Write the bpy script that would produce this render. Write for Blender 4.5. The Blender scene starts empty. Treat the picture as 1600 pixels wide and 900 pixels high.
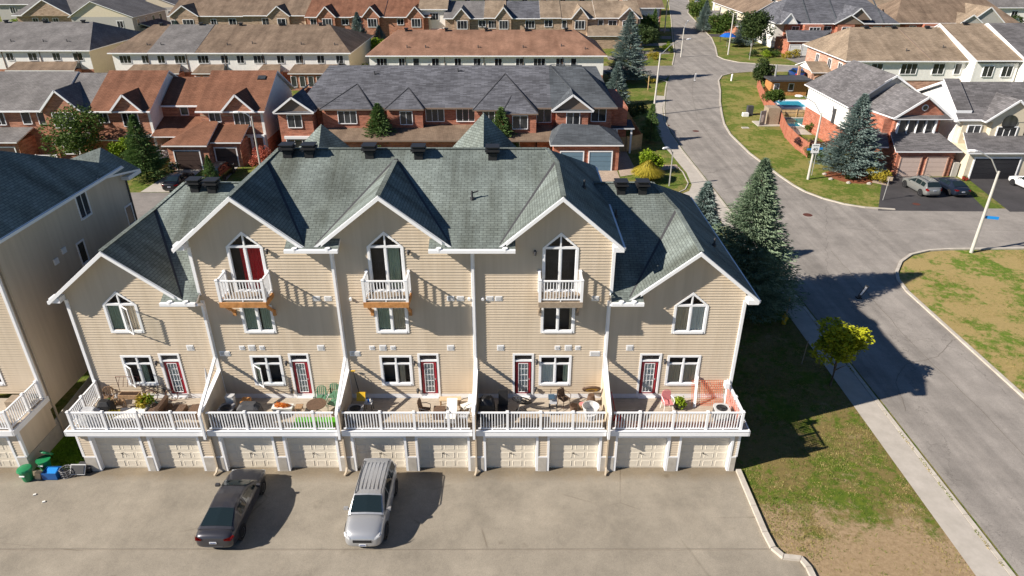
import bpy, math, random
from mathutils import Vector, Matrix, noise
R = math.radians
random.seed(7)
scene = bpy.context.scene
C = scene.collection
# ---------------------------------------------------------------- camera, sky, sun
cd = bpy.data.cameras.new('camera'); cam = bpy.data.objects.new('camera', cd); C.objects.link(cam)
cam.location = (0, 0, 23.4); cam.rotation_euler = (R(90 - 27.7), 0, 0)
cd.sensor_width = 36; cd.lens = 24.0; cd.clip_end = 2000; scene.camera = cam
SUN_EL, SUN_DIR = 33.0, 19.0            # light travels towards +X, a little +Y
w = bpy.data.worlds.new('World'); scene.world = w; w.use_nodes = True
nt = w.node_tree; bg = nt.nodes['Background']; sk = nt.nodes.new('ShaderNodeTexSky')
sk.sky_type = 'NISHITA'; sk.sun_disc = False; sk.sun_elevation = R(SUN_EL)
sk.sun_rotation = R(270 - SUN_DIR); sk.altitude = 100; sk.air_density = 0.85; sk.dust_density = 0.0; sk.ozone_density = 6.0
nt.links.new(sk.outputs[0], bg.inputs[0]); bg.inputs[1].default_value = 0.05
sl = bpy.data.lights.new('sun', 'SUN'); sl.energy = 5.0; sl.angle = R(0.55); sl.color = (1.0, 0.915, 0.80)
so = bpy.data.objects.new('sun', sl); C.objects.link(so)
d = Vector((math.cos(R(SUN_DIR)) * math.cos(R(SUN_EL)), math.sin(R(SUN_DIR)) * math.cos(R(SUN_EL)), -math.sin(R(SUN_EL))))
so.rotation_euler = d.to_track_quat('-Z', 'Y').to_euler(); so.location = (-60, -10, 60)
scene.view_settings.view_transform = 'Standard'; scene.view_settings.look = 'None'
scene.view_settings.exposure = 0.80; scene.view_settings.gamma = 1.0; scene.view_settings.use_curve_mapping = False

# ---------------------------------------------------------------- materials
M = {}
class NT:
    def __init__(s, name, rough=0.8, spec=0.3):
        s.m = bpy.data.materials.new(name); s.m.use_nodes = True; M[name] = s.m
        s.t = s.m.node_tree; s.b = s.t.nodes['Principled BSDF']
        s.b.inputs['Roughness'].default_value = rough; s.b.inputs['Specular IOR Level'].default_value = spec
    def n(s, typ, ins=None, **kw):
        nd = s.t.nodes.new('ShaderNode' + typ)
        for k, v in kw.items(): setattr(nd, k, v)
        for k, v in (ins or {}).items():
            if hasattr(v, 'is_output'): s.t.links.new(v, nd.inputs[k])
            else: nd.inputs[k].default_value = v
        return nd
    def uv(s, sx=1, sy=1):
        t = s.n('TexCoord'); mp = s.n('Mapping', {'Vector': t.outputs['UV'], 'Scale': (sx, sy, 1)}); return mp.outputs[0]
    def obj(s, sx=1, sy=1, sz=1):
        t = s.n('NewGeometry'); mp = s.n('Mapping', {'Vector': t.outputs['Position'], 'Scale': (sx, sy, sz)}); return mp.outputs[0]
    def noise(s, vec, sc, det=4, rough=.6): return s.n('TexNoise', {'Vector': vec, 'Scale': sc, 'Detail': det, 'Roughness': rough}).outputs[0]
    def ramp(s, fac, stops):
        r = s.n('ValToRGB', {'Fac': fac}); e = r.color_ramp.elements
        while len(e) < len(stops): e.new(.5)
        for i, (p, c) in enumerate(stops): e[i].position = p; e[i].color = (*c, 1) if len(c) == 3 else c
        return r.outputs[0]
    def mix(s, f, a, b, mode='MIX'):
        m = s.n('Mix', data_type='RGBA', blend_type=mode)
        for i, v in ((0, f), (6, a), (7, b)):
            if hasattr(v, 'is_output'): s.t.links.new(v, m.inputs[i])
            else: m.inputs[i].default_value = v if i == 0 else (*v, 1)
        return m.outputs[2]
    def col(s, c):
        if hasattr(c, 'is_output'): s.t.links.new(c, s.b.inputs['Base Color'])
        else: s.b.inputs['Base Color'].default_value = (*c, 1)
    def bump(s, h, strength=.3, dist=.02):
        b = s.n('Bump', {'Height': h, 'Strength': strength, 'Distance': dist}); s.t.links.new(b.outputs[0], s.b.inputs['Normal'])

def plain(name, c, rough=.7, spec=.3, var=.12, metal=0, sc=3.0):
    k = NT(name, rough, spec); k.b.inputs['Metallic'].default_value = metal
    if var: 
        n = k.noise(k.obj(), sc); k.col(k.ramp(n, [(.3, tuple(v * (1 - var) for v in c)), (.7, tuple(min(1, v * (1 + var)) for v in c))]))
    else: k.col(c)
    return k

def shingle(name, c, streak=.45, streakc=(.5, .5, .5), rowh=.15, bw=.33, var=.25, sc=1.0):
    k = NT(name, .92, .15); uv = k.uv()
    br = k.n('TexBrick', {'Vector': uv, 'Scale': 1.0, 'Mortar Size': .013, 'Mortar Smooth': .3, 'Bias': 0.0, 'Brick Width': bw, 'Row Height': rowh,
        'Color1': (*[v * (1 - var) for v in c], 1), 'Color2': (*[v * (1 + var) for v in c], 1), 'Mortar': (*[v * .5 for v in c], 1)})
    st = k.ramp(k.noise(k.uv(.55, .09), 1.4, 5, .65), [(.42, (0, 0, 0)), (.68, (1, 1, 1))])
    big = k.ramp(k.noise(k.obj(), .35, 4), [(.35, (.8, .8, .8)), (.65, (1.15, 1.15, 1.15))])
    a = k.mix(1.0, br.outputs[0], big, 'MULTIPLY')
    f = k.n('Math', {0: st, 1: streak}, operation='MULTIPLY').outputs[0]
    b = k.mix(f, a, k.mix(1.0, a, streakc, 'MULTIPLY'))
    gr = k.ramp(k.noise(k.obj(), 26, 2), [(.3, (.86, .86, .86)), (.7, (1.12, 1.12, 1.12))])
    k.col(k.mix(1.0, b, gr, 'MULTIPLY')); k.bump(br.outputs[1], .5, -.012)
    return k
def brick(name, c1, c2, mortar=(.42, .36, .31), h=.075, wd=.22):
    k = NT(name, .9, .2)
    br = k.n('TexBrick', {'Vector': k.uv(), 'Scale': 1.0, 'Mortar Size': .008, 'Mortar Smooth': .2, 'Brick Width': wd, 'Row Height': h,
        'Color1': (*c1, 1), 'Color2': (*c2, 1), 'Mortar': (*mortar, 1)})
    v = k.ramp(k.noise(k.uv(.5, 2.0), 2.2, 3), [(.36, (.72, .66, .62)), (.64, (1.25, 1.2, 1.15))])
    k.col(k.mix(1.0, br.outputs[0], v, 'MULTIPLY')); k.bump(br.outputs[1], .3, -.006)
    return k

shingle('shingle_main', (.195, .228, .216), .95, (.50, .48, .44), .14, .32, .13)
shingle('shingle_dark', (.115, .118, .135), .35, (.75, .75, .78), .20, .8, .30)
shingle('shingle_dark_new', (.085, .095, .108), .2, (.8, .8, .8), .20, .8, .22)
shingle('shingle_rust', (.225, .108, .068), .8, (.60, .56, .55), .18, .4, .12)
shingle('shingle_orange', (.28, .160, .11), .7, (.66, .62, .6), .18, .4, .10)
shingle('shingle_brown', (.225, .165, .12), .9, (.62, .6, .6), .18, .4, .12)
shingle('shingle_tan', (.29, .225, .165), .8, (.66, .64, .62), .18, .5, .14)
shingle('shingle_grey', (.19, .18, .178), .6, (.7, .7, .7), .18, .4, .14)
shingle('shingle_purple', (.150, .143, .148), .3, (.7, .7, .7), .2, .7, .25)
brick('brick_red', (.42, .11, .052), (.34, .09, .045))
brick('brick_orange', (.48, .19, .10), (.34, .115, .065))
brick('brick_pink', (.52, .30, .22), (.44, .24, .18))
brick('brick_tan', (.40, .30, .22), (.33, .24, .17))

k = NT('siding', .55, .35); k.col(k.mix(1.0, (.565, .475, .365), k.ramp(k.noise(k.obj(.5, .5, .15), 1.6, 4), [(.3, (.97, .97, .97)), (.7, (1.04, 1.04, 1.04))]), 'MULTIPLY')); c0 = k.b.inputs['Base Color'].links[0].from_socket; k.col(k.mix(1.0, c0, k.ramp(k.noise(k.obj(2.2, 2.2, .12), 1.6, 4), [(.34, (.93, .92, .90)), (.6, (1.02, 1.02, 1.02))]), 'MULTIPLY'))
plain('siding_white', (.80, .79, .76), .6, .3, .06)
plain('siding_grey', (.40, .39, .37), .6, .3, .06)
plain('siding_cream', (.62, .55, .42), .6, .3, .06)
plain('stucco', (.42, .35, .26), .9, .1, .08, sc=6)
k = plain('concrete', (.44, .41, .36), .9, .2, .0); n = k.ramp(k.noise(k.obj(), 1.3, 6, .7), [(.3, (.34, .31, .27)), (.7, (.50, .47, .42))]); k.col(n)
plain('white', (.80, .81, .83), .45, .4, .03); plain('white_trim', (.76, .77, .80), .5, .3, .04)
plain('fascia_brown', (.20, .15, .12), .6, .3, .05)
plain('soffit', (.55, .53, .50), .7, .2, .04)
plain('garage_beige', (.66, .60, .50), .5, .35, .04)
plain('garage_dark', (.055, .035, .03), .5, .35, .1); plain('garage_blue', (.12, .20, .27), .5, .4, .05); plain('garage_white', (.7, .7, .68), .5, .4, .04)
plain('garage_black', (.022, .022, .026), .5, .35, .1); plain('garage_pink', (.56, .44, .38), .5, .35, .04)
plain('door_red', (.33, .022, .035), .35, .5, .05)
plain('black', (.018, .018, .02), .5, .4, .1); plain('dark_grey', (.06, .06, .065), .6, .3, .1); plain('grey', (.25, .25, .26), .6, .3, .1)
plain('light_grey', (.5, .5, .5), .6, .3, .06); plain('tarp_silver', (.42, .43, .45), .45, .5, .2, sc=5)
plain('wood_orange', (.46, .22, .08), .7, .2, .25, sc=5); plain('wood_grey', (.30, .24, .18), .8, .2, .2, sc=5)
plain('deck_board', (.42, .36, .29), .75, .25, .10, sc=4); plain('deck_red', (.30, .16, .11), .75, .25, .12, sc=4)
plain('fence_red', (.40, .155, .10), .8, .2, .2, sc=3); plain('fence_tan', (.55, .38, .20), .8, .2, .2, sc=3)
plain('wicker', (.12, .075, .05), .7, .3, .3, sc=14); plain('wicker_light', (.33, .21, .12), .7, .3, .3, sc=14)
plain('green_bin', (.012, .20, .075), .4, .5, .06); plain('blue_bin', (.01, .09, .30), .4, .5, .06); plain('green_chair', (.10, .22, .14), .5, .4, .05)
plain('yellow', (.62, .38, .02), .5, .4, .08); plain('orange_net', (.66, .17, .08), .7, .2, .08); plain('red', (.5, .02, .015), .5, .4, .06)
plain('pink', (.60, .22, .22), .8, .2, .1, sc=10); plain('cloth_white', (.75, .74, .70), .9, .1, .05); plain('cloth_tan', (.55, .42, .27), .9, .1, .1)
plain('teal', (.02, .30, .22), .5, .4, .05); plain('blue_sign', (.01, .22, .62), .4, .4, .0); plain('blue_cloth', (.01, .10, .42), .8, .2, .05)
plain('pole_grey', (.50, .48, .44), .7, .3, .08); plain('pole_wood', (.36, .29, .20), .85, .2, .15); plain('metal_light', (.6, .6, .6), .35, .5, .05, .6)
plain('tar', (.17, .15, .13), .8, .2, .2); plain('terracotta', (.42, .16, .08), .8, .2, .1); plain('soil', (.05, .03, .02), .95, .1, .2); plain('mulch', (.22, .085, .045), .95, .1, .35, sc=6)
plain('stone', (.40, .37, .33), .9, .2, .2, sc=4); plain('rust_iron', (.10, .035, .025), .7, .3, .3, sc=8); plain('turf_fake', (.07, .30, .015), .85, .2, .15, sc=20)
plain('bark', (.11, .085, .06), .9, .1, .3, sc=8); plain('pipe_tan', (.48, .40, .30), .6, .3, .08)
plain('curtain_white', (.8, .8, .75), .9, .1, .05); plain('curtain_red', (.75, .05, .06), .85, .1, .08); plain('curtain_green', (.48, .54, .42), .9, .1, .1)
plain('curtain_tan', (.68, .58, .44), .9, .1, .08); plain('interior', (.12, .10, .09), .9, .1, .1)
plain('pool_liner', (.02, .28, .42), .4, .4, .2); plain('pool_teal', (.01, .20, .20), .4, .4, .2)
k = plain('pool_water', (.03, .33, .48), .06, .6, 0); 
k = plain('teal_water', (.01, .17, .18), .06, .6, 0)
# glass: a thin sheet one sees through, with a mirror sheen
k = NT('glass'); t = k.t; tr = k.n('BsdfTransparent', {'Color': (.90, .93, .93, 1)}); gl = k.n('BsdfGlossy', {'Color': (.9, .9, .9, 1), 'Roughness': .03})
fr = k.n('Fresnel', {'IOR': 1.3}); mx = k.n('MixShader', {0: fr.outputs[0], 1: tr.outputs[0], 2: gl.outputs[0]})
t.links.new(mx.outputs[0], t.nodes['Material Output'].inputs[0])
k = NT('pane_dark', .08, .6); k.col(k.ramp(k.noise(k.obj(1, 1, .4), .8, 2), [(.4, (.012, .014, .018)), (.6, (.05, .055, .06))]))
k = NT('pane_curtain', .15, .5); k.col(k.ramp(k.noise(k.obj(5, 5, .3), 1.5, 2), [(.35, (.16, .17, .18)), (.65, (.36, .37, .37))]))
k = NT('car_glass', .04, .7); k.col((.012, .02, .022))
k = NT('tyre', .85, .2); k.col((.015, .015, .016)); k = NT('rim', .3, .6); k.col((.45, .45, .47)); k.b.inputs['Metallic'].default_value = .8
k = NT('lamp_red', .2, .6); k.col((.45, .01, .012)); k = NT('lamp_clear', .1, .7); k.col((.75, .76, .78)); 
k = NT('plate', .4, .4); k.col((.75, .77, .8)); k = NT('plate_ink', .5, .3); k.col((.02, .05, .2))
def paint(name, c, metal=.5):
    k = NT(name, .32, .5); k.col(c); k.b.inputs['Metallic'].default_value = metal
    k.b.inputs['Coat Weight'].default_value = .6; k.b.inputs['Coat Roughness'].default_value = .06
paint('paint_charcoal', (.055, .055, .066)); paint('paint_silver', (.46, .47, .49), .55); paint('paint_silver_dark', (.33, .34, .33), .55)
paint('paint_navy', (.02, .03, .055)); paint('paint_white', (.75, .75, .76), 0); paint('paint_blue', (.01, .05, .22), .3); paint('paint_steel', (.10, .17, .24)); paint('paint_black', (.012, .012, .014))

def ground_grass(name, g1, g2, dry, amt, soil=None):
    k = NT(name, .95, .1); p = k.obj()
    base = k.ramp(k.noise(p, 3.2, 8, .75), [(.35, g1), (.62, g2)])
    nn_ = k.n('Math', {0: k.n('Math', {0: k.noise(p, .28, 7, .7), 1: .55}, operation='MULTIPLY').outputs[0], 1: k.n('Math', {0: k.noise(p, 1.7, 8, .78), 1: .45}, operation='MULTIPLY').outputs[0]}, operation='ADD').outputs[0]
    f = k.ramp(nn_, [(.53 - amt * .11, (0, 0, 0)), (.53 - amt * .11 + .06, (1, 1, 1))])
    dr = k.ramp(k.noise(p, 4.5, 6, .8), [(.3, tuple(v * .66 for v in dry)), (.7, dry)])
    c = k.mix(k.n('Math', {0: f, 1: min(1, .45 + amt * .5)}, operation='MULTIPLY').outputs[0], base, dr)
    fine = k.ramp(k.noise(p, 22, 3, .8), [(.3, (.72, .72, .72)), (.7, (1.3, 1.3, 1.3))]); c = k.mix(1.0, c, fine, 'MULTIPLY')
    k.col(c); k.bump(k.noise(p, 18, 4, .8), .8, .06); return k, c
ground_grass('grass', (.055, .10, .014), (.13, .165, .03), (.29, .23, .09), .5)
ground_grass('grass_lush', (.05, .13, .008), (.12, .23, .015), (.2, .2, .05), -.2)
ground_grass('grass_dry', (.07, .14, .018), (.15, .21, .03), (.48, .34, .16), .75)
# the verge beside the block: green by the kerb, worn to bare earth towards the camera
k, c = ground_grass('grass_verge', (.05, .10, .012), (.13, .165, .022), (.27, .185, .085), .65)
p = k.obj(); sx = k.n('SeparateXYZ', {'Vector': p})
a = k.n('MapRange', {'Value': sx.outputs[1], 'From Min': 23.6, 'From Max': 19.2, 'To Min': 0.0, 'To Max': 1.0}).outputs[0]
nn = k.noise(p, .55, 8, .78); nn = k.n('MapRange', {'Value': nn, 'From Min': .3, 'From Max': .7, 'To Min': -.05, 'To Max': 1.05}).outputs[0]; s_ = k.n('Math', {0: a, 1: nn}, operation='ADD').outputs[0]
s_ = k.n('Math', {0: s_, 1: k.n('Math', {0: k.noise(p, 5, 6, .8), 1: .5}, operation='MULTIPLY').outputs[0]}, operation='ADD').outputs[0]; f = k.ramp(k.n('Math', {0: s_, 1: .6}, operation='MULTIPLY').outputs[0], [(.56, (0, 0, 0)), (.74, (1, 1, 1))]) 
earth = k.ramp(k.noise(p, 5, 7, .75), [(.3, (.25, .175, .10)), (.7, (.42, .31, .19))])
k.col(k.mix(f, c, earth))

def asphalt(name, c, tint, seam=True, stain=(.10, .085, .06)):
    k = NT(name, .88, .25); p = k.obj()
    b = k.ramp(k.noise(p, .35, 8, .75), [(.32, tuple(v * .74 for v in c)), (.68, tuple(v * 1.2 for v in c))])
    st = k.ramp(k.noise(k.obj(.5, .25, 1), 1.0, 6, .7), [(.52, (0, 0, 0)), (.75, (1, 1, 1))])
    b = k.mix(k.n('Math', {0: st, 1: .5}, operation='MULTIPLY').outputs[0], b, tint)
    fine = k.ramp(k.noise(p, 30, 2, .9), [(.3, (.80, .80, .80)), (.7, (1.2, 1.2, 1.2))]); k.col(k.mix(1.0, b, fine, 'MULTIPLY'))
    k.bump(k.noise(p, 40, 3), .3, .01); return k, b
k, b = asphalt('asphalt_lot', (.27, .24, .195), (.37, .325, .26))
p = k.obj(); vn = k.noise(k.obj(.8, .8, 1), .9, 5); sx = k.n('SeparateXYZ', {'Vector': p})
# long straight seam and some hair cracks
w1 = k.n('Math', {0: sx.outputs[1], 1: k.n('Math', {0: vn, 1: .12}, operation='MULTIPLY').outputs[0]}, operation='ADD').outputs[0]
sm = k.n('Math', {0: k.n('Math', {0: w1, 1: 20.63}, operation='SUBTRACT').outputs[0]}, operation='ABSOLUTE').outputs[0]
smf = k.ramp(sm, [(.0, (1, 1, 1)), (.035, (0, 0, 0))])
vo = k.n('TexVoronoi', {'Vector': k.n('Mapping', {'Vector': p, 'Scale': (.16, .16, 1)}).outputs[0], 'Scale': 1.0}, feature='DISTANCE_TO_EDGE').outputs[0]
edge = k.ramp(sx.outputs[1], [(0, (0, 0, 0)), (1, (1, 1, 1))])
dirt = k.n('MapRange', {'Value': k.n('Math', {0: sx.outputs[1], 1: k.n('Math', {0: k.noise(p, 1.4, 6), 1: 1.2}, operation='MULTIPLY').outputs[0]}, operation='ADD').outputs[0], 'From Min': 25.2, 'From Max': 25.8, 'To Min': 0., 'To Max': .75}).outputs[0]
c0 = k.b.inputs['Base Color'].links[0].from_socket
c1 = k.mix(k.n('Math', {0: smf, 1: .45}, operation='MULTIPLY').outputs[0], c0, (.12, .09, .06))
cr = k.ramp(vo, [(0, (1, 1, 1)), (.006, (0, 0, 0))]); cm_ = k.ramp(k.noise(p, .22, 3), [(.5, (0, 0, 0)), (.6, (1, 1, 1))])
c1 = k.mix(k.n('Math', {0: k.n('Math', {0: cr, 1: cm_}, operation='MULTIPLY').outputs[0], 1: .6}, operation='MULTIPLY').outputs[0], c1, (.10, .08, .055))
oil = k.ramp(k.noise(k.obj(1, 1, 1), .75, 3), [(.66, (0, 0, 0)), (.74, (1, 1, 1))]); c1 = k.mix(k.n('Math', {0: oil, 1: .38}, operation='MULTIPLY').outputs[0], c1, (.12, .10, .075))
scr = k.ramp(k.noise(k.obj(.28, 3.2, 1), 1.3, 5, .75), [(.68, (0, 0, 0)), (.78, (1, 1, 1))]); c1 = k.mix(k.n('Math', {0: scr, 1: .3}, operation='MULTIPLY').outputs[0], c1, (.50, .45, .37))
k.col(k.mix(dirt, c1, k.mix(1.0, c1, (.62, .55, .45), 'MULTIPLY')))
# street: wheel tracks run along the road
k, b = asphalt('asphalt_road', (.27, .247, .225), (.33, .30, .27))
c0 = k.b.inputs['Base Color'].links[0].from_socket
tr = k.ramp(k.noise(k.obj(.9, .035, 1), 1.0, 3), [(.40, (.84, .84, .84)), (.60, (1.05, 1.05, 1.05))]); c0 = k.mix(1.0, c0, tr, 'MULTIPLY'); p = k.obj(); wob = k.n('VectorMath', {0: p, 1: k.n('TexNoise', {'Vector': p, 'Scale': .9, 'Detail': 4}).outputs[1]}, operation='ADD').outputs[0]
vo = k.n('TexVoronoi', {'Vector': k.n('Mapping', {'Vector': wob, 'Scale': (.13, .055, 1)}).outputs[0], 'Scale': 1.0}, feature='DISTANCE_TO_EDGE').outputs[0]
cr = k.ramp(vo, [(0, (1, 1, 1)), (.004, (0, 0, 0))]); c0 = k.mix(k.n('Math', {0: cr, 1: .5}, operation='MULTIPLY').outputs[0], c0, (.09, .08, .07)); k.col(c0)
asphalt('asphalt_side', (.265, .243, .222), (.32, .29, .262)); asphalt('asphalt_drive', (.055, .052, .055), (.08, .075, .075)); asphalt('asphalt_far', (.22, .20, .185), (.28, .25, .23))
k = NT('walk', .9, .2); p = k.obj(); k.col(k.ramp(k.noise(p, 1.2, 8, .7), [(.3, (.36, .33, .29)), (.7, (.47, .43, .385))])); k.bump(k.noise(p, 30, 3), .2, .01)
k = NT('kerb', .9, .2); p = k.obj(); k.col(k.ramp(k.noise(p, 2.0, 7, .7), [(.3, (.38, .34, .29)), (.7, (.54, .50, .44))]))
k = NT('pavers', .9, .2); br = k.n('TexBrick', {'Vector': k.uv(), 'Scale': 1.0, 'Mortar Size': .012, 'Brick Width': .3, 'Row Height': .2, 'Color1': (.36, .28, .22, 1), 'Color2': (.46, .36, .28, 1), 'Mortar': (.2, .16, .13, 1)}); k.col(br.outputs[0])
def leafmat(name, c1, c2, sc=1.2, rough=.65):
    k = NT(name, rough, .25); a = k.ramp(k.noise(k.obj(), sc, 3, .7), [(.36, c1), (.64, c2)])
    fine = k.ramp(k.noise(k.obj(), sc * 9, 2, .7), [(.3, (.65, .65, .65)), (.7, (1.4, 1.4, 1.4))]); a = k.mix(1.0, a, fine, 'MULTIPLY'); k.col(a)
    tl = k.n('BsdfTranslucent', {'Color': a}); mx = k.n('MixShader', {0: .22, 1: k.b.outputs[0], 2: tl.outputs[0]}); k.t.links.new(mx.outputs[0], k.t.nodes['Material Output'].inputs[0])
leafmat('needles_blue', (.08, .13, .12), (.27, .345, .32)); leafmat('needles_green', (.05, .11, .03), (.17, .26, .08)); leafmat('needles_mid', (.09, .145, .09), (.30, .385, .25))
leafmat('leaves', (.035, .075, .012), (.10, .15, .025)); leafmat('leaves_dark', (.025, .05, .014), (.07, .10, .03)); leafmat('leaves_lime', (.12, .20, .01), (.25, .34, .02))
leafmat('leaves_yellow', (.17, .21, .012), (.46, .46, .02)); leafmat('leaves_gold', (.26, .22, .02), (.42, .33, .04)); leafmat('leaves_red', (.30, .06, .04), (.50, .16, .10)); leafmat('leaves_purple', (.045, .02, .025), (.10, .05, .05))
leafmat('flowers_orange', (.6, .14, .02), (.7, .3, .06), 8); leafmat('flowers_red', (.5, .01, .02), (.6, .05, .05), 8)

# ---------------------------------------------------------------- mesh builder (world coordinates, origin of the thing subtracted)
class MB:
    def __init__(s): s.v = []; s.f = []; s.m = []
    def face(s, pts, m=0):
        n = len(s.v); s.v += [tuple(p) for p in pts]; s.f.append(tuple(range(n, n + len(pts)))); s.m.append(m); return s
    def mesh(s, vs, fs, m=0):
        n = len(s.v); s.v += [tuple(p) for p in vs]
        for f in fs: s.f.append(tuple(i + n for i in f)); s.m.append(m)
        return s
    def box(s, x0, x1, y0, y1, z0, z1, m=0):
        return s.mesh([(x0, y0, z0), (x1, y0, z0), (x1, y1, z0), (x0, y1, z0), (x0, y0, z1), (x1, y0, z1), (x1, y1, z1), (x0, y1, z1)],
            [(0, 3, 2, 1), (4, 5, 6, 7), (0, 1, 5, 4), (1, 2, 6, 5), (2, 3, 7, 6), (3, 0, 4, 7)], m)
    def cbox(s, c, sz, rot=None, m=0):
        q = [(x * sz[0] / 2, y * sz[1] / 2, z * sz[2] / 2) for z in (-1, 1) for x, y in ((-1, -1), (1, -1), (1, 1), (-1, 1))]
        if rot: q = [rot @ Vector(p) for p in q]
        return s.mesh([(p[0] + c[0], p[1] + c[1], p[2] + c[2]) for p in q], [(0, 3, 2, 1), (4, 5, 6, 7), (0, 1, 5, 4), (1, 2, 6, 5), (2, 3, 7, 6), (3, 0, 4, 7)], m)
    def bar(s, a, b, w_, h=None, m=0):
        a, b = Vector(a), Vector(b); h = h or w_; dd = b - a; L = dd.length
        q = dd.to_track_quat('X', 'Z').to_matrix(); return s.cbox((a + b) / 2, (L, w_, h), q, m)
    def tube(s, pts, r, n=8, m=0, cap=True):
        pts = [Vector(p) for p in pts]; rs = r if isinstance(r, (list, tuple)) else [r] * len(pts); rings = []
        for i, p in enumerate(pts):
            t = (pts[min(i + 1, len(pts) - 1)] - pts[max(i - 1, 0)]).normalized()
            u = t.cross(Vector((0, 0, 1))); u = u.normalized() if u.length > 1e-3 else Vector((1, 0, 0)); v = t.cross(u).normalized()
            rings.append([p + (u * math.cos(2 * math.pi * j / n) + v * math.sin(2 * math.pi * j / n)) * rs[i] for j in range(n)])
        vs = [q for rg in rings for q in rg]; fs = [(i * n + j, i * n + (j + 1) % n, (i + 1) * n + (j + 1) % n, (i + 1) * n + j) for i in range(len(pts) - 1) for j in range(n)]
        if cap: fs += [tuple(range(n))[::-1], tuple((len(pts) - 1) * n + j for j in range(n))]
        return s.mesh(vs, fs, m)
    def disc(s, c, r, h=0, n=16, m=0):      # upright drum from c up by h
        return s.tube([c, (c[0], c[1], c[2] + h)], r, n, m)
    def slab(s, pts, th, m=0, ms=1, mb=None):  # sloping polygon with thickness (down); top material m, sides ms
        mb = ms if mb is None else mb; n = len(pts); lo = [(p[0], p[1], p[2] - th) for p in pts]
        a = Vector(pts[1]) - Vector(pts[0]); b = Vector(pts[2]) - Vector(pts[0])
        nz = sum((pts[i][0] * pts[(i + 1) % n][1] - pts[(i + 1) % n][0] * pts[i][1]) for i in range(n))
        if nz < 0: pts = pts[::-1]; lo = lo[::-1]
        s.face(pts, m); s.face(lo[::-1], mb)
        for i in range(n): j = (i + 1) % n; s.face([lo[i], lo[j], pts[j], pts[i]], ms)
        return s
    def build(s, name, mats, parent=None, smooth=False, loc=None, link=True):
        o_ = Vector((0, 0, 0))
        if parent is not None: o_ = wloc(parent)
        elif loc is not None: o_ = Vector(loc)
        me = bpy.data.meshes.new(name); me.from_pydata([(v[0] - o_.x, v[1] - o_.y, v[2] - o_.z) for v in s.v], [], s.f)
        for m_ in ([mats] if isinstance(mats, str) else mats): me.materials.append(M[m_])
        me.polygons.foreach_set('material_index', s.m)
        if smooth: me.polygons.foreach_set('use_smooth', [True] * len(s.f))
        autouv(me, o_); me.update()
        if not link: return me
        o = bpy.data.objects.new(name, me); C.objects.link(o)
        if parent is not None: o.parent = parent
        elif loc is not None: o.location = loc
        return o
def autouv(me, o_=Vector((0, 0, 0))):
    uv = me.uv_layers.new(name='uv'); vs = me.vertices; data = [0.0] * (len(me.loops) * 2)
    for p in me.polygons:
        n = p.normal
        if abs(n.z) > .985: t = Vector((1, 0, 0)); b = Vector((0, 1, 0))
        else:
            t = Vector((-n.y, n.x, 0)).normalized(); b = n.cross(t)
        for li in p.loop_indices:
            co = vs[me.loops[li].vertex_index].co + o_; data[2 * li] = co.dot(t); data[2 * li + 1] = co.dot(b)
    uv.data.foreach_set('uv', data)
WL = {}
def wloc(o):
    v = Vector((0, 0, 0))
    while o is not None: v = v + o.location; o = o.parent
    return v
def empty(name, loc, parent=None):
    o = bpy.data.objects.new(name, None); o.empty_display_size = .3; C.objects.link(o)
    if parent is not None: o.parent = parent; o.location = Vector(loc) - wloc(parent)
    else: o.location = loc
    return o
def tag(o, label, cat, group=None, kind=None):
    o['label'] = label; o['category'] = cat
    if group: o['group'] = group
    if kind: o['kind'] = kind
    return o
def thing(name, label, cat, loc, group=None, rz=0):
    o = empty(name, loc); o.rotation_euler.z = rz; return tag(o, label, cat, group)
def put(me, name, parent, loc, rz=0, sc=None):   # instance of a shared mesh at a world location
    o = bpy.data.objects.new(name, me); C.objects.link(o)
    if parent is not None: o.parent = parent; o.location = Vector(loc) - wloc(parent)
    else: o.location = loc
    o.rotation_euler.z = rz
    if sc is not None: o.scale = sc if isinstance(sc, (tuple, list)) else (sc, sc, sc)
    return o
def copy_tree(o, parent=None):
    c = o.copy(); C.objects.link(c)
    if parent is not None: c.parent = parent
    for ch in list(o.children): copy_tree(ch, c)
    return c
def struct(name, mb, mats, **kw):
    o = mb.build(name, mats, **kw); o['kind'] = 'structure'; return o
CACHE = {}
def shared(key, fn):
    if key not in CACHE: CACHE[key] = fn()
    return CACHE[key]

# siding with real laps: lr(z) -> (left, right) limits; holes: list of functions z -> (u0,u1) or None
def lap_siding(mb, lr, z0, z1, place, holes=(), pitch=.138, proud=.034, m=0):
    z = z0
    while z < z1 - 1e-4:
        zt = min(z + pitch, z1); zm = (z + zt) / 2; a0 = lr(z); a1 = lr(zt); am = lr(zm)
        if am is None: z = zt; continue
        a0 = a0 or am; a1 = a1 or am; cuts = sorted(h(zm) for h in holes if h(zm)); segs = []; cur = (a0[0], a1[0])
        for (c0, c1) in cuts:
            if c0 > max(cur): segs.append((cur[0], cur[1], c0, c0)); 
            cur = (max(cur[0], c1), max(cur[1], c1))
        if cur[0] < a0[1] or cur[1] < a1[1]: segs.append((cur[0], cur[1], a0[1], a1[1]))
        for (l0, l1, r0, r1) in segs:
            mb.face([place(l0, proud, z), place(r0, proud, z), place(r1, .002, zt), place(l1, .002, zt)], m)
            mb.face([place(l0, 0, z), place(r0, 0, z), place(r0, proud, z), place(l0, proud, z)], m)
        z = zt
FRONT = lambda Y: (lambda u, p, z: (u, Y - p, z))      # wall facing the camera side
SIDER = lambda X: (lambda u, p, z: (X + p, u, z))      # wall facing +X
SIDEL = lambda X: (lambda u, p, z: (X - p, -u, z))     # wall facing -X (u = -y)
BACK = lambda Y: (lambda u, p, z: (-u, Y + p, z))

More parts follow.
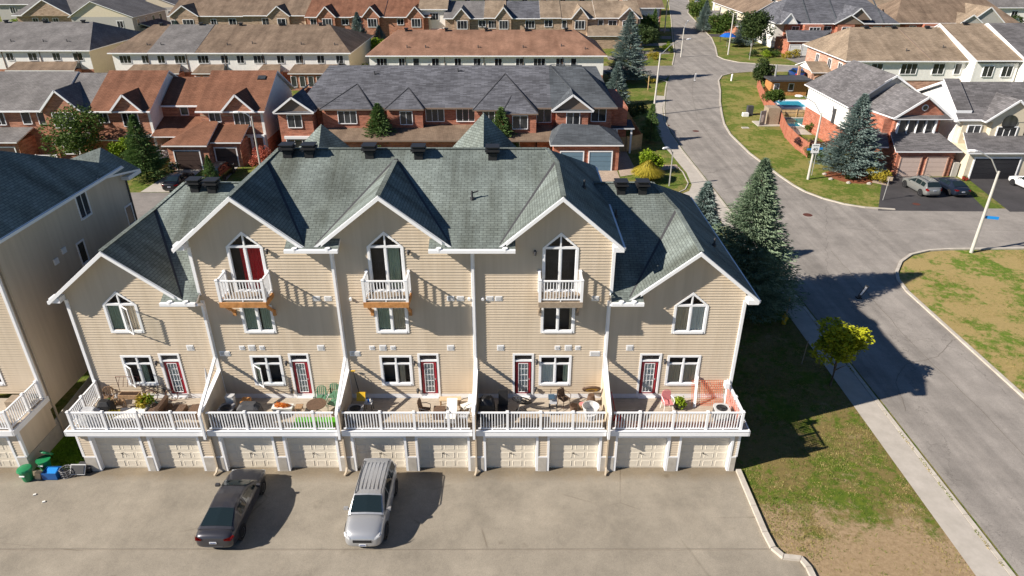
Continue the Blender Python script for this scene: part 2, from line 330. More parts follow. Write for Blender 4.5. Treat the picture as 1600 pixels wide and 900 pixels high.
# windows: mesh in local coordinates, bottom centre at origin, facing -Y
def winmesh(w_, h, n, trim=.09, bar=.05, transom=0, proud=.05, mat='white', sill=True):
    def f():
        b = MB(); x = w_ / 2; t = trim
        b.box(-x - t, -x, -proud, .06, -t, h + t); b.box(x, x + t, -proud, .06, -t, h + t)
        b.box(-x, x, -proud, .06, h, h + t); b.box(-x, x, -proud - (.04 if sill else 0), .06, -t, 0)
        for i in range(1, n): cx = -x + w_ * i / n; b.box(cx - bar / 2, cx + bar / 2, -proud + .012, .05, 0, h)
        if transom: b.box(-x, x, -proud + .016, .05, h - transom, h - transom + bar)
        return b.build('window', mat, link=False)
    return shared(('win', w_, h, n, trim, bar, transom, proud, mat, sill), f)
def panemesh(w_, h, mat, y=0.0):
    return shared(('pane', w_, h, mat, y), lambda: MB().box(-w_ / 2, w_ / 2, y - .004, y + .004, 0, h).build('pane', mat, link=False))
def window(parent, x, y, z, w_, h, n=2, rz=0, pane='pane_dark', trim=.09, transom=0, proud=.05, mat='white', paney=-.02, far=True, each=True, label=None):
    o = put(winmesh(w_, h, n, trim, .05 if w_ > .7 else .04, transom, proud, mat), 'window', parent, (x, y, z), rz)
    if label: o['label'] = label
    k = n if each else 1
    for i in range(k):
        pw = w_ / k; px = -w_ / 2 + pw * (i + .5); q = put(panemesh(round(pw - .01, 3), round(h - .01, 3), pane, paney), 'pane', None, (px, 0, .005)); q.parent = o
    return o
ground_grass('grass_dry2', (.06, .11, .015), (.14, .17, .03), (.34, .28, .10), .55)
leafmat('grass_blade', (.10, .165, .015), (.36, .28, .12), .8); leafmat('grass_blade_lush', (.08, .18, .01), (.16, .28, .02), .7)
# ================================================================ the setting: ground, roads, walks, kerbs
def sheet(name, pts, z, mat):
    b = MB(); b.face([(x, y, z) for x, y in pts]); 
    o = b.build(name, mat); 
    if o.data.polygons[0].normal.z < 0: o.data.flip_normals()
    o['kind'] = 'structure'; return o
def arc(cx, cy, r, a0, a1, n=8): return [(cx + r * math.cos(R(a0 + (a1 - a0) * i / n)), cy + r * math.sin(R(a0 + (a1 - a0) * i / n))) for i in range(n + 1)]
sheet('ground', [(-400, -60), (420, -60), (420, 700), (-400, 700)], 0.0, 'grass')
LOTK = [(10.98, 25.35), (10.99, 22.98), (11.0, 21.45), (11.07, 20.6), (11.35, 20.15), (12.05, 20.05), (12.2, 19.6), (12.25, 14), (12.25, 2)]
sheet('parking_lot', [(-60, 2)] + LOTK[::-1] + [(10.9, 25.7), (-20.6, 25.7), (-20.62, 25.45), (-23.4, 25.45), (-23.4, 25.7), (-60, 25.7)], .008, 'asphalt_lot')
sheet('verge', LOTK + [(19.1, 2), (19.0, 60.5), (14.5, 64), (8, 64.5), (8, 42), (10.9, 41.5)], .004, 'grass_verge')
sheet('side_lawn', [(-23.4, 25.45), (-20.6, 25.45), (-20.7, 41), (-23.3, 41)], .006, 'grass_lush')
# the street running away from the camera, the bend, the two side streets
LE = [(20.75, -10), (20.7, 30), (20.6, 72), (20.55, 80), (20.75, 88), (21.3, 94), (22.6, 101.5), (24.2, 109), (26.0, 117), (27.4, 123), (29.9, 132.5), (34.66, 151), (39.5, 176), (47.1, 215), (57, 267), (75, 360)]
RE = [(28.9, -10), (28.85, 30), (28.75, 42)]
far_r = [(82, 360), (64.5, 269), (55.6, 232), (50.5, 192), (48.4, 175), (45.4, 160), (42.7, 148.5), (43.0, 144.5), (45.0, 141), (49, 139), (56, 136.6), (75, 134), (140, 132)]
se = [(140, 127), (75, 129.3), (52.6, 131.2), (44.4, 130.8), (40.5, 129.4), (38.0, 126.9), (36.2, 122.5), (34.2, 114), (31.9, 105.6), (30.0, 97.5), (28.9, 92.4), (28.2, 87), (28.1, 78.7), (28.4, 74.7), (28.75, 70.2), (29.1, 67.3), (29.6, 65.2), (30.6, 63.3), (32.0, 61.75), (33.6, 60.85), (36.2, 60.35), (48, 59.8), (160, 59.0)]
isl = [(160, 51.6), (42.5, 51.6), (36, 51.45), (34.2, 51.2), (32.3, 50.4), (30.8, 49.05), (29.6, 47.3), (29.0, 45.9), (28.75, 44.1)]
street = LE + far_r + se + isl + RE[::-1]
sheet('street', street, .012, 'asphalt_road')
sheet('side_street_right', [(33.5, 51.45), (160, 51.5), (160, 59.1), (33.5, 60.9)], .016, 'asphalt_side')
sheet('side_street_left', [(-120, 131), (24, 129), (27.0, 123.5), (30.2, 132), (31.4, 137.5), (26, 137), (-120, 139)], .016, 'asphalt_far')
sheet('side_street_far_right', [(44, 131.2), (52.6, 131.6), (140, 127.5), (140, 131.6), (75, 133.6), (49, 138.6), (44, 141)], .016, 'asphalt_side')
sheet('lane', [(-120, 55), (9.0, 55), (13.0, 56), (16, 59.5), (19.0, 58), (19.0, 63.5), (16.7, 64.6), (12, 65.0), (6, 65.2), (-120, 65.2)], .012, 'asphalt_far')
sheet('sidewalk', [(18.98, -10), (20.35, -10), (20.3, 72), (20.2, 80), (20.4, 88), (21.0, 94.5), (22.2, 101.5), (24.2, 110), (22.8, 110.5), (20.9, 102), (19.6, 95), (18.95, 88), (18.6, 80), (18.75, 77), (18.95, 71.5), (18.6, 67.5), (17.9, 65.6), (16.7, 64.55), (18.9, 62)], .03, 'walk')
sheet('island_dry', [(160, 51.3), (42.5, 51.3), (36, 51.2), (34.3, 50.95), (32.5, 50.15), (31.0, 48.85), (29.85, 47.2), (29.25, 45.8), (29.0, 44.1), (29.0, 42), (29.1, 30), (29.15, -10), (160, -10)], .006, 'grass_dry')
sheet('corner_lawn', [(29.5, 67.4), (30.95, 63.6), (33.7, 61.2), (36.2, 60.7), (36.4, 74), (33.5, 90), (36.5, 97), (41.4, 117.5), (38.6, 126), (36.6, 122.5), (34.5, 114), (32.2, 105.6), (30.3, 97.5), (29.2, 92.4), (28.5, 87), (28.4, 78.7), (28.8, 74.7), (29.0, 70.2)], .006, 'grass_dry2')
sheet('driveway', [(34.4, 60.2), (44.55, 59.95), (45.9, 65.3), (47.4, 69.2), (40.2, 70.9), (38.5, 68)], .02, 'asphalt_drive')
sheet('driveway', [(46.6, 59.9), (60, 59.7), (60, 69.4), (48.3, 69.4)], .02, 'asphalt_drive')
sheet('driveway', [(42.3, 40), (60, 40), (60, 51.0), (42.3, 50.9)], .02, 'asphalt_drive')
sheet('driveway', [(4.3, 65.3), (11.4, 65.3), (11.5, 72.2), (4.3, 72.2)], .02, 'pavers')
sheet('driveway', [(-37.4, 65.3), (-33.8, 65.3), (-34.2, 74), (-36.9, 74)], .02, 'walk'); sheet('driveway', [(-33.2, 65.3), (-29.8, 65.3), (-30.6, 75), (-33.1, 75)], .02, 'walk')
sheet('path', [(11.6, 70.2), (18.5, 73.2), (18.5, 74.4), (13.6, 73.6), (13.6, 80), (11.9, 80)], .02, 'pavers')
sheet('path', [(38.8, 67.2), (41, 70.9), (40.6, 72.2), (38.2, 69.5), (37.6, 68.2)], .024, 'pavers')
for x0, y0, x1, y1 in ((19.5, 144, 27.5, 149), (26.5, 151.5, 33.5, 156), (29.5, 163, 36.5, 167), (32, 174, 38.5, 179), (34, 188, 41, 193), (56, 150, 62, 140)): sheet('driveway', [(x0, y0), (x1, y0), (x1 + .9, y1), (x0 + .3, y1)], .02, 'asphalt_far')
for x0, y0 in ((51, 180), (54.5, 195), (57.5, 211)): sheet('driveway', [(x0 - 2.5, y0 - 2), (x0 + 8, y0 - 3), (x0 + 9, y0 + 2.5), (x0 - 1.2, y0 + 3)], .02, 'asphalt_drive')
def kerb(pts, wd=.22, h=.12, seg=2.0, name='kerb'):
    b = MB(); pts = [Vector((x, y, 0)) for x, y in pts]; L = []; 
    for i, p in enumerate(pts):
        t = (pts[min(i + 1, len(pts) - 1)] - pts[max(i - 1, 0)]).normalized(); nrm = Vector((-t.y, t.x, 0)) * wd / 2; L.append((p + nrm, p - nrm))
    for (a, b_), (c, d_) in zip(L, L[1:]):
        ln = (a - c).length; k = max(1, int(ln / seg)); g = .012 / ln
        for i in range(k):
            u0, u1 = i / k + g, (i + 1) / k - g; P = [a.lerp(c, u0), a.lerp(c, u1), b_.lerp(d_, u1), b_.lerp(d_, u0)]
            lo = [(p.x, p.y, -.05) for p in P]; hi = [(p.x, p.y, h) for p in P]
            b.face(hi[::-1]); [b.face([lo[j], lo[(j + 1) % 4], hi[(j + 1) % 4], hi[j]]) for j in range(4)]
    return struct(name, b, 'kerb')
kerb([(x + .05, y) for x, y in LOTK], .24, .14, 1.2)
kerb([(20.5, -10), (20.45, 30), (20.38, 72), (20.32, 80), (20.5, 88), (21.1, 94), (22.4, 101.5), (24, 109), (25.8, 117), (26.9, 121.5), (26.4, 123), (24, 127.6), (18, 128.8)], .22, .05, 2.4)
kerb([(18.98, 60), (18.2, 63.3)], .1, .04)
kerb([(x - .0 + .1, y) for x, y in ((28.85, -10), (28.8, 30), (28.7, 44.1))] + [(p[0] + .08, p[1] - .08) for p in isl[::-1]])
kerb([(p[0] - .08, p[1] + .08) for p in se[::-1][2:]] , .22, .10)
kerb([(p[0] + .1, p[1]) for p in far_r[::-1][2:]], .22, .10)
kerb([(31.3, 138.2), (34.3, 150.5), (39.2, 176), (46.9, 215), (56.8, 267)], .22, .10)
kerb([(12.2, 65.4), (16.5, 64.95), (17.6, 66.1), (18.35, 68), (18.6, 71.5), (18.45, 73.4)], .1, .06)
# weeds in the gutter joint between walk and road
b = MB()
for i in range(1500):
    y = random.uniform(14, 43); g = noise.noise(Vector((0, y * .6, 3)))
    if g < .02: continue
    x = 20.36 + random.gauss(0, .035); s = random.uniform(.015, .05); a = random.uniform(0, 6.3); dx, dy = math.cos(a) * s, math.sin(a) * s
    b.face([(x - dx, y - dy, .03), (x + dx, y + dy, .03), (x + dx * .3, y, .05 + s)])
o = b.build('gutter_weeds', 'grass_blade'); tag(o, 'weeds growing in the joint between the sidewalk and the road', 'weeds', kind='stuff')
# manhole lids and drain covers are flat iron pieces set in the road
def lid(x, y, r, label):
    b = MB(); b.tube([(x, y, .0), (x, y, .022)], r, 20); b.tube([(x, y, .022), (x, y, .026)], r * .82, 20)
    tag(b.build('manhole_cover', 'rust_iron', loc=(x, y, 0)), label, 'manhole cover', 'manhole covers in the street')
lid(27.37, 59.1, .42, 'rusty manhole cover in the open junction right of the big spruce')
lid(24.1, 88.8, .42, 'rusty manhole cover in the road near the wooden fence with pools')
lid(20.9, 91.8, .4, 'worn manhole cover near the left kerb of the road beyond the shrubs')
lid(38.9, 61.9, .35, 'dark round cover on the driveway in front of the silver crossover')
def scuff(name, pts, wd, mat, label, cat='marking'):
    b = MB(); P = [Vector((x, y, .012)) for x, y in pts]
    for a, c in zip(P, P[1:]): t = (c - a).normalized(); n_ = Vector((-t.y, t.x, 0)) * wd / 2; b.face([a - n_, c - n_, c + n_, a + n_])
    o = b.build(name, mat, loc=(pts[0][0], pts[0][1], 0)); o['kind'] = 'structure'
scuff('tar_seam', [(-60, 20.68), (-30, 20.60), (-16, 20.63), (-4, 20.59), (6, 20.64), (11.0, 20.62)], .022, 'tar', '')
for P_ in ([(25.9, 14), (25.6, 22), (25.8, 30), (25.5, 37), (25.9, 45), (26.3, 52)], [(21.6, 30), (22.5, 33), (24, 34.6), (26.4, 35.4), (28.6, 37.6)], [(23.4, 60), (25.2, 63), (25.6, 68), (24.8, 76), (25.1, 85), (26.0, 96), (28.6, 110), (32, 124), (35, 134)], [(29, 56), (33, 55.2), (40, 55.6), (52, 55.0), (70, 55.4)], [(21.4, 66), (23.3, 67.5), (26.5, 67.1), (28.9, 68.6)]):
    Q = []; 
    for a, c in zip(P_, P_[1:]):
        for k in range(8): u = k / 8; Q.append((a[0] + (c[0] - a[0]) * u + .12 * noise.noise(Vector((a[0] * 3 + u * 5, a[1], 0))), a[1] + (c[1] - a[1]) * u + .12 * noise.noise(Vector((a[0], a[1] + u * 5, 7)))))
    b = MB(); V = [Vector((x, y, .0205)) for x, y in Q]
    for a, c in zip(V, V[1:]): t = (c - a).normalized(); n_ = Vector((-t.y, t.x, 0)) * .018; b.face([a - n_, c - n_, c + n_, a + n_])
    o = b.build('tar_seam', 'tar'); o['kind'] = 'structure'
# ================================================================ grass blades on the near verge and side strips
def tufts(name, n, region, hgt, mat, label, dens=None, seed=3):
    rr = random.Random(seed); b = MB(); vs = []; fs = []
    for i in range(n):
        x, y = region(rr)
        if dens and dens(x, y) < rr.random(): continue
        for q in range(3):
            a = rr.uniform(0, 6.3); s = rr.uniform(.012, .032); ox, oy = x + rr.gauss(0, .05), y + rr.gauss(0, .05); h = hgt * rr.uniform(.5, 1.3); k = len(vs)
            vs += [(ox - math.cos(a) * s, oy - math.sin(a) * s, 0), (ox + math.cos(a) * s, oy + math.sin(a) * s, 0), (ox + rr.gauss(0, .03), oy + rr.gauss(0, .03), h)]; fs.append((k, k + 1, k + 2))
    b.mesh(vs, fs); o = b.build(name, mat); tag(o, label, 'grass', kind='stuff')
def vr(rr):
    while True:
        x, y = rr.uniform(11.2, 18.9), rr.uniform(15, 42)
        if x > 12.4 or y > 20.4: return x, y
fbm = lambda x, y, s, k=0: noise.fractal(Vector((x * s, y * s, k)), 1.0, 2.0, 5)
tufts('grass_tufts', 26000, vr, .05, 'grass_blade', 'short green and straw coloured grass on the verge beside the block', lambda x, y: max(0, min(1, max(.10, .55 + fbm(x, y, .35) * 1.4 - max(0, (23 - y)) * .22))))
tufts('grass_tufts', 6000, lambda rr: (rr.uniform(-23.2, -20.8), rr.uniform(25.8, 34)), .07, 'grass_blade_lush', 'bright green grass strip between the two tan townhouse blocks', None, 5)
tufts('grass_tufts', 22000, lambda rr: (rr.uniform(29.2, 46), rr.uniform(28, 51)), .06, 'grass_blade', 'patchy dry grass on the far corner of the junction', lambda x, y: max(0, min(1, .2 + fbm(x, y, .3, 5) * 1.6)) * (1 if (x > 31 or y < 44) and not (x < 34.5 and y > 16 + x) else 0), 8)

# ================================================================ parts shared by the tan townhouse blocks
YG, YW, ZD = 25.38, 27.75, 2.64
BLOCKG = 'tan siding townhouse blocks with rear decks over garages'
def rect_hole(x0, x1, z0, z1): return lambda z: (x0, x1) if z0 < z < z1 else None
def pent_hole(x0, x1, z0, zs, zp):
    c = (x0 + x1) / 2
    def f(z):
        if z0 < z <= zs: return (x0, x1)
        if zs < z < zp: k = (zp - z) / (zp - zs); return (c - (c - x0) * k, c + (x1 - c) * k)
    return f
def curtain(parent, x0, x1, z0, z1, mat, y=YW + .12):
    b = MB(); n = max(6, int((x1 - x0) / .035)); pts = [(x0 + (x1 - x0) * i / n, y + .03 * math.sin(i * 1.9)) for i in range(n + 1)]
    for (a, p), (c, q) in zip(pts, pts[1:]): b.face([(a, p, z0), (c, q, z0), (c, q, z1), (a, p, z1)])
    return b.build('curtain', mat, parent)
def interior(parent, x0, x1, z0, z1, y=YW):
    b = MB(); d_ = .5; X0, X1 = x0 - .3, x1 + .3
    b.face([(X0, y + d_, z0 - .1), (X1, y + d_, z0 - .1), (X1, y + d_, z1 + .1), (X0, y + d_, z1 + .1)])
    b.face([(X0, y + .05, z0 - .1), (X1, y + .05, z0 - .1), (X1, y + d_, z0 - .1), (X0, y + d_, z0 - .1)]); b.face([(X0, y + .05, z1 + .1), (X1, y + .05, z1 + .1), (X1, y + d_, z1 + .1), (X0, y + d_, z1 + .1)][::-1])
    b.face([(X0, y + .05, z0 - .1), (X0, y + .05, z1 + .1), (X0, y + d_, z1 + .1), (X0, y + d_, z0 - .1)]); b.face([(X1, y + .05, z0 - .1), (X1, y + .05, z1 + .1), (X1, y + d_, z1 + .1), (X1, y + d_, z0 - .1)][::-1])
    return b.build('room', 'interior', parent)
def near_window(T, x0, x1, z0, z1, peak=None, cur=(), openl=None, transom=.38, muntin=False, label=None, y=YW):
    """window of the tan blocks: outer trim, sash bars, two lights (and gable lights), curtains and a dark room behind"""
    r = empty('window', ((x0 + x1) / 2, y, z0), T)
    if label: r['label'] = label
    b = MB(); t = .11; c = (x0 + x1) / 2; p = .05
    b.box(x0 - t, x0, y - p, y + .1, z0 - t, z1); b.box(x1, x1 + t, y - p, y + .1, z0 - t, z1); b.box(x0, x1, y - p - .02, y + .1, z0 - t, z0)
    if peak:
        for s in (-1, 1):
            e = c + s * (x1 - c + t); q0, q1 = (e, y - p, z1), (c, y - p, peak + t); dz = t * 1.35
            P = [(e, z1), (c, peak + t), (c, peak + t - dz), (e - s * t, z1)] 
            F = [(px, y - p, pz) for px, pz in P]; B = [(px, y + .1, pz) for px, pz in P]
            if s < 0: F = F[::-1]; B = B[::-1]
            b.face(F[::-1]); [b.face([F[i], F[(i + 1) % 4], B[(i + 1) % 4], B[i]]) for i in range(4)]
        b.box(x0, x1, y - p + .01, y + .08, z1 - .05, z1 + .05); b.box(c - .035, c + .035, y - p + .014, y + .08, z1 + .05, peak)
    else: b.box(x0 - t, x1 + t, y - p, y + .1, z1, z1 + t)
    b.box(c - .04, c + .04, y - p + .014, y + .08, z0, z1 - .05)
    zt = z1 - (0.05 if peak else 0) - transom if transom else z1
    if transom: b.box(x0, x1, y - p + .018, y + .08, zt - .03, zt + .03)
    for (a0, a1) in ((x0, c - .04), (c + .04, x1)):        # inner sash
        b.box(a0, a0 + .035, y - .02, y + .06, z0, zt - .03); b.box(a1 - .035, a1, y - .02, y + .06, z0, zt - .03); b.box(a0, a1, y - .015, y + .055, z0, z0 + .04); b.box(a0, a1, y - .015, y + .055, zt - .07, zt - .03)
    if muntin:
        for (a0, a1) in ((x0, c), (c, x1)): b.box((a0 + a1) / 2 - .012, (a0 + a1) / 2 + .012, y + .01, y + .04, z0, zt); 
        for i in (1, 2): b.box(x0, x1, y + .012, y + .038, z0 + (zt - z0) * i / 3 - .012, z0 + (zt - z0) * i / 3 + .012)
    b.build('frame', 'white', r)
    for i, (a0, a1) in enumerate(((x0, c), (c, x1))):
        g = MB().face([(a0, y + .03, z0), (a1, y + .03, z0), (a1, y + .03, zt), (a0, y + .03, zt)])
        if openl != i: g.build('pane', 'glass', r)
        if transom: MB().face([(a0, y + .03, zt), (a1, y + .03, zt), (a1, y + .03, z1), (a0, y + .03, z1)]).build('pane', 'glass', r)
    if peak:
        MB().face([(x0, y + .03, z1), (c, y + .03, z1), (c, y + .03, peak)]).build('pane', 'glass', r); MB().face([(c, y + .03, z1), (x1, y + .03, z1), (c, y + .03, peak)]).build('pane', 'glass', r)
    if openl is not None:                                   # a casement swung outwards
        a0, a1 = ((x0, c - .04), (c + .04, x1))[openl]; wd = a1 - a0; hg = zt - z0 - .04; s = MB(); g = MB()
        s.box(0, .05, -.02, .02, 0, hg); s.box(wd - .05, wd, -.02, .02, 0, hg); s.box(.05, wd - .05, -.02, .02, 0, .05); s.box(.05, wd - .05, -.02, .02, hg - .05, hg)
        g.face([(.05, 0, .05), (wd - .05, 0, .05), (wd - .05, 0, hg - .05), (.05, 0, hg - .05)])
        me = s.build('open_sash', 'white', link=False); ang = R(-38)
        q = put(me, 'open_sash', r, (a0, y - .06, z0 + .02), ang)
        q.data = s.build('open_sash', ['white', 'glass'], link=False)
        bm_ = MB(); bm_.v = s.v + g.v; bm_.f = s.f + [tuple(i + len(s.v) for i in f) for f in g.f]; bm_.m = s.m + [1]; q.data = bm_.build('open_sash', ['white', 'glass'], link=False)
    interior(r, x0, x1, z0, peak or z1, y)
    for (a, c_, m_) in cur: curtain(r, x0 + (x1 - x0) * a, x0 + (x1 - x0) * c_, z0 + .02, zt - .03, m_, y + .10)
    return r
def deck_door(T, x0, x1, z0=ZD + .08, z1=5.18, white_edge=True, y=YW, ajar=None):
    r = empty('deck_door', ((x0 + x1) / 2, y, z0), T); b = MB(); t = .10
    b.box(x0 - t, x0, y - .05, y + .12, z0 - .05, z1); b.box(x1, x1 + t, y - .05, y + .12, z0 - .05, z1); b.box(x0 - t, x1 + t, y - .05, y + .12, z1, z1 + t); b.box(x0, x1, y - .1, y + .12, z0 - .08, z0)
    zt = z1 - .34; b.box(x0, x1, y - .03, y + .1, zt - .04, zt + .04); b.build('door_frame', 'white', r)
    MB().box(x0, x1, y + .05, y + .06, zt + .04, z1).build('transom_pane', 'pane_dark', r)
    a0, a1, c0, c1 = x0 + .05, x1 - .05, z0 + .02, zt - .06; e = .13
    d_ = MB(); d_.box(a0, a0 + e, y + .02, y + .07, c0, c1); d_.box(a1 - e, a1, y + .02, y + .07, c0, c1); d_.box(a0 + e, a1 - e, y + .022, y + .068, c0, c0 + .22); d_.box(a0 + e, a1 - e, y + .022, y + .068, c1 - .10, c1); d_.build('door_leaf', 'door_red', r)
    g = MB(); X0, X1, Z0, Z1 = a0 + e, a1 - e, c0 + .22, c1 - .10
    for i in range(1, 3): g.box(X0 + (X1 - X0) * i / 3 - .009, X0 + (X1 - X0) * i / 3 + .009, y + .025, y + .05, Z0, Z1)
    for i in range(1, 5): g.box(X0, X1, y + .027, y + .048, Z0 + (Z1 - Z0) * i / 5 - .009, Z0 + (Z1 - Z0) * i / 5 + .009)
    g.box(X0, X0 + .02, y + .0, y + .04, Z0, Z1); g.box(X1 - .02, X1, y, y + .04, Z0, Z1); g.box(X0 + .02, X1 - .02, y, y + .04, Z0, Z0 + .02); g.box(X0 + .02, X1 - .02, y, y + .04, Z1 - .02, Z1)
    g.build('glazing_bars', 'white', r); MB().face([(X0, y + .045, Z0), (X1, y + .045, Z0), (X1, y + .045, Z1), (X0, y + .045, Z1)]).build('pane', 'glass', r)
    curtain(r, X0, X1, Z0, Z1, 'curtain_white', y + .1).name = 'blind'; MB().tube([(a1 - .07, y - .03, (c0 + c1) / 2), (a1 - .07, y + .03, (c0 + c1) / 2)], .03, 8).build('handle', 'metal_light', r)
    return r
def garage_door(T, x0, x1, z1=2.08, mat='garage_beige', y=25.57, face=YG, cols=4, rows=4):
    r = empty('garage_door', ((x0 + x1) / 2, y, 0), T); b = MB(); b.box(x0, x1, y + .02, y + .06, .0, z1)
    cw = (x1 - x0) / cols; rh = (z1 - .03) / rows
    for j in range(1, rows): b.box(x0, x1, y + .012, y + .02, .03 + rh * j + .012, .03 + rh * (j + 1) - .012)
    b.box(x0, x1, y + .012, y + .02, .03, .03 + rh - .012); b.build('door_leaf', mat, r)
    def pm():
        q = MB(); w_, h = cw * .40, rh * .34; i_ = .035
        o_ = [(-w_, .012, -h), (w_, .012, -h), (w_, .012, h), (-w_, .012, h)]; a = [(-w_ + i_, -.004, -h + i_), (w_ - i_, -.004, -h + i_), (w_ - i_, -.004, h - i_), (-w_ + i_, -.004, h - i_)]
        c_ = [(x * .86, .006, z * .78) for x, _, z in a]
        for A, B in ((o_, a), (a, c_)):
            for k in range(4): q.face([A[k], A[(k + 1) % 4], B[(k + 1) % 4], B[k]])
        q.face(c_); return q.build('door_panel', mat, link=False)
    me = shared(('gp', round(cw, 2), round(rh, 2), mat), pm)
    for i in range(cols):
        for j in range(rows): put(me, 'door_panel', r, (x0 + cw * (i + .5), y, .03 + rh * (j + .5)))
    h = MB(); h.tube([(x0 + (x1 - x0) * .5, y - .06, .95), (x0 + (x1 - x0) * .5, y + .01, .95)], .02, 6); h.bar((x0 + (x1 - x0) * .5 - .07, y - .06, 1.0), (x0 + (x1 - x0) * .5 + .07, y - .06, .9), .02); h.build('handle', 'black', r)
    j = MB(); t = .11; j.box(x0 - t, x0, face - .05, y + .05, 0.02, z1 + t); j.box(x1, x1 + t, face - .05, y + .05, .02, z1 + t); j.box(x0, x1, face - .05, y + .05, z1, z1 + t); j.build('door_frame', 'white', r)
    return r
BAL = lambda h: shared(('bal', h), lambda: MB().box(-.021, .021, -.021, .021, 0, h).build('baluster', 'white', link=False))
def post_mesh(h): return shared(('post', h), lambda: MB().box(-.06, .06, -.06, .06, 0, h).box(-.075, .075, -.075, .075, h, h + .03).box(-.05, .05, -.05, .05, h + .03, h + .055).build('post', 'white', link=False))
def railing(T, p0, p1, z, h=1.0, posts=None, sp=.13, ends=(True, True)):
    r = empty('railing', (p0[0], p0[1], z), T); a, b_ = Vector((*p0, z)), Vector((*p1, z)); L = (b_ - a).length; u = (b_ - a) / L; rz = math.atan2(u.y, u.x)
    ps = [0] + [(Vector((*q, z)) - a).length for q in (posts or [])] + [L]
    for i, s_ in enumerate(ps):
        if (i == 0 and not ends[0]) or (i == len(ps) - 1 and not ends[1]): continue
        put(post_mesh(round(h + .04, 2)), 'post', r, a + u * s_, rz)
    for s0, s1 in zip(ps, ps[1:]):
        A, B = a + u * (s0 + .06), a + u * (s1 - .06); zt = Vector((0, 0, h)); zb = Vector((0, 0, .11))
        MB().bar(A + zt, B + zt, .085, .055).build('top_rail', 'white', r); MB().bar(A + zb, B + zb, .06, .05).build('bottom_rail', 'white', r)
        m_ = A.lerp(B, .5); MB().box(m_.x - .025, m_.x + .025, m_.y - .025, m_.y + .025, z, z + .09).build('rail_foot', 'white', r)
        n = max(2, int(round((s1 - s0 - .12) / sp)))
        for k in range(1, n): put(BAL(round(h - .14, 2)), 'baluster', r, A.lerp(B, k / n) + Vector((0, 0, .12)), rz)
    return r
def roof_vent(T, x, y, z):
    me = shared('rv', lambda: MB().box(-.16, .16, -.16, .16, -.15, .26).box(-.23, .23, -.23, .23, .18, .2).box(-.27, .27, -.27, .27, .26, .33).box(-.21, .21, -.21, .21, .33, .41).box(-.26, .26, -.26, .26, .41, .44).mesh([(-.3, -.32, -.27), (.3, -.32, -.27), (.3, .28, .01), (-.3, .28, .01), (-.3, -.32, -.22), (.3, -.32, -.22), (.3, .28, .06), (-.3, .28, .06)], [(0, 3, 2, 1), (4, 5, 6, 7), (0, 1, 5, 4), (1, 2, 6, 5), (2, 3, 7, 6), (3, 0, 4, 7)]).build('roof_vent', 'black', link=False))
    return put(me, 'roof_vent', T, (x, y, z), 0, 1.3)
def wall_vent(T, x, z, y=YW, w_=.26, h=.24, slots=1):
    b = MB(); b.box(x - w_ / 2, x + w_ / 2, y - .04, y, z - h / 2, z + h / 2, 0); b.box(x - w_ / 2 + .05, x + w_ / 2 - .05, y - .055, y - .04, z - h / 2 + .05, z + h / 2 - .05, 1)
    return b.build('wall_vent', ['white', 'light_grey'], T)
def wall_light(T, x, z, y=YW):
    b = MB(); b.box(x - .04, x + .04, y - .04, y, z - .03, z + .12); b.tube([(x, y - .12, z - .1), (x, y - .12, z + .08), (x, y - .12, z + .13)], [.05, .075, .02], 8)
    return b.build('wall_light', 'dark_grey', T)

# ================================================================ the main block
UX = [-20.63, -14.34, -8.06, -1.77, 4.51, 10.80]
T = thing('townhouse_block', 'five unit tan siding townhouse block with steep gables and balconies, in the centre', 'townhouses', (-4.9, 33, 0), BLOCKG)
# planes of the roof: gables (peak x, peak z, slope), eaves
G_ = {0: (-18.08, 10.9, .81), 1: (-11.95, 13.45, .833), 2: (-5.66, 13.48, .80), 3: (2.17, 13.43, .86), 4: (8.33, 10.88, .82)}
MC, ZC, RC, ZRC = .47, 11.05, 33.09, 13.82      # centre: front slope, eave z at y 27.2, ridge y, ridge z
ME_, ZE, RE_, ZRE = .48, 8.40, 34.10, 11.71
# --- roofs
def dorm(b, i, m, ze, rid=None):
    px, pz, s = G_[i]; yv = 27.2 + (pz - ze) / m
    for sg in (-1, 1):
        foot = px + sg * (pz - ze) / s; b.slab([(px, 27.28, pz), (px, yv, pz), (foot, 27.28, ze + .04)] if sg > 0 else [(px, 27.28, pz), (foot, 27.28, ze + .04), (px, yv, pz)], .14)
    return yv
b = MB()
xl, xr = -14.85, 4.90; rl, rr_ = -11.95 + (ZRC - 13.45) / .833, 2.17 - (ZRC - 13.43) / .86
b.slab([(xl + .55, 28.3, ZC + MC * 1.1 - .012), (xr - .55, 28.3, ZC + MC * 1.1 - .012), (rr_, RC, ZRC), (rl, RC, ZRC)], .12)
for a, c in ((-9.95, -7.60), (-3.65, .15)): b.slab([(a, 27.18, ZC), (c, 27.18, ZC), (c, 28.34, ZC + MC * 1.15), (a, 28.34, ZC + MC * 1.15)], .12)
zl = 13.45 - .833 * (-11.95 - xl); zr_ = 13.43 - .86 * (xr - 2.17); YB = 38.98; yv2 = 27.2 + (13.45 - ZC) / MC
b.slab([(xl, 27.28, zl), (-11.95, 27.28, 13.45), (-11.95, yv2, 13.45), (rl, RC, ZRC), (xl, YB, zl)], .14)
b.slab([(xr, 27.28, zr_), (xr, YB, zr_), (rr_, RC, ZRC), (2.17, 27.2 + (13.43 - ZC) / MC, 13.43), (2.17, 27.28, 13.43)], .14)
b.slab([(xl, YB, ZC), (rl, RC, ZRC - .003), (rr_, RC, ZRC - .003), (xr, YB, ZC)], .12)
px, pz, s = G_[1]; b.slab([(px, 27.28, pz), (px, yv2, pz), (px + (pz - ZC) / s, 27.28, ZC + .04)], .14)
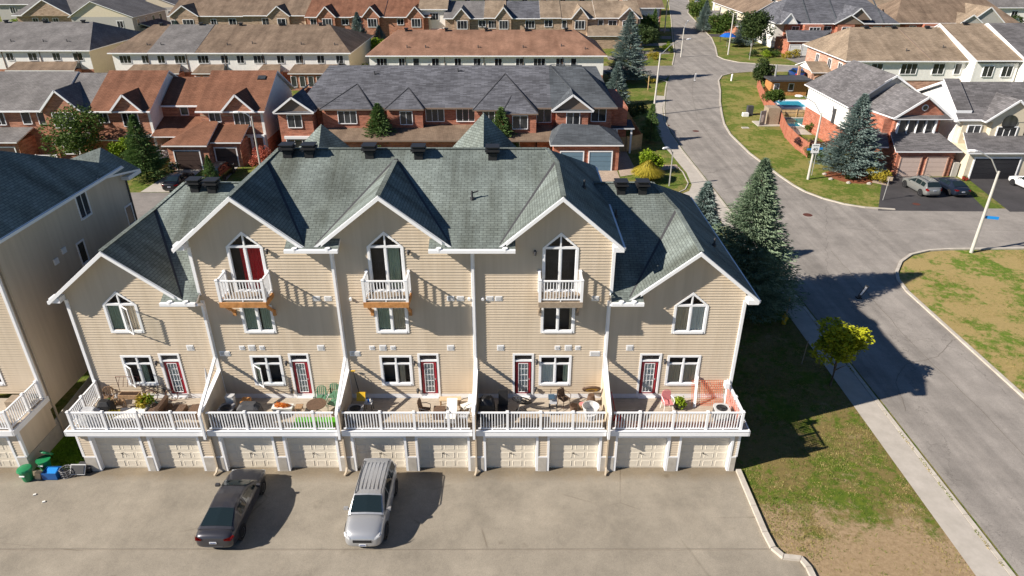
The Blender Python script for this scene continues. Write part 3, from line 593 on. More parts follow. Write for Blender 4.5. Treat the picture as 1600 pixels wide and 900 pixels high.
px, pz, s = G_[3]; b.slab([(px, 27.28, pz), (px, 27.2 + (pz - ZC) / MC, pz), (px - (pz - ZC) / s, 27.28, ZC + .04)], .14)
dorm(b, 2, MC, ZC)
rf = b.build('roof', ['shingle_main', 'white'], T); rf['label'] = 'high middle roof with three steep gables'
# dark strips that paint shade and debris into the valleys beside the gables
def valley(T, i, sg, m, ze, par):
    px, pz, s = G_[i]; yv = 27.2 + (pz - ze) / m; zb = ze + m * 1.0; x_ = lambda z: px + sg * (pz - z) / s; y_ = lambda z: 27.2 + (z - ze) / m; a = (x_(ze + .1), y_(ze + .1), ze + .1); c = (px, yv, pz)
    MB().bar((a[0], a[1], a[2] + .02), (c[0], c[1], c[2] + .02), .17, .03).build('valley_shade_strip', 'dark_grey', par)
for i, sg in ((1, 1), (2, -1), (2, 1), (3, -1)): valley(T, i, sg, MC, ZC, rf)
cp = MB()
for a, c in (((rl, RC, ZRC), (rr_, RC, ZRC)), ((rr_, RC, ZRC), (2.17, 32.2, 13.43)), ((2.17, 32.2, 13.43), (2.17, 27.3, 13.43)), ((rl, RC, ZRC), (-11.95, 32.2, 13.45)), ((-11.95, 32.2, 13.45), (-11.95, 27.3, 13.45)), ((-5.66, 32.2, 13.48), (-5.66, 27.3, 13.48))):
    cp.bar((a[0], a[1], a[2] + .01), (c[0], c[1], c[2] + .01), .22, .03)
cp.build('ridge_cap', 'shingle_main', rf)
for i, (x0, x1, xe, strip) in enumerate(((-21.12, -14.05, 0, (-16.0, -14.36)), (4.25, 11.25, 4, (4.53, 6.0)))):
    px, pz, s = G_[0] if i == 0 else G_[4]; b = MB(); yv = 27.2 + (pz - ZE) / ME_; rx = px + (ZRE - pz) / s if i == 0 else px - (ZRE - pz) / s; o_ = -1 if i == 0 else 1
    ex = x0 if i == 0 else x1; ix = -14.05 if i == 0 else 4.25; ze = pz - s * abs(ex - px); YB = 41.0
    b.slab([(min(ex - o_ * .5, ix), 28.3, ZE + ME_ * 1.1 - .012), (max(ex - o_ * .5, ix), 28.3, ZE + ME_ * 1.1 - .012), (max(rx, ix), RE_, ZRE), (min(rx, ix), RE_, ZRE)], .12)
    b.slab([(strip[0], 27.18, ZE), (strip[1], 27.18, ZE), (strip[1], 28.34, ZE + ME_ * 1.15), (strip[0], 28.34, ZE + ME_ * 1.15)], .12)
    b.slab([(ex, 27.28, ze), (px, 27.28, pz), (px, yv, pz), (rx, RE_, ZRE), (ex, YB, ze)], .14)
    b.slab([(min(ex, ix), YB, ze), (max(ex, ix), YB, ze), (max(rx, ix), RE_, ZRE - .003), (min(rx, ix), RE_, ZRE - .003)], .12)
    b.slab([(px, 27.28, pz), (px, yv, pz), (px - o_ * (pz - ZE) / s, 27.28, ZE + .04)], .14)
    rf2 = b.build('roof', ['shingle_main', 'white'], T); rf2['label'] = 'lower end roof on the ' + ('left' if i == 0 else 'right')
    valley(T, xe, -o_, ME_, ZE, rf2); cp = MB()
    for a, c in (((rx, RE_, ZRE), (ix, RE_, ZRE)), ((rx, RE_, ZRE), (px, yv, pz)), ((px, yv, pz), (px, 27.3, pz))): cp.bar((a[0], a[1], a[2] + .01), (c[0], c[1], c[2] + .01), .22, .03)
    cp.build('ridge_cap', 'shingle_main', rf2)
# rear pyramids turned on their corner
for (x, y, zp) in ((-1.5, 36.6, 14.75), (-10.25, 36.6, 14.15)):
    b = MB(); h = 3.6; q = [(x - h, y, 10.9), (x, y - h, 10.9), (x + h, y, 10.9), (x, y + h, 10.9)]
    for i in range(4): b.face([q[i], q[(i + 1) % 4], (x, y, zp)])
    b.build('turret_roof', 'shingle_main', T)
# white rake boards on the gables, gutters with straps, downspouts
b = MB()
def rake(b, i, lo, hi):
    px, pz, s = G_[i]
    for sg, lim in ((-1, lo), (1, hi)):
        e = lim; ze = pz - s * abs(e - px); P = [(px, pz - .02), (e, ze - .02), (e, ze - .2), (px, pz - .22)]
        F = [(a, 27.24, c) for a, c in P]; B = [(a, 27.275, c) for a, c in P]
        if sg > 0: F = F[::-1]; B = B[::-1]
        b.face(F); b.face(B[::-1]); [b.face([F[j], B[j], B[(j + 1) % 4], F[(j + 1) % 4]]) for j in range(4)]
for i, lo, hi in ((0, -21.15, -15.35), (1, -14.88, -9.15), (2, -8.35, -3.05), (3, -.25, 4.93), (4, 5.85, 11.28)):
    bb = MB(); rake(bb, i, lo, hi); bb.build('rake_board', 'white', T)
for (x, z, sg) in ((-14.62, 10.95, -1), (4.7, 10.85, 1), (-20.88, 8.3, -1), (11.04, 8.22, 1)):     # boxed eave returns at the corners
    q = MB(); q.box(x - .24, x + .24, 27.29, 27.74, z - .02, z + .22); q.build('eave_return', 'white', T)
for (a, c, z) in ((-9.95, -7.60, ZC), (-3.65, .15, ZC), (-16.0, -14.38, ZE), (4.53, 6.0, ZE)):
    q = MB(); q.box(a, c, 27.05, 27.17, z - .16, z - .02); q.box(a, c, 27.07, 27.2, z - .02, z + .0); q.build('gutter', 'white', T)
    for u in (a + .45, c - .45): MB().tube([(u, 27.16, z - .1), (u, 27.16, z + .06)], .12, 10).build('gutter_strap', 'white', T)
for (x, z) in ((xr + .04, 0), (xl - .04, 0)):
    zz = (zr_ if x > 0 else zl) - .14; MB().box(x - .06, x + .06, 27.3, 38.9, zz - .02, zz + .1).build('gutter', 'white', T)
MB().box(11.24, 11.36, 27.3, 40.9, 8.28, 8.42).build('gutter', 'white', T); MB().box(-21.24, -21.12, 27.3, 40.9, 8.22, 8.36).build('gutter', 'white', T)
for k, (x, zt) in enumerate(((-14.34, 8.3), (-8.06, 10.95), (-1.77, 10.95), (4.51, 8.3))):
    q = MB(); pts = [(x, 27.1, zt), (x, 27.62, zt - .25), (x, 27.62, 5.1), (x, 25.12, 3.80), (x, 25.0, 3.68), (x, 25.0, 2.3)]
    for a, c in zip(pts, pts[1:]): q.bar(a, c, .13, .11)
    q.build('downspout', 'white', T)
    q = MB(); pts = [(x + .02, 25.0, 2.32), (x + .05, 25.3, 2.15), (x + .05, 25.3, .3), (x + .02, 25.12, .12), (x - .02, 24.95, .08)]
    for a, c in zip(pts, pts[1:]): q.bar(a, c, .085, .075)
    q.build('downspout', 'pipe_tan', T); MB().box(x - .09, x + .09, 27.69, 27.74, 2.7, zt - .1).build('corner_board', 'white', T)
for x, z0_, z1_ in ((-20.63, 2.7, 8.25), (10.80, 2.7, 8.2), (-14.38, 8.5, 10.9), (4.56, 8.5, 10.85)):
    MB().box(x - .07, x + .07, 27.66, 27.82, z0_, z1_).build('corner_board', 'white', T)
for x in (-20.63, 10.8): MB().box(x - .06, x + .06, YG - .03, YG + .1, .9, 2.4).build('corner_board', 'white', T)
# --- walls
WIN = [(-18.86, -17.60, 3.52, 5.06), (-12.6, -11.3, 3.52, 5.06), (-6.32, -4.98, 3.52, 5.06), (1.42, 2.78, 3.52, 5.06), (7.65, 9.05, 3.52, 5.06)]
WIN2 = [None, (-12.58, -11.28, 6.55, 7.85), (-6.32, -4.98, 6.55, 7.85), (1.46, 2.84, 6.55, 7.85), None]
DOOR = [(-17.02, -16.2), (-10.74, -9.95), (-4.48, -3.66), (.13, .96), (6.3, 7.16)]
PENT = [(-18.92, -17.55, 6.56, 7.98, 8.58), (-12.62, -11.2, 8.72, 10.92, 11.55), (-6.36, -4.94, 8.72, 10.92, 11.55), (1.47, 2.87, 8.72, 10.86, 11.5), (7.67, 9.05, 6.52, 7.92, 8.52)]
for i in range(5):
    a, c = UX[i], UX[i + 1]; px, pz, s = G_[i]; ze = ZE + .15 if i in (0, 4) else ZC + .12
    lr = lambda z, a=a, c=c, px=px, pz=pz, s=s, ze=ze: (a, c) if z <= ze - .1 else ((max(a, px - (pz - .1 - z) / s), min(c, px + (pz - .1 - z) / s)) if z < pz - .12 else None)
    H = [rect_hole(WIN[i][0], WIN[i][1], WIN[i][2], WIN[i][3]), rect_hole(DOOR[i][0], DOOR[i][1], ZD, 5.2), pent_hole(*PENT[i])]
    if WIN2[i]: H.append(rect_hole(*WIN2[i]))
    b = MB(); lap_siding(b, lr, 2.9, pz - .13, FRONT(YW), H); wo = b.build('wall', 'siding', T); 
    MB().box(a, c, YW - .03, YW, ZD - .02, ZD + .24).build('skirting_board', 'white_trim', T)
    if i: MB().box(a - .0, c, YW + 0.9, YW + 1.0, 2.7, 8.2)
b = MB()
lap_siding(b, lambda z: (YG, 41.0), .9, 2.6, SIDER(10.8)); lap_siding(b, lambda z: (YW, 41.0), 2.6, 8.6, SIDER(10.8))
lap_siding(b, lambda z: (-41.0, -YG), .9, 2.6, SIDEL(-20.63)); lap_siding(b, lambda z: (-41, -YW), 2.6, 8.6, SIDEL(-20.63))
lap_siding(b, lambda z: (YW, 38.9), 8.4, 11.2, SIDER(4.51)); lap_siding(b, lambda z: (-38.9, -YW), 8.4, 11.2, SIDEL(-14.34))
b.build('side_wall', 'siding', T)
b = MB(); b.box(-20.63, 10.8, 40.9, 41.0, 0, 8.6); b.box(-14.34, 4.51, 38.8, 38.9, 8.3, 11.1); b.build('rear_wall', 'siding', T)
b = MB(); b.box(-20.6, 10.77, 25.45, 40.9, 2.2, 2.4); b.build('floor_slab', 'concrete', T)
ws = []
for i in range(5):
    x0 = UX[i]; ws += [(x0 + .52, x0 + 2.92), (x0 + 3.56, x0 + 5.94)]
ws[0] = (-19.98, -17.72); ws[1] = (-17.22, -14.98)
b = MB(); prev = -20.63
for (a, c) in ws + [(10.8, 10.8)]:
    a_ = a - .11 if a < 10.8 else a
    lap_siding(b, lambda z, p=prev, q=a_: (p, q), .92, 2.42, FRONT(YG)); 
    fo = MB(); fo.box(prev, a_, YG - .06, YG + .35, -.05, .86); fo.build('foundation', 'concrete', T); MB().box(prev, a_, YG - .05, YG + .02, .87, .93).build('drip_board', 'white_trim', T)
    prev = c + .11
lap_siding(b, lambda z: (-20.63, 10.8), 2.195, 2.42, FRONT(YG)); b.build('garage_wall', 'siding', T)
MB().box(10.45, 10.79, YG, 41, -.05, .86).build('foundation', 'concrete', T); MB().box(-20.62, -20.3, YG + .35, 41, -.05, .86).build('foundation', 'concrete', T)
for k, (a, c) in enumerate(ws):
    garage_door(T, a, c); MB().tube([((a + c) / 2, YG - .14, 2.3), ((a + c) / 2, YG, 2.36)], [.07, .03], 8).build('garage_light', 'dark_grey', T)
MB().box(-20.5, 10.7, YG + 2.3, YG + 2.4, 0, 2.2).build('garage_rear_wall', 'interior', T)
# --- decks
for i in range(5):
    a, c = UX[i] + (.09 if i else -.25), UX[i + 1] - (.09 if i < 4 else -.28)
    MB().box(a, c, 25.14, YW - .04, 2.40, 2.58).build('deck_floor', 'stucco', T)
    q = MB(); n = 18
    for j in range(n): y0 = 25.15 + 2.55 * j / n; q.box(a + .01, c - .01, y0, y0 + 2.55 / n - .012, 2.58, ZD)
    o = q.build('deck_boards', 'deck_board', T); o['kind'] = 'stuff'
    q = MB(); q.box(a - (.02 if i == 0 else 0), c + (.02 if i == 4 else 0), 25.09, 25.135, 2.38, 2.66); q.box(a, c, 25.06, 25.19, 2.66, 2.68); q.box(a, c, 25.135, 25.34, 2.36, 2.40)
    if i == 0: q.box(a - .05, a, 25.09, YW, 2.38, 2.66)
    if i == 4: q.box(c, c + .05, 25.09, YW, 2.38, 2.66)
    q.build('deck_fascia', 'white', T)
PX = [[-20.51, -18.94, -17.38, -15.79, -14.5], [-14.2, -12.36, -10.8, -9.21, -8.2], [-7.92, -6.11, -4.54, -2.95, -1.9], [-1.64, -.21, 1.33, 2.83, 4.38], [4.64, 5.93, 7.49, 9.06, 10.68]]
for i, p in enumerate(PX): railing(T, (p[0], 25.22), (p[-1], 25.22), ZD, 1.02, [(x, 25.22) for x in p[1:-1]], .128, (i == 0, i == 4))
railing(T, (-20.55, 27.62), (-20.51, 25.28), ZD, 1.02, [(-20.53, 26.4)], .128, (True, False)); railing(T, (10.66, 27.62), (10.68, 25.28), ZD, 1.02, [(10.67, 26.4)], .128, (True, False))
for k, x in enumerate(UX[1:5]):
    q = MB()
    P = [(25.18, 2.45), (YW - .04, 2.45), (YW - .04, 4.30), (25.18, 3.72)]; A = [(x - .08, y, z) for y, z in P]; B = [(x + .08, y, z) for y, z in P]
    q.face(A[::-1]); q.face(B); [q.face([A[j], A[(j + 1) % 4], B[(j + 1) % 4], B[j]]) for j in range(4)]
    q.build('privacy_wall', 'siding', T); MB().bar((x, 25.16, 3.735), (x, YW - .04, 4.32), .2, .035).build('wall_cap', 'white', T)
# --- windows, doors
CW, CR, CG, CT = 'curtain_white', 'curtain_red', 'curtain_green', 'curtain_tan'
near_window(T, *WIN[0], cur=[(.55, .75, CG)], openl=0); near_window(T, *WIN[1], cur=[(.05, .2, CG)], openl=0); near_window(T, *WIN[2], cur=[(.6, .8, CT)])
near_window(T, *WIN[3], cur=[(0, .45, CW), (.8, .98, CG)], muntin=False); near_window(T, *WIN[4], cur=[(.0, .42, CT), (.55, 1, CT)], label='ground floor window with tan drapes')
near_window(T, *WIN2[1], cur=[(0, .42, CG), (.6, .98, CG)], transom=0); near_window(T, *WIN2[2], cur=[(0, .48, CG), (.55, 1, CT)], transom=0, openl=None); near_window(T, *WIN2[3], cur=[(.9, 1, CT)], transom=0)
pl = [dict(cur=[(0, .45, CG), (.55, 1, CT)], openl=1, transom=0), dict(cur=[(.3, .48, CR), (.5, 1, CR)], transom=0, label='balcony doors with red curtains under a pointed top'), dict(cur=[(.52, .92, CG)], transom=0, label='balcony doors with a green curtain under a pointed top'), dict(cur=[], transom=0, label='balcony doors without curtains under a pointed top'), dict(cur=[(0, .45, CT), (.52, 1, CW)], transom=0)]
for i in range(5): x0, x1, z0, z1, zp = PENT[i]; near_window(T, x0, x1, z0, z1, zp, **pl[i])
for i in range(5): deck_door(T, *DOOR[i])
for x in (-15.47, -12.51, -9.19, -6.21, -2.95, -.55, 2.7, 5.66): wall_vent(T, x, 5.6, w_=.34, h=.3)
for x in (-12.98, -12.02, -6.73, -5.72, 2.18, 3.16): wall_vent(T, x, 5.6, w_=.26, h=.24)
for x in (-9.04, -8.51, -2.84, -2.39, -1.03, -.62, 3.85): wall_vent(T, x, 8.3, w_=.34, h=.26)
for x in (-13.87, -7.58, 4.0): wall_vent(T, x, 5.27, w_=.5, h=.28)
for x in (-7.45, -1.98, -1.35): MB().tube([(x, YW - .12, 8.28), (x, YW, 8.3)], .07, 8).build('pipe_stub', 'white', T)
for x, z in ((-10.91, 10.7), (-4.62, 10.66), (1.03, 10.63), (-11.02 + .05, 4.75), (-4.75, 4.75), (1.2, 4.8), (7.42, 4.82), (-17.28, 4.75), (-10.95, 3.1), (-4.68, 3.1), (1.15, 3.2), (-17.25, 3.2)): wall_light(T, x, z)
# --- balconies
for k, (a, c, m_) in enumerate(((-13.08, -10.98, 'wood_orange'), (-6.64, -4.62, 'wood_orange'), (1.18, 3.16, 'wood_grey'))):
    r = empty('balcony', ((a + c) / 2, YW, 8.6), T); y0 = 26.7; z = 8.66
    q = MB(); q.box(a, c, y0 - .04, y0, z - .26, z + .0); q.box(a, a + .04, y0, YW - .02, z - .26, z); q.box(c - .04, c, y0, YW - .02, z - .26, z); q.build('rim_joist', m_, r)
    q = MB(); [q.box(a + .042, c - .042, y0 + .01 + .14 * j, y0 + .14 + .14 * j, z - .04, z - .003) for j in range(7)]; o = q.build('balcony_boards', 'wood_grey', r); o['kind'] = 'stuff'
    for x in (a + .12, c - .12): MB().bar((x, y0 + .1, z - .2), (x, YW - .03, z - 1.05), .09, .12).build('brace', m_, r); 
    for x in (a + .12, c - .12): MB().box(x - .07, x + .07, YW - .09, YW, z - 1.25, z - .95).build('brace_foot', m_, r)
    railing(T, (a + .06, y0 + .06), (c - .06, y0 + .06), z, 1.03, None, .135); railing(T, (a + .06, YW - .08), (a + .06, y0 + .06), z, 1.03, None, .135, (True, False)); railing(T, (c - .06, YW - .08), (c - .06, y0 + .06), z, 1.03, None, .135, (True, False))
    # boards and things stored against the balcony rail
# --- roof vents and stacks
for x, y, z in ((-10.95, 32.65, 13.62), (-9.9, 32.65, 13.62), (-6.95, 32.6, 13.6), (-4.55, 32.55, 13.58), (-.95, 32.5, 13.56), (-16.35, 33.65, 11.52), (-15.45, 33.6, 11.5), (5.6, 33.5, 11.47), (6.7, 33.5, 11.47)): roof_vent(T, x, y, z)
for x, y, z in ((-1.85, 29.95, 12.37), (3.5, 31.6, 12.35), (5.2, 31.95, 10.7), (10.0, 30.9, 9.6)):
    q = MB(); q.tube([(x, y, z - .1), (x, y, z + .35)], .05, 8); q.tube([(x, y, z - .1), (x, y, z + .04)], .11, 8); q.build('vent_stack', 'dark_grey', T)
MB().bar((-1.85, 29.95, 12.62), (-1.55, 30.0, 12.72), .05).build('vent_stack', 'dark_grey', T)
# ================================================================ the neighbouring tan block on the left
T = thing('townhouse_block', 'tan siding townhouse block cut off by the left edge, its side wall in shade', 'townhouses', (-30, 33, 0), BLOCKG)
XR = -23.4; px, pz, s = -25.73, 13.43, .86; xe = -23.02; ze = pz - s * (xe - px); rx = px - (ZRC - pz) / s; b = MB(); yv = 27.2 + (pz - ZC) / MC
b.slab([(xe, 27.28, ze), (xe, 38.98, ze), (rx, RC, ZRC), (px, yv, pz), (px, 27.28, pz)], .14)
b.slab([(-45, 27.75, ZC + .25), (xe - .25, 27.75, ZC + .25), (rx, RC, ZRC), (-45, RC, ZRC)], .12); b.slab([(-45, 38.98, ZC), (-45, RC, ZRC - .003), (rx, RC, ZRC - .003), (xe, 38.98, ZC)], .12)
b.slab([(px, 27.28, pz), (px, yv, pz), (px - (pz - ZC) / s, 27.28, ZC + .04)], .14)
b.slab([(-23.05, 36.4, 11.15), (-22.95, 40.7, 10.35), (-24.2, 39.4, 12.05)], .12); b.slab([(-22.95, 40.7, 10.35), (-26, 40.7, 10.35), (-24.2, 39.4, 12.05)], .12); b.slab([(-24.2, 39.4, 12.05), (-26, 40.7, 10.35), (-26.2, 36.4, 11.6)], .12); b.slab([(-24.2, 39.4, 12.05), (-26.2, 36.4, 11.6), (-23.05, 36.4, 11.15)], .12)
b.build('roof', ['shingle_main', 'white'], T)
bb = MB(); G_[5] = (px, pz, s); rake(bb, 5, px - 2.5, xe + .03); bb.build('rake_board', 'white', T)
MB().box(xe - .02, xe + .1, 27.3, 38.9, ze - .16, ze - .02).build('gutter', 'white', T); MB().box(XR, xe, 27.3, 39.2, ze - .2, ze - .16).build('soffit', 'white', T); MB().box(-23.4, -22.93, 39.2, 40.7, 10.1, 10.32).build('eave_return', 'white', T)
for u in ((XR, 27.7, 11.0), (XR, 39.6, 10.1)): MB().box(u[0] - .06, u[0] + .07, u[1] - .07, u[1] + .07, 2.6 if u[1] < 30 else 1.5, u[2]).build('corner_board', 'white' if u[1] < 30 else 'dark_grey', T)
b = MB(); lap_siding(b, lambda z: (-29.7, XR) if z < 11 else (max(-29.7, px - (pz - .1 - z) / s), min(XR, px + (pz - .1 - z) / s)), 2.9, pz - .13, FRONT(YW), [rect_hole(-26.6, -25.2, 3.52, 5.06)]); b.build('wall', 'siding', T)
near_window(T, -26.6, -25.2, 3.52, 5.06); b = MB(); lap_siding(b, lambda z: (-40, -29.7), 2.9, 11.2, FRONT(YW)); b.build('wall', 'siding', T)
b = MB(); W = ((34.6, 35.5, 9.5, 11.0), (38.75, 39.4, 7.4, 8.5), (33.55, 34.1, 7.28, 8.4))
lap_siding(b, lambda z: (YG, YW) , .9, 2.42, SIDER(XR)); lap_siding(b, lambda z: (YW, 39.6), 1.9, 11.0, SIDER(XR), [rect_hole(*q) for q in W]); o = b.build('side_wall', 'siding', T)
for (a, c, z0, z1) in W: window(T, XR, (a + c) / 2, z0, c - a, z1 - z0, 2 if c - a > .8 else 1, R(90), 'pane_dark', .1)
MB().box(-40, XR - .02, 39.5, 39.6, 0, 11).build('rear_wall', 'siding', T)
b = MB(); b.box(XR - .3, XR + .03, YG - .05, YW, -.05, .86); b.mesh([(XR + .03, YW, -.05), (XR + .03, 39.6, -.05), (XR + .03, 39.6, 2.5), (XR + .03, 31.5, 2.05), (XR + .03, 31.5, 1.5), (XR + .03, YW, 1.2)] + [(XR - .02, YW, -.05), (XR - .02, 39.6, -.05), (XR - .02, 39.6, 2.5), (XR - .02, 31.5, 2.05), (XR - .02, 31.5, 1.5), (XR - .02, YW, 1.2)], [(0, 1, 2, 3, 4, 5), (0, 5, 11, 6), (5, 4, 10, 11), (4, 3, 9, 10), (3, 2, 8, 9)]); b.build('foundation', 'concrete', T)
for y, z in ((31.6, 8.35), (32.4, 8.6)): MB().box(XR, XR + .09, y - .17, y + .17, z - .15, z + .15).build('wall_vent', 'white', T)
q = MB(); pts = [(XR + .1, 27.95, 10.9), (XR + .1, 27.95, .35), (XR + .6, 27.95, .12), (XR + 1.3, 27.9, .08)]; [q.bar(a, c, .09, .07) for a, c in zip(pts, pts[1:])]; q.build('downspout', 'pipe_tan', T)
WL_ = ((-29.0, -26.6), (-25.95, -23.98)); b = MB()
for (p, q_) in ((-29.7, -29.11), (-26.49, -26.06), (-23.87, XR)): lap_siding(b, lambda z, p=p, q=q_: (p, q), .92, 2.42, FRONT(YG)); MB().box(p, q_, YG - .06, YG + .35, -.05, .86).build('foundation', 'concrete', T); MB().box(p, q_, YG - .05, YG + .02, .87, .93).build('drip_board', 'white_trim', T)
lap_siding(b, lambda z: (-40, XR), 2.195, 2.42, FRONT(YG)); b.build('garage_wall', 'siding', T)
for a, c in WL_: garage_door(T, a, c)
MB().box(XR - .06, XR + .05, YG - .05, YG + .1, .9, 2.42).build('corner_board', 'white', T)
q = MB(); q.box(-40, XR + .02, 25.14, YW - .04, 2.40, 2.62); q.build('deck_floor', 'deck_board', T); q = MB(); q.box(-40, XR + .06, 25.09, 25.135, 2.38, 2.68); q.box(XR + .03, XR + .1, 25.09, YW + .1, 2.38, 2.66); q.build('deck_fascia', 'white', T)
railing(T, (-29.7, 25.22), (XR - .06, 25.22), ZD, 1.02, [(-28.1, 25.22), (-26.5, 25.22), (-25, 25.22)], .128, (False, True)); railing(T, (XR - .08, 27.62), (XR - .07, 25.28), ZD, 1.02, [(XR - .075, 26.6)], .128, (True, False))

# ================================================================ vegetation
def leafcluster(vs, fs, c, s, rr, k=3, up=.4):
    for _ in range(k):
        a = rr.uniform(0, 6.283); t = rr.uniform(-.9, 1.2); u = Vector((math.cos(a), math.sin(a), t * .6)).normalized(); v = Vector((rr.gauss(0, 1), rr.gauss(0, 1), rr.gauss(0, 1) + up)).cross(u).normalized()
        p = Vector(c) + Vector((rr.gauss(0, s * .5), rr.gauss(0, s * .5), rr.gauss(0, s * .4))); w_ = s * rr.uniform(.45, .9); n = len(vs)
        vs += [p - u * w_, p + v * w_ * .55, p + u * w_, p - v * w_ * .55]; fs.append((n, n + 1, n + 2, n + 3))
def mk(vs, fs, name, mat): return MB().mesh(vs, fs).build(name, mat, link=False)
def spruce_mesh(h, r, seed, mat, dens=1.0, size=1.0, ragged=.27):
    def f():
        rr = random.Random(seed); vs, fs = [], []; nb = int(330 * dens); g = 2.399963
        for i in range(nb):
            t = (i + .5) / nb; z = h * (.04 + .95 * (1 - (1 - t) ** 1.0)); k = 1 - z / h; L = r * (k ** .95) * rr.uniform(1 - ragged, 1 + ragged) * (1 + .16 * noise.noise(Vector((math.cos(i * g) * 1.5, math.sin(i * g) * 1.5, z * .9 + seed)))) + .05; L *= min(1, .72 + z / h * 3.5); az = i * g + rr.uniform(-.4, .4)
            ca, sa = math.cos(az), math.sin(az); rise = .28 - .5 * (1 - t); m_ = max(4, int(L / (.17 * size)))
            for j in range(m_):
                q = (j + 1) / m_; 
                if q < .3 and rr.random() < .75: continue
                d_ = L * q; zz = z + d_ * rise * .5 + .16 * L * q * q + rr.gauss(0, .03); spread = .10 + .34 * L * q * (1 - q * .62)
                for _ in range(2 if q < .6 else 3):
                    o_ = rr.uniform(-1, 1) * spread; px_, py_ = ca * d_ - sa * o_, sa * d_ + ca * o_
                    # a drooping needle spray
                    a = az + o_ * .9 + rr.gauss(0, .35); ln = .20 * size * rr.uniform(.7, 1.35); w_ = ln * .42; dz = -abs(o_) * .18; u = Vector((math.cos(a), math.sin(a), rr.uniform(-.35, .35))); v = Vector((-math.sin(a), math.cos(a), rr.uniform(-.5, .5))); p = Vector((px_, py_, zz + dz)); n = len(vs)
                    vs += [p - u * ln * .5 - v * w_ * .5, p - u * ln * .5 + v * w_ * .5, p + u * ln]; fs.append((n, n + 1, n + 2))
                    n = len(vs); v2 = Vector((-math.sin(a) * .3, math.cos(a) * .3, .9)); vs += [p - u * ln * .4 - v2 * w_ * .4, p - u * ln * .4 + v2 * w_ * .5, p + u * ln * .9]; fs.append((n, n + 1, n + 2))
        return mk(vs, fs, 'crown', mat)
    return shared(('spr', h, r, seed, mat), f)
def trunk_mesh(h, r0, limbs=0, seed=1, spread=1.0, lz=.35):
    def f():
        rr = random.Random(seed); b = MB(); b.tube([(0, 0, -.1), (rr.gauss(0, .02), rr.gauss(0, .02), h * .4), (rr.gauss(0, .04), rr.gauss(0, .04), h)], [r0, r0 * .7, r0 * .25], 7)
        for i in range(limbs):
            z = h * (lz + (.95 - lz) * i / max(1, limbs)); a = i * 2.4; L = spread * rr.uniform(.6, 1) ; b.tube([(0, 0, z), (math.cos(a) * L * .5, math.sin(a) * L * .5, z + L * .35), (math.cos(a) * L, math.sin(a) * L, z + L * .6)], [r0 * .4, r0 * .25, r0 * .1], 5)
        return b.build('trunk', 'bark', link=False)
    return shared(('trk', h, r0, limbs, seed, spread, lz), f)
def conifer(x, y, h, r, label, mat='needles_blue', seed=1, dens=1.0, size=1.0, base=(10, 3.2), name='spruce_tree', grp='spruce trees'):
    T_ = thing(name, label, 'tree', (x, y, 0), grp, random.Random(x * 7 + y).uniform(0, 6)); H0, R0 = base
    t = put(trunk_mesh(round(h * .9, 1), .05 + h * .014), 'trunk', T_, (x, y, 0)); c = put(spruce_mesh(H0, R0, seed, mat, dens, size), 'crown', T_, (x, y, .15), 0, (r / R0, r / R0, h / H0)); return T_
def crown_mesh(rx, rz, seed, mat, n=900, leaf=.16, lumps=9, hollow=.55):
    def f():
        rr = random.Random(seed); vs, fs = [], []; L = []
        for i in range(lumps):
            a = i * 2.4 + rr.uniform(-.4, .4); t = rr.uniform(-.75, .95); q = math.sqrt(max(0, 1 - t * t)) * rr.uniform(.35, .75); L.append((Vector((math.cos(a) * rx * q, math.sin(a) * rx * q, rz * t * .68)), rr.uniform(.34, .58)))
        L.append((Vector((0, 0, 0)), .62))
        for i in range(int(n * 2.4)):
            c, k = L[rr.randrange(len(L))]; d_ = Vector((rr.gauss(0, 1), rr.gauss(0, 1), rr.gauss(0, 1))).normalized() * (hollow + (1.04 - hollow) * rr.random() ** .6); p = c + Vector((d_.x * rx * k, d_.y * rx * k, d_.z * rz * k)); 
            if noise.noise(p * (1.6 / max(rx, .5)) * 2 + Vector((seed, 0, 0))) < -.42: continue
            leafcluster(vs, fs, p, leaf, rr, 3)
        return mk(vs, fs, 'crown', mat)
    return shared(('crn', rx, rz, seed, mat, n, leaf), f)
def broadleaf(x, y, h, r, label, mat='leaves', seed=1, n=900, leaf=.18, th=None, grp='broadleaf trees', name='broadleaf_tree', rz=None, lumps=9):
    th = h * .35 if th is None else th; rz = (h - th) / 2 if rz is None else rz
    T_ = thing(name, label, 'tree', (x, y, 0), grp); put(trunk_mesh(round(th + rz, 1), .03 + h * .016, 6, seed, r * .6), 'trunk', T_, (x, y, 0)); put(crown_mesh(r, rz, seed, mat, n, leaf, lumps), 'crown', T_, (x, y, h - rz)); return T_
def shrub(x, y, h, r, label, mat='leaves', seed=1, n=260, leaf=.12, z0=0, grp='garden shrubs', flowers=None, name='shrub'):
    T_ = thing(name, label, 'shrub', (x, y, z0), grp); put(crown_mesh(r, h * .55, seed, mat, n, leaf, 6, .3), 'foliage', T_, (x, y, z0 + h * .5)); put(trunk_mesh(round(h * .5, 1), .03, 3, seed, r * .5, .2), 'stem', T_, (x, y, z0))
    if flowers: put(crown_mesh(r, h * .5, seed + 50, flowers, 60, .06, 6, .9), 'flowers', T_, (x, y, z0 + h * .56))
    return T_
SP = 'spruce trees along the street'
BIG = dict(base=(10.6, 3.5), seed=11, dens=4.2, size=.85); MID = dict(base=(7.5, 2.6), seed=12, dens=2.8, size=.9)
conifer(15.9, 41.6, 10.6, 3.6, 'tallest grey green spruce beside the right end of the tan block', 'needles_mid', **BIG, grp=SP)
conifer(14.3, 47.6, 7.0, 2.5, 'shorter blue spruce just behind the right gable of the tan block', 'needles_blue', **MID, grp=SP)
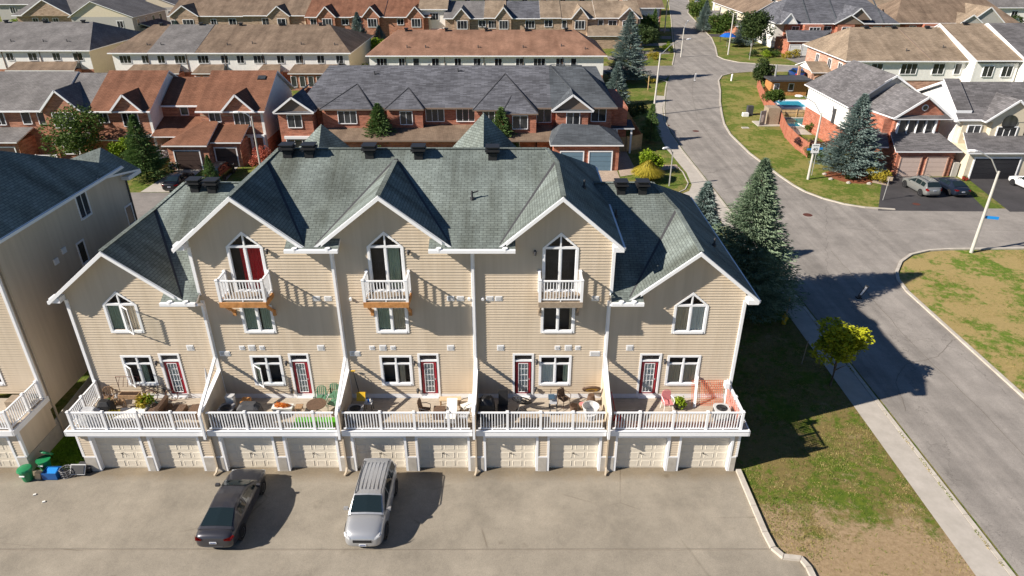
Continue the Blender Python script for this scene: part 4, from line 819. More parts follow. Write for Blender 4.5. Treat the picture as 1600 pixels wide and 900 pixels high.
conifer(36.3, 71.3, 8.4, 3.3, 'wide blue spruce in a mulch bed before the brick house with pink garage doors', 'needles_blue', base=(8.5, 3.6), seed=13, dens=2.4, size=1.1, grp=SP)
conifer(20.0, 122.5, 11.2, 3.7, 'tall blue spruce on the corner left of the road, past the orange brown roof', 'needles_blue', base=(11, 3.7), seed=14, dens=2.2, size=1.3, grp=SP)
conifer(15.6, 104, 6.2, 2.1, 'narrow pale blue spruce at the right end of the dark roofed brick row', 'needles_blue', base=(6.2, 2.1), seed=15, dens=1.3, size=1.1, grp=SP)
conifer(-14.9, 76.2, 6.3, 2.6, 'bright green spruce in front of the dark roofed brick row, left one', 'needles_green', base=(6.4, 2.5), seed=16, dens=1.7, size=1.05, grp=SP)
conifer(-1.2, 75.6, 6.0, 2.4, 'green spruce in front of the dark roofed brick row, half behind the pyramid roof', 'needles_green', base=(6.4, 2.5), seed=16, dens=1.7, size=1.05, grp=SP)
conifer(-38.6, 69.5, 6.6, 2.3, 'dark green spruce beside the driveway of the orange brick row on the left', 'needles_green', base=(6.4, 2.5), seed=16, grp=SP)
conifer(-30.4, 66.3, 3.4, 1.0, 'small thin green spruce in front of the black car', 'needles_green', base=(6.4, 2.5), seed=16, grp=SP)
conifer(-32.3, 152, 8.2, 2.9, 'blue spruce before the red roofed row, left of the pair', 'needles_blue', base=(8.5, 3.6), seed=13, grp=SP)
conifer(-28.3, 154, 5.4, 2.4, 'smaller blue spruce before the red roofed row, right of the pair', 'needles_blue', base=(8.5, 3.6), seed=13, grp=SP)
conifer(-71.5, 155, 6.2, 2.6, 'blue spruce behind the ridge of the long brown roof', 'needles_blue', base=(8.5, 3.6), seed=13, grp=SP)
conifer(-11.5 + 1.0, 160.5, 3.2, 1.3, 'little pale spruce against the tan brick row far back', 'needles_blue', base=(8.5, 3.6), seed=13, grp=SP)
conifer(113, 163, 5.8, 2.8, 'blue spruce before the brown roofed houses far right', 'needles_blue', base=(8.5, 3.6), seed=13, grp=SP)
conifer(17.1, 83.5, 4.6, 1.35, 'young green cedar on the lawn beside the wooden fence and lamp post', 'needles_green', base=(5, 1.35), seed=17, dens=.9, size=.9, name='cedar_tree', grp='young conifers')
conifer(49.5, 187, 7.5, 2.6, 'far blue spruce among the trees right of the road', 'needles_blue', base=(8.5, 3.6), seed=13, grp=SP)
conifer(52.5, 163, 6.2, 3.0, 'blue spruce behind the round green tree at the corner', 'needles_blue', base=(8.5, 3.6), seed=13, grp=SP)
conifer(33.5, 171, 7.0, 1.7, 'thin dark spruce left of the far road', 'needles_green', base=(6.4, 2.5), seed=16, grp=SP)
BT = 'broadleaf trees of the neighbourhood'
# young maple by the walk, its top in the sun
T_ = broadleaf(18.45, 32.4, 4.3, 1.45, 'young maple with yellow green leaves by the sidewalk, its top catching the sun', 'leaves_yellow', 21, 1000, .13, 1.6, BT, 'young_maple_tree', lumps=9)
broadleaf(-47.5, 73.0, 6.6, 3.2, 'leafy tree with pale flowers before the orange brick row at far left', 'leaves', 22, 900, .2, 1.5, BT)
broadleaf(-42.6, 72.6, 3.6, 1.5, 'round lime green shrub tree left of the dark green spruce', 'leaves_lime', 23, 420, .15, .6, BT)
broadleaf(52.0, 155, 8.0, 3.7, 'round dark green tree at the corner of the far side street', 'leaves_dark', 24, 1300, .3, 1.6, BT, lumps=12)
broadleaf(48.9, 169, 7.0, 3.4, 'dark green tree behind the far corner lamp post', 'leaves', 25, 900, .3, 1.2, BT)
broadleaf(28.0, 155, 5.6, 3.2, 'bushy olive tree left of the far road behind the steel blue car', 'leaves_dark', 26, 800, .25, .8, BT)
broadleaf(31.5, 171, 6.0, 2.6, 'olive green tree in the row of front yards left of the far road', 'leaves', 27, 600, .25, 1, BT)
broadleaf(52.0, 205, 6.5, 3.5, 'green tree far up the road on the right', 'leaves', 25, 500, .3, 1.2, BT)
broadleaf(40.8, 114.6, 4.8, 1.9, 'dense dark green tree beside the flat roofed wooden shed', 'leaves_dark', 28, 1100, .2, .7, BT, lumps=10)
broadleaf(38.0, 100.6, 3.3, 1.6, 'leafy green tree leaning over the red fence beside the pools', 'leaves', 29, 700, .16, .7, BT)
broadleaf(-45, 185, 7, 3.5, 'lime green tree between the brown and red roofed houses', 'leaves_lime', 25, 500, .3, 1.2, BT); broadleaf(120, 175, 5, 3, 'dark tree at the far right edge', 'leaves_dark', 24, 500, .3, 1, BT)
broadleaf(-118, 178, 5, 4.2, 'lime green tree at the far left edge', 'leaves_lime', 25, 500, .3, 1, BT); broadleaf(-80.5, 150, 3.6, 2, 'orange leaved small tree left of the brown roofs', 'leaves_gold', 30, 300, .2, .8, BT)
broadleaf(-26, 124, 2.6, 1.4, 'yellow green bush between the two long rear roofs', 'leaves_lime', 31, 300, .2, .4, BT); broadleaf(-25.0, 137, 5.2, 3.4, 'lime green leafy tree behind the gap of the rear roofs', 'leaves_lime', 33, 600, .24, .8, BT)
broadleaf(90, 190, 6, 5, 'green tree behind the dark roofed houses far right', 'leaves', 24, 500, .3, 1, BT); broadleaf(16.7, 94.5, 2.7, 1.7, 'dark round shrub tree behind the wooden fence', 'leaves_dark', 34, 400, .16, .3, BT)
SH = 'garden shrubs'
shrub(-27.4, 73.2, 2.6, 1.5, 'red leaved burning bush beside the lamp post at the orange brick row', 'leaves_red', 41, 420, .13, grp=SH)
# fountain grass: arching golden blades
def grass_clump(x, y, h, r, label, mat, n=900, z0=0, name='ornamental_grass', wd=.02, cat='plant', grp=None, seed=2, arch=1.0):
    rr = random.Random(seed); b = MB()
    for i in range(n):
        a = rr.uniform(0, 6.283); q = rr.uniform(.1, 1) ** .7; hh = h * (1.05 - .45 * q) * rr.uniform(.8, 1.1); ca, sa = math.cos(a), math.sin(a); p = [(x + ca * r * q * .25, y + sa * r * q * .25, z0), (x + ca * r * q * .7, y + sa * r * q * .7, z0 + hh), (x + ca * r * q * 1.1 * arch, y + sa * r * q * 1.1 * arch, z0 + hh * .72)]
        for j in (0, 1): w0, w1 = (wd, wd) if j == 0 else (wd, wd * .3); A, B = p[j], p[j + 1]; b.face([(A[0] + sa * w0, A[1] - ca * w0, A[2]), (A[0] - sa * w0, A[1] + ca * w0, A[2]), (B[0] - sa * w1, B[1] + ca * w1, B[2]), (B[0] + sa * w1, B[1] - ca * w1, B[2])])
    o = b.build(name, mat, loc=(x, y, z0)); tag(o, label, cat, grp); return o
grass_clump(14.2, 68.9, 2.1, 1.7, 'big golden green clump of ornamental grass by the paved driveway', 'leaves_gold', 5200, wd=.022)
shrub(15.0, 72.0, 2.2, 1.6, 'bright green sumac shrub with spreading leaves behind the golden grass', 'leaves_lime', 62, 500, .16, grp=SH, name='sumac_shrub')
shrub(35.0, 79.4, 1.9, 1.6, 'dark purple leaved shrub outside the red fence', 'leaves_purple', 42, 420, .12, grp=SH); shrub(34.2, 75.6, 1.7, 1.3, 'green rounded shrub below the purple one by the lamp post', 'leaves', 43, 360, .12, grp=SH)
shrub(38.2, 68.8, 1.5, 1.35, 'golden brown shrub in the mulch bed under the blue spruce', 'leaves_gold', 44, 420, .1, grp=SH)
shrub(35.6, 69.2, .6, .7, 'low grey green bush at the edge of the mulch bed', 'leaves_dark', 45, 160, .08, grp=SH)
for i, (x, y, m_, t) in enumerate(((52.5, 147.2, 'leaves_lime', 'lime'), (54.6, 148.0, 'leaves', 'dark'), (56.4, 146.2, 'leaves_gold', 'golden'), (50.2, 148.5, 'leaves_dark', 'deep green'), (58.6, 147.5, 'leaves_gold', 'straw coloured'))): shrub(x, y, 1.5, 1.2, t + ' shrub in the rockery of the far corner garden', m_, 46 + i, 200, .14, grp='shrubs of the far corner garden')
for i, (x, y, m_) in enumerate(((41.6, 95.6, 'leaves_lime'), (45.0, 96.2, 'leaves'), (39.0, 88.2, 'leaves'))): shrub(x, y, 1.3, .9, ('lime', 'green', 'low leafy')[i] + ' shrub inside the red fence ' + ('between the two pools', 'at the brick wall between the pools', 'below the teal pool')[i], m_, 52 + i, 200, .12, grp=SH)
shrub(-31.2 - 5.3, 74.2, 1.1, .8, 'pale flowering bush right of the green spruce at the porch', 'leaves', 55, 200, .1, grp=SH, flowers='curtain_white')
shrub(-36.9, 71.9, 1.0, .7, 'low bush with white flowers by the concrete driveway', 'leaves', 56, 160, .1, grp=SH, flowers='curtain_white')
shrub(28.8, 144.6, 1.8, 1.3, 'yellowing shrub at the corner left of the far road', 'leaves_gold', 57, 240, .14, grp=SH); shrub(33.2, 153, 2.2, 1.2, 'pale green shrub on the strip left of the far road', 'leaves_lime', 58, 240, .14, grp=SH)
shrub(19.2, 91.8, .9, .6, 'tuft of green weeds at the kerb beyond the lamp post', 'leaves_lime', 59, 120, .09, grp=SH); shrub(23.9, 120.5, .8, 1.0, 'yellow weeds around the post at the walk corner', 'leaves_gold', 60, 120, .1, grp=SH)
b = MB(); rr = random.Random(5); pts = [(34.3 + 2.9 * math.cos(a) * (1 + .15 * math.sin(a * 3)) + 2.2, 70.2 + 2.3 * math.sin(a)) for a in [i * .35 for i in range(18)]]; b.face([(x, y, .02) for x, y in pts]); o = struct('mulch_bed', b, 'mulch')
for i in range(9):
    a = i * .7; x, y = 36.5 + 3.0 * math.cos(a), 70.1 + 2.35 * math.sin(a) 
    if y > 71.5: continue
    q = MB(); q.tube([(x, y, -.05), (x + .03, y, .12), (x + .02, y + .02, .2)], [.24, .22, .1], 7); tag(q.build('boulder', 'stone', loc=(x, y, 0)), ('stone edging the mulch bed, ' + ('right end under the golden shrub', 'right front', 'front', 'front left of the middle', 'left front', 'far left by the low bush', 'left', 'right', 'right rear')[i]), 'stone', 'stones round the mulch bed')

# ================================================================ vehicles
def car_meshes(kind, body):
    S = {'sedan': dict(L=4.8, w=.91, hood=.93, cowl=1.0, belt=.98, deck=1.06, roof=1.45, x=(-1.95, -.95, .35, 1.22), rear=.98, wr=.33, wb=1.42),
         'suv': dict(L=4.65, w=.93, hood=1.10, cowl=1.18, belt=1.13, deck=1.15, roof=1.74, x=(-2.22, -1.95, .45, 1.22), rear=1.12, wr=.37, wb=1.38),
         'hatch': dict(L=4.6, w=.92, hood=1.0, cowl=1.08, belt=1.05, deck=1.1, roof=1.64, x=(-2.12, -1.62, .4, 1.2), rear=1.08, wr=.36, wb=1.4)}[kind]
    L, w_ = S['L'], S['w']; h = L / 2; b = MB(); D = S['deck']; H = S['hood']
    st = [(-h, .60, .42, .66, .74), (-h + .05, .80, .34, .74, D * .93), (-h + .22, .875, .24, .80, D), (-h + .55, .905, .2, .84, D + .01), (-1.2, w_, .19, .86, D), (0, w_, .18, .86, S['belt']), (S['x'][3], w_, .18, .85, S['cowl']),
          (h - .75, .905, .19, .80, H), (h - .35, .88, .2, .74, H - .07), (h - .14, .80, .24, .66, H - .17), (h - .03, .68, .32, .58, H - .32), (h, .55, .40, .52, H - .42)]
    ring = []
    for (x, ww, zb, zs, zt) in st:
        P = [(0, zb), (ww * .8, zb), (ww * .96, zb + .1), (ww, (zb + zs) / 2), (ww * .99, zs), (ww * .93, zs + (zt - zs) * .7), (ww * .74, zt), (ww * .38, zt + .025), (0, zt + .035)]
        ring.append([(x, y, z) for y, z in P] + [(x, -y, z) for y, z in P[-2:0:-1]])
    n = len(ring[0]); vs = [p for r_ in ring for p in r_]; fs = [(i * n + j, (i + 1) * n + j, (i + 1) * n + (j + 1) % n, i * n + (j + 1) % n) for i in range(len(ring) - 1) for j in range(n)]; fs += [tuple(range(n)), tuple((len(ring) - 1) * n + j for j in range(n))[::-1]]
    b.mesh(vs, fs); out = {'body': b.build('body', body, smooth=True, link=False)}
    x0, x1, x2, x3 = S['x']; zr, zb, zd = S['roof'], S['belt'] - .02, (D if kind == 'sedan' else S['rear']); wt = .60 if kind == 'sedan' else .66; wb_ = .86
    def R_(x):
        if x <= x1: k = (x - x0) / (x1 - x0); zt = zd + (zr - .05 - zd) * k ** .85; wtt = wb_ * .92 + (wt - wb_ * .92) * k
        elif x <= x2: k = (x - x1) / (x2 - x1); zt = zr - .05 + .05 * math.sin(math.pi * k) ; wtt = wt
        else: k = (x - x2) / (x3 - x2); zt = zr - .05 + (S['cowl'] - zr + .05) * k ** 1.15; wtt = wt + (wb_ * .94 - wt) * k
        zl = zb + (zd - zb) * max(0, (x1 - x) / (x1 - x0)) if x < x1 else zb
        return zt, wtt, min(zl, zt - .01)
    xs = [x0 + (x1 - x0) * i / 4 for i in range(4)] + [x1 + (x2 - x1) * i / 5 for i in range(5)] + [x2 + (x3 - x2) * i / 4 for i in range(5)]
    g = MB(); rings = []
    for x in xs: zt, wtt, zl = R_(x); rings.append([(x, wb_, zl - .05), (x, wtt, zt - .02), (x, wtt * .9, zt + .012), (x, wtt * .45, zt + .035), (x, 0, zt + .045), (x, -wtt * .45, zt + .035), (x, -wtt * .9, zt + .012), (x, -wtt, zt - .02), (x, -wb_, zl - .05)])
    for A, B in zip(rings, rings[1:]):
        for j in range(8): g.face([A[j], B[j], B[j + 1], A[j + 1]][::-1])
    bm = g.build('cabin', body, smooth=False, link=False); out['cabin'] = bm
    gl = MB(); gr = MB()
    def patch(m_, xa, xb, e=.012):
        k = 4; q = [xa + (xb - xa) * i / k for i in range(k + 1)]
        for u, v in zip(q, q[1:]):
            for s0, s1 in ((-.92, -.45), (-.45, 0), (0, .45), (.45, .92)):
                P = []
                for x, ss in ((u, s0), (v, s0), (v, s1), (u, s1)): zt, wtt, zl = R_(x); P.append((x + (e if xb > 0 else -e) * .6, ss * wtt, zt + .048 - .03 * abs(ss) + e))
                m_.face(P)
    ws = MB(); patch(ws, x2 + .06, x3 - .07); out['windshield'] = ws.build('windshield', 'car_glass', smooth=True, link=False)
    rw = MB(); patch(rw, x0 + (.12 if kind == 'sedan' else .04), x1 - .05); out['rear_window'] = rw.build('rear_window', 'car_glass', smooth=True, link=False)
    for i, (a, c) in enumerate((((x1 * .98 + x0 * .02), -.38), (-.30, .52), (.56, x3 - .22)) if kind == 'sedan' else ((x1 - .02, -1.02), (-.95, -.12), (-.04, .98))):
        for s_ in (-1, 1):
            P = []; m_ = MB()
            for x, t in ((a, .12), (c, .12), (c, .86), (a, .86)):
                zt, wtt, zl = R_(x); zt2 = zt - .02; 
                if x == c and i == 2: t = .12 + (t - .12) * .25 if t > .5 else t
                y = (wb_ + (wtt - wb_) * (t * (zt2 - zl) + .05) / (zt2 - zl + .05)) + .014; P.append((x, s_ * y, zl + t * (zt2 - zl)))
            m_.face(P if s_ < 0 else P[::-1]); out['side_window', i, s_] = m_.build('side_window', 'car_glass', link=False)
    out['S'] = S; return out
def wheelmesh(r, w_=.22):
    def f():
        b = MB(); n = 20; prof = [(r * .66, -w_ / 2), (r * .93, -w_ / 2), (r, -w_ / 2 + .03), (r, w_ / 2 - .03), (r * .93, w_ / 2), (r * .66, w_ / 2)]
        vs = [(p * math.cos(6.28318 * j / n), y, p * math.sin(6.28318 * j / n)) for p, y in prof for j in range(n)]; fs = [(i * n + j, i * n + (j + 1) % n, (i + 1) * n + (j + 1) % n, (i + 1) * n + j) for i in range(len(prof) - 1) for j in range(n)]
        b.mesh(vs, fs); return b.build('tyre', 'tyre', smooth=True, link=False)
    def g():
        b = MB(); n = 20
        for k in range(5):
            a = k * 1.2566; c, s_ = math.cos(a), math.sin(a)
            for sg in (-1, 1): y = sg * w_ * .46; P = [(c * .04 - s_ * .04, y, s_ * .04 + c * .04), (c * .04 + s_ * .04, y, s_ * .04 - c * .04), (c * r * .66 + s_ * .05, y, s_ * r * .66 - c * .05), (c * r * .66 - s_ * .05, y, s_ * r * .66 + c * .05)]; b.face(P)
        b.tube([(0, -w_ * .47, 0), (0, w_ * .47, 0)], .06, 8); vs = [(p * math.cos(6.28318 * j / n), y, p * math.sin(6.28318 * j / n)) for p, y in ((r * .60, -w_ * .47), (r * .68, -w_ * .49), (r * .68, w_ * .49), (r * .60, w_ * .47)) for j in range(n)]
        b.mesh(vs, [(i * n + j, i * n + (j + 1) % n, (i + 1) * n + (j + 1) % n, (i + 1) * n + j) for i in range(3) for j in range(n)]); return b.build('rim', 'rim', link=False)
    return shared(('tyre', r), f), shared(('rimm', r), g)
def car(kind, body, x, y, rz, label, grp='parked cars', rails=False, detail=True):
    cm = shared(('car', kind, body), lambda: car_meshes(kind, body)); S = cm['S']; T_ = thing('car', label, 'car', (x, y, 0), grp, rz); T_.scale = (.94, .94, .94)
    def ch(me, name, loc=(0, 0, 0), par=T_, sc=None, r=None):
        o = bpy.data.objects.new(name, me); C.objects.link(o); o.parent = par; o.location = loc
        if sc: o.scale = sc
        if r is not None: o.rotation_euler = r
        return o
    B_ = ch(cm['body'], 'body'); 
    if detail: md = B_.modifiers.new('s', 'SUBSURF'); md.levels = 1; md.render_levels = 1
    ch(cm['cabin'], 'cabin'); ch(cm['windshield'], 'windshield'); ch(cm['rear_window'], 'rear_window'); [ch(cm['side_window', i, s_], 'side_window') for i in range(3) for s_ in (-1, 1)]
    ty, ri = wheelmesh(S['wr']); h = S['L'] / 2; w_ = S['w']
    for sx in (-1, 1):
        for sy in (-1, 1):
            e = bpy.data.objects.new('wheel', None); C.objects.link(e); e.parent = T_; e.location = (sx * S['wb'], sy * (w_ - .10), S['wr']); ch(ty, 'tyre', (0, 0, 0), e); ch(ri, 'rim', (0, 0, 0), e)
            am = shared(('arch', S['wr'], w_), lambda: MB().tube([(0, -.06, 0), (0, .06, 0)], S['wr'] + .055, 20).build('wheel_arch', 'black', link=False)); ch(am, 'wheel_arch', (sx * S['wb'], sy * (w_ - .055), S['wr'] + .01))
    def bx(name, mat, x0, x1, y0, y1, z0, z1): return ch(shared((name, mat, x0, x1, y0, y1, z0, z1), lambda: MB().box(x0, x1, y0, y1, z0, z1).build(name, mat, link=False)), name)
    D, H = S['deck'], S['hood']
    for s_ in (-1, 1):
        def lamp(front):
            b = MB()
            if front: P = [(h - .30, s_ * .86, H - .20), (h - .13, s_ * .80, H - .24), (h - .01, s_ * .56, H - .34), (h - .06, s_ * .56, H - .25), (h - .28, s_ * .80, H - .10)]
            else: zt = D - .10; P = [(-h + .24, s_ * .855, zt + .01), (-h + .10, s_ * .80, zt + .01), (-h - .0, s_ * .50, zt - .04), (-h - .006, s_ * .50, zt - .13), (-h + .04, s_ * .80, zt - .17), (-h + .24, s_ * .89, zt - .12)]
            if kind != 'sedan' and not front: zt = D + .12; zt = D - .02; P = [(-h + .24, s_ * .85, zt), (-h + .08, s_ * .80, zt), (-h + .0, s_ * .60, zt - .12), (-h - .002, s_ * .62, zt - .26), (-h + .05, s_ * .80, zt - .28), (-h + .26, s_ * .89, zt - .2)]
            c = Vector((sum(p[0] for p in P) / len(P) + (.03 if front else -.03), sum(p[1] for p in P) / len(P) + s_ * .03, sum(p[2] for p in P) / len(P) + .01))
            for i in range(len(P)): t = [P[i], P[(i + 1) % len(P)], c]; b.face(t); b.face(t[::-1])
            return b.build('headlight' if front else 'taillight', 'lamp_clear' if front else 'lamp_red', link=False)
        ch(shared(('lf', kind, s_), lambda: lamp(True)), 'headlight'); ch(shared(('lb', kind, s_), lambda: lamp(False)), 'taillight')
        ch(shared(('mir', s_, body), lambda: MB().cbox((0, s_ * .09, 0), (.13, .2, .13)).bar((.02, -s_ * .05, -.03), (.0, s_ * .04, -.02), .04).build('mirror', body, link=False)), 'mirror', (S['x'][3] - .38, s_ * .90, S['belt'] + .06))
        if detail:
            for xx in (-.35, .62): bx('door_handle', body, xx - .09, xx + .09, s_ * .925 - .015, s_ * .925 + .015, .80, .83)
    bx('grille', 'black', h - .06, h + .008, -.42, .42, H - .50, H - .36); bx('lower_grille', 'black', h - .12, h - .03, -.44, .44, .36, .42); bx('bumper_trim', 'dark_grey', -h - .006, -h + .04, -.42, .42, .44, .50)
    for sx, z in ((-h - .022, .66 if kind == 'sedan' else .8), (h + .005, .40)):
        p = bx('licence_plate', 'plate', sx, sx + .012, -.16, .16, z, z + .11)
        [ch(shared(('ink', i), lambda: MB().box(-.003, .003, -.016, .016, 0, .05).build('digit', 'plate_ink', link=False)), 'digit', (sx + (-.004 if sx < 0 else .016), -.11 + .044 * i, z + .03), p) for i in range(6)]
    if rails:
        for s_ in (-1, 1): ch(shared(('rail', s_), lambda: MB().tube([(-1.75, s_ * .6, S['roof'] - .02), (-1.65, s_ * .6, S['roof'] + .05), (.3, s_ * .6, S['roof'] + .05), (.42, s_ * .6, S['roof'] - .03)], .022, 6).build('roof_rail', 'dark_grey', link=False)), 'roof_rail')
        for i in range(5): bx('roof_rib', body, -1.6, .2, -.37 + i * .185 - .012, -.37 + i * .185 + .012, S['roof'] + .02, S['roof'] + .048)
    if detail:
        for s_ in (-.5, .12): ch(shared(('wip', s_), lambda: MB().bar((S['x'][3] - .06, s_, S['cowl'] + .05), (S['x'][3] - .42, s_ + .42, S['cowl'] + .36 * (1 if kind != 'sedan' else .8)), .02).build('wiper', 'black', link=False)), 'wiper')
    return T_
car('sedan', 'paint_charcoal', -12.5, 22.6, R(89.5), 'charcoal sedan parked nose first towards the garages, tail lamps to the camera')
car('suv', 'paint_silver', -6.28, 22.62, R(-90.5), 'silver crossover parked facing the camera before the garages', rails=True)
car('hatch', 'paint_silver_dark', 41.15, 65.6, R(94), 'grey silver crossover on the dark driveway of the brick house', rails=True)
car('sedan', 'paint_navy', 44.1, 65.7, R(91), 'dark blue sedan beside the silver crossover on the driveway')
car('sedan', 'paint_white', 52.6, 66.2, R(95), 'white car cut by the right edge on the second dark driveway')
car('suv', 'paint_black', -31.0, 70.0, R(90), 'black sport utility vehicle at the brown garages, behind the thin spruce')
car('sedan', 'paint_black', -34.2, 67.2, R(90), 'black car whose roof just shows above the lower left roof')
car('sedan', 'paint_steel', 24.8, 146.4, R(-8), 'steel blue car in a driveway left of the far road', detail=False)
car('suv', 'paint_blue', 50.6, 125.4, R(88), 'deep blue car in the driveway beyond the wooden shed', detail=False)
car('suv', 'paint_navy', 58.3, 212, R(-4), 'navy car in the front yard drive right of the far road', detail=False)
car('suv', 'paint_black', 56.6, 196, R(2), 'nearest of the far dark cars right of the road, below the navy one', detail=False)
car('hatch', 'paint_black', 60.5, 232, R(0), 'small dark car farthest up on the right', detail=False); car('hatch', 'paint_silver_dark', 66.0, 262, R(90), 'grey car at the top edge on the far road', detail=False); car('hatch', 'paint_navy', 62.8, 222, R(-3), 'dark car half hidden by trees right of the far road', detail=False)
# ================================================================ the rows of houses behind and beside
def roofx(T, x0, x1, ye, ze, yr, zr, yb, mat, trim='white', hl=0, hr=0, zb=None, th=.14, label=None, name='roof'):
    """roof with its ridge along X: eave at ye (towards the camera), ridge yr, back eave yb; hl, hr: how far the ridge ends lie in from the ends (hips)"""
    zb = ze if zb is None else zb; b = MB(); e = .004
    b.slab([(x0, ye, ze), (x1, ye, ze), (x1 - hr, yr, zr), (x0 + hl, yr, zr)], th); b.slab([(x0, yb, zb), (x0 + hl, yr, zr - e), (x1 - hr, yr, zr - e), (x1, yb, zb)], th)
    if hl: b.slab([(x0, ye, ze), (x0 + hl, yr, zr), (x0, yb, zb)], th)
    if hr: b.slab([(x1, ye, ze), (x1, yb, zb), (x1 - hr, yr, zr)], th)
    o = b.build(name, [mat, trim], T)
    if label: o['label'] = label
    MB().box(x0, x1, ye - .1, ye + .0, ze - .17, ze - .03).build('gutter', trim, o)
    return o
def wallb(T, x0, x1, y0, y1, z0, z1, mat, name='wall', label=None):
    o = MB().box(x0, x1, y0, y1, z0, z1).build(name, mat, T)
    if label: o['label'] = label
    return o
def gablewall(T, x0, x1, y0, y1, zf, zb_, yr, zr, mat, side):   # end wall as a pentagon, at x0 (side -1) or x1 (side 1), thickness .3
    X = x0 - .012 if side < 0 else x1 + .012; y0 -= .012; y1 += .012; a, c = (X, X + .3) if side < 0 else (X - .3, X); P = [(y0, 0), (y1, 0), (y1, zb_), (yr, zr), (y0, zf)]
    A = [(a, y, z) for y, z in P]; B = [(c, y, z) for y, z in P]; b = MB(); b.face(A[::-1]); b.face(B); [b.face([A[i], A[(i + 1) % 5], B[(i + 1) % 5], B[i]]) for i in range(5)]
    return b.build('end_wall', mat, T)
def gablet(T, xc, hw, yf, ze, zp, mat, plane, wall=None, trim='white', z0=None, wy=None, pent=False, th=.12, oh=.25):
    """front gable whose ridge runs back into the main slope; plane = (y0, z0, m) of that slope"""
    y0, zz, m = plane; yv = y0 + (zp - zz) / m; ye = max(yf, y0 + (ze - zz) / m); b = MB(); s = (zp - ze) / hw
    for sg in (-1, 1):
        P = [(xc, yf, zp), (xc, yv, zp), (xc + sg * hw, ye, ze), (xc + sg * hw, yf, ze)]
        if abs(ye - yf) < .05: P = P[:3]
        b.slab(P if sg < 0 else P[::-1], th)
    r = b.build('gable_roof', [mat, trim], T); q = MB()
    for sg in (-1, 1): q.bar((xc, yf - .03, zp - .06), (xc + sg * (hw + .02), yf - .03, ze - .06), .07, .2)
    q.build('rake_board', trim, r)
    if wall:
        wy = yf + oh if wy is None else wy; z0 = ze - .1 if z0 is None else z0; hw2 = hw - .12; b = MB(); P = [(xc - hw2, z0), (xc + hw2, z0), (xc + hw2, ze - .05), (xc, zp - .12), (xc - hw2, ze - .05)]
        A = [(x, wy, z) for x, z in P]; B = [(x, wy + .3, z) for x, z in P]; b.face(A); b.face(B[::-1]); [b.face([A[i], B[i], B[(i + 1) % 5], A[(i + 1) % 5]]) for i in range(5)]; b.build('gable_wall', wall, T)
    if pent:   # boxed return with small sloping skirt
        MB().slab([(xc - hw, yf - .05, ze - .08), (xc + hw, yf - .05, ze - .08), (xc + hw, yf + .5, ze + .2), (xc - hw, yf + .5, ze + .2)], .1).build('skirt_roof', [mat, trim], r)
    return r
def hipbay(T, x0, x1, yf, zw, ze, apex, mat, wall, yb, z0=0.0, trim='white'):
    """projecting bay: box wall and a hipped roof rising to apex on the main slope"""
    ax, ay, az = apex; b = MB(); b.face([(x0 - .2, yf - .3, ze), (x1 + .2, yf - .3, ze), (ax, ay, az)]); b.face([(x0 - .2, yf - .3, ze), (ax, ay, az), (x0 - .2, yb, ze)]); b.face([(x1 + .2, yf - .3, ze), (x1 + .2, yb, ze), (ax, ay, az)])
    b.box(x0 - .2, x1 + .2, yf - .3, yf - .2, ze - .15, ze, 1); r = b.build('bay_roof', [mat, trim], T)
    for X in (x0 - .2, x1 + .2): MB().bar((X, yf - .3, ze + .02), (ax, ay, az + .03), .11, .04).build('hip_cap', 'dark_grey', r)
    wallb(T, x0, x1, yf, yb, z0, zw, wall, 'bay_wall')
def winrow(T, y, z, specs, pane='pane_dark', mat='white', tr=.08):
    for (x, w_, h, n) in specs: window(T, x, y, z, w_, h, n, 0, pane, tr, proud=.06, mat=mat)
def gdoor(T, x0, x1, y, mat, h=2.1, trim='white', rows=4, frame=True):
    r = empty('garage_door', ((x0 + x1) / 2, y, 0), T); cw = (x1 - x0); rh = h / rows
    for j in range(rows): put(shared(('gs', round(cw, 2), round(rh, 2), mat), lambda: MB().box(-cw / 2, cw / 2, -.05, .02, .012, rh - .012).build('door_panel', mat, link=False)), 'door_panel', r, ((x0 + x1) / 2, y, rh * j))
    if frame: b = MB(); b.box(x0 - .12, x0, y - .09, y + .02, 0, h + .12); b.box(x1, x1 + .12, y - .09, y + .02, 0, h + .12); b.box(x0, x1, y - .09, y + .02, h, h + .12); b.build('door_frame', trim, r)
    return r
def dish(T, x, y, z):
    b = MB(); b.tube([(x, y, z), (x, y - .25, z + .25)], .03, 6); b.tube([(x, y - .25, z + .25), (x - .12, y - .32, z + .33)], [.36, .38], 12); b.build('satellite_dish', 'dark_grey', T)
def vents(T, pts, slope_y=None):
    for x, y, z in pts: put(shared('rv2', lambda: MB().box(-.22, .22, -.22, .22, -.3, .28).box(-.33, .33, -.33, .33, .28, .45).build('roof_vent', 'black', link=False)), 'roof_vent', T, (x, y, z))
def stacks(T, pts, y0, z0, m):
    for x, y in pts: z = z0 + m * (y - y0); put(shared('st2', lambda: MB().tube([(0, 0, -.1), (0, 0, .42)], .07, 6).box(.06, .5, -.04, .04, .12, .18).build('vent_stack', 'dark_grey', link=False)), 'vent_stack', T, (x, y, z))
RB = 'rows of brick townhouses in the neighbourhood'
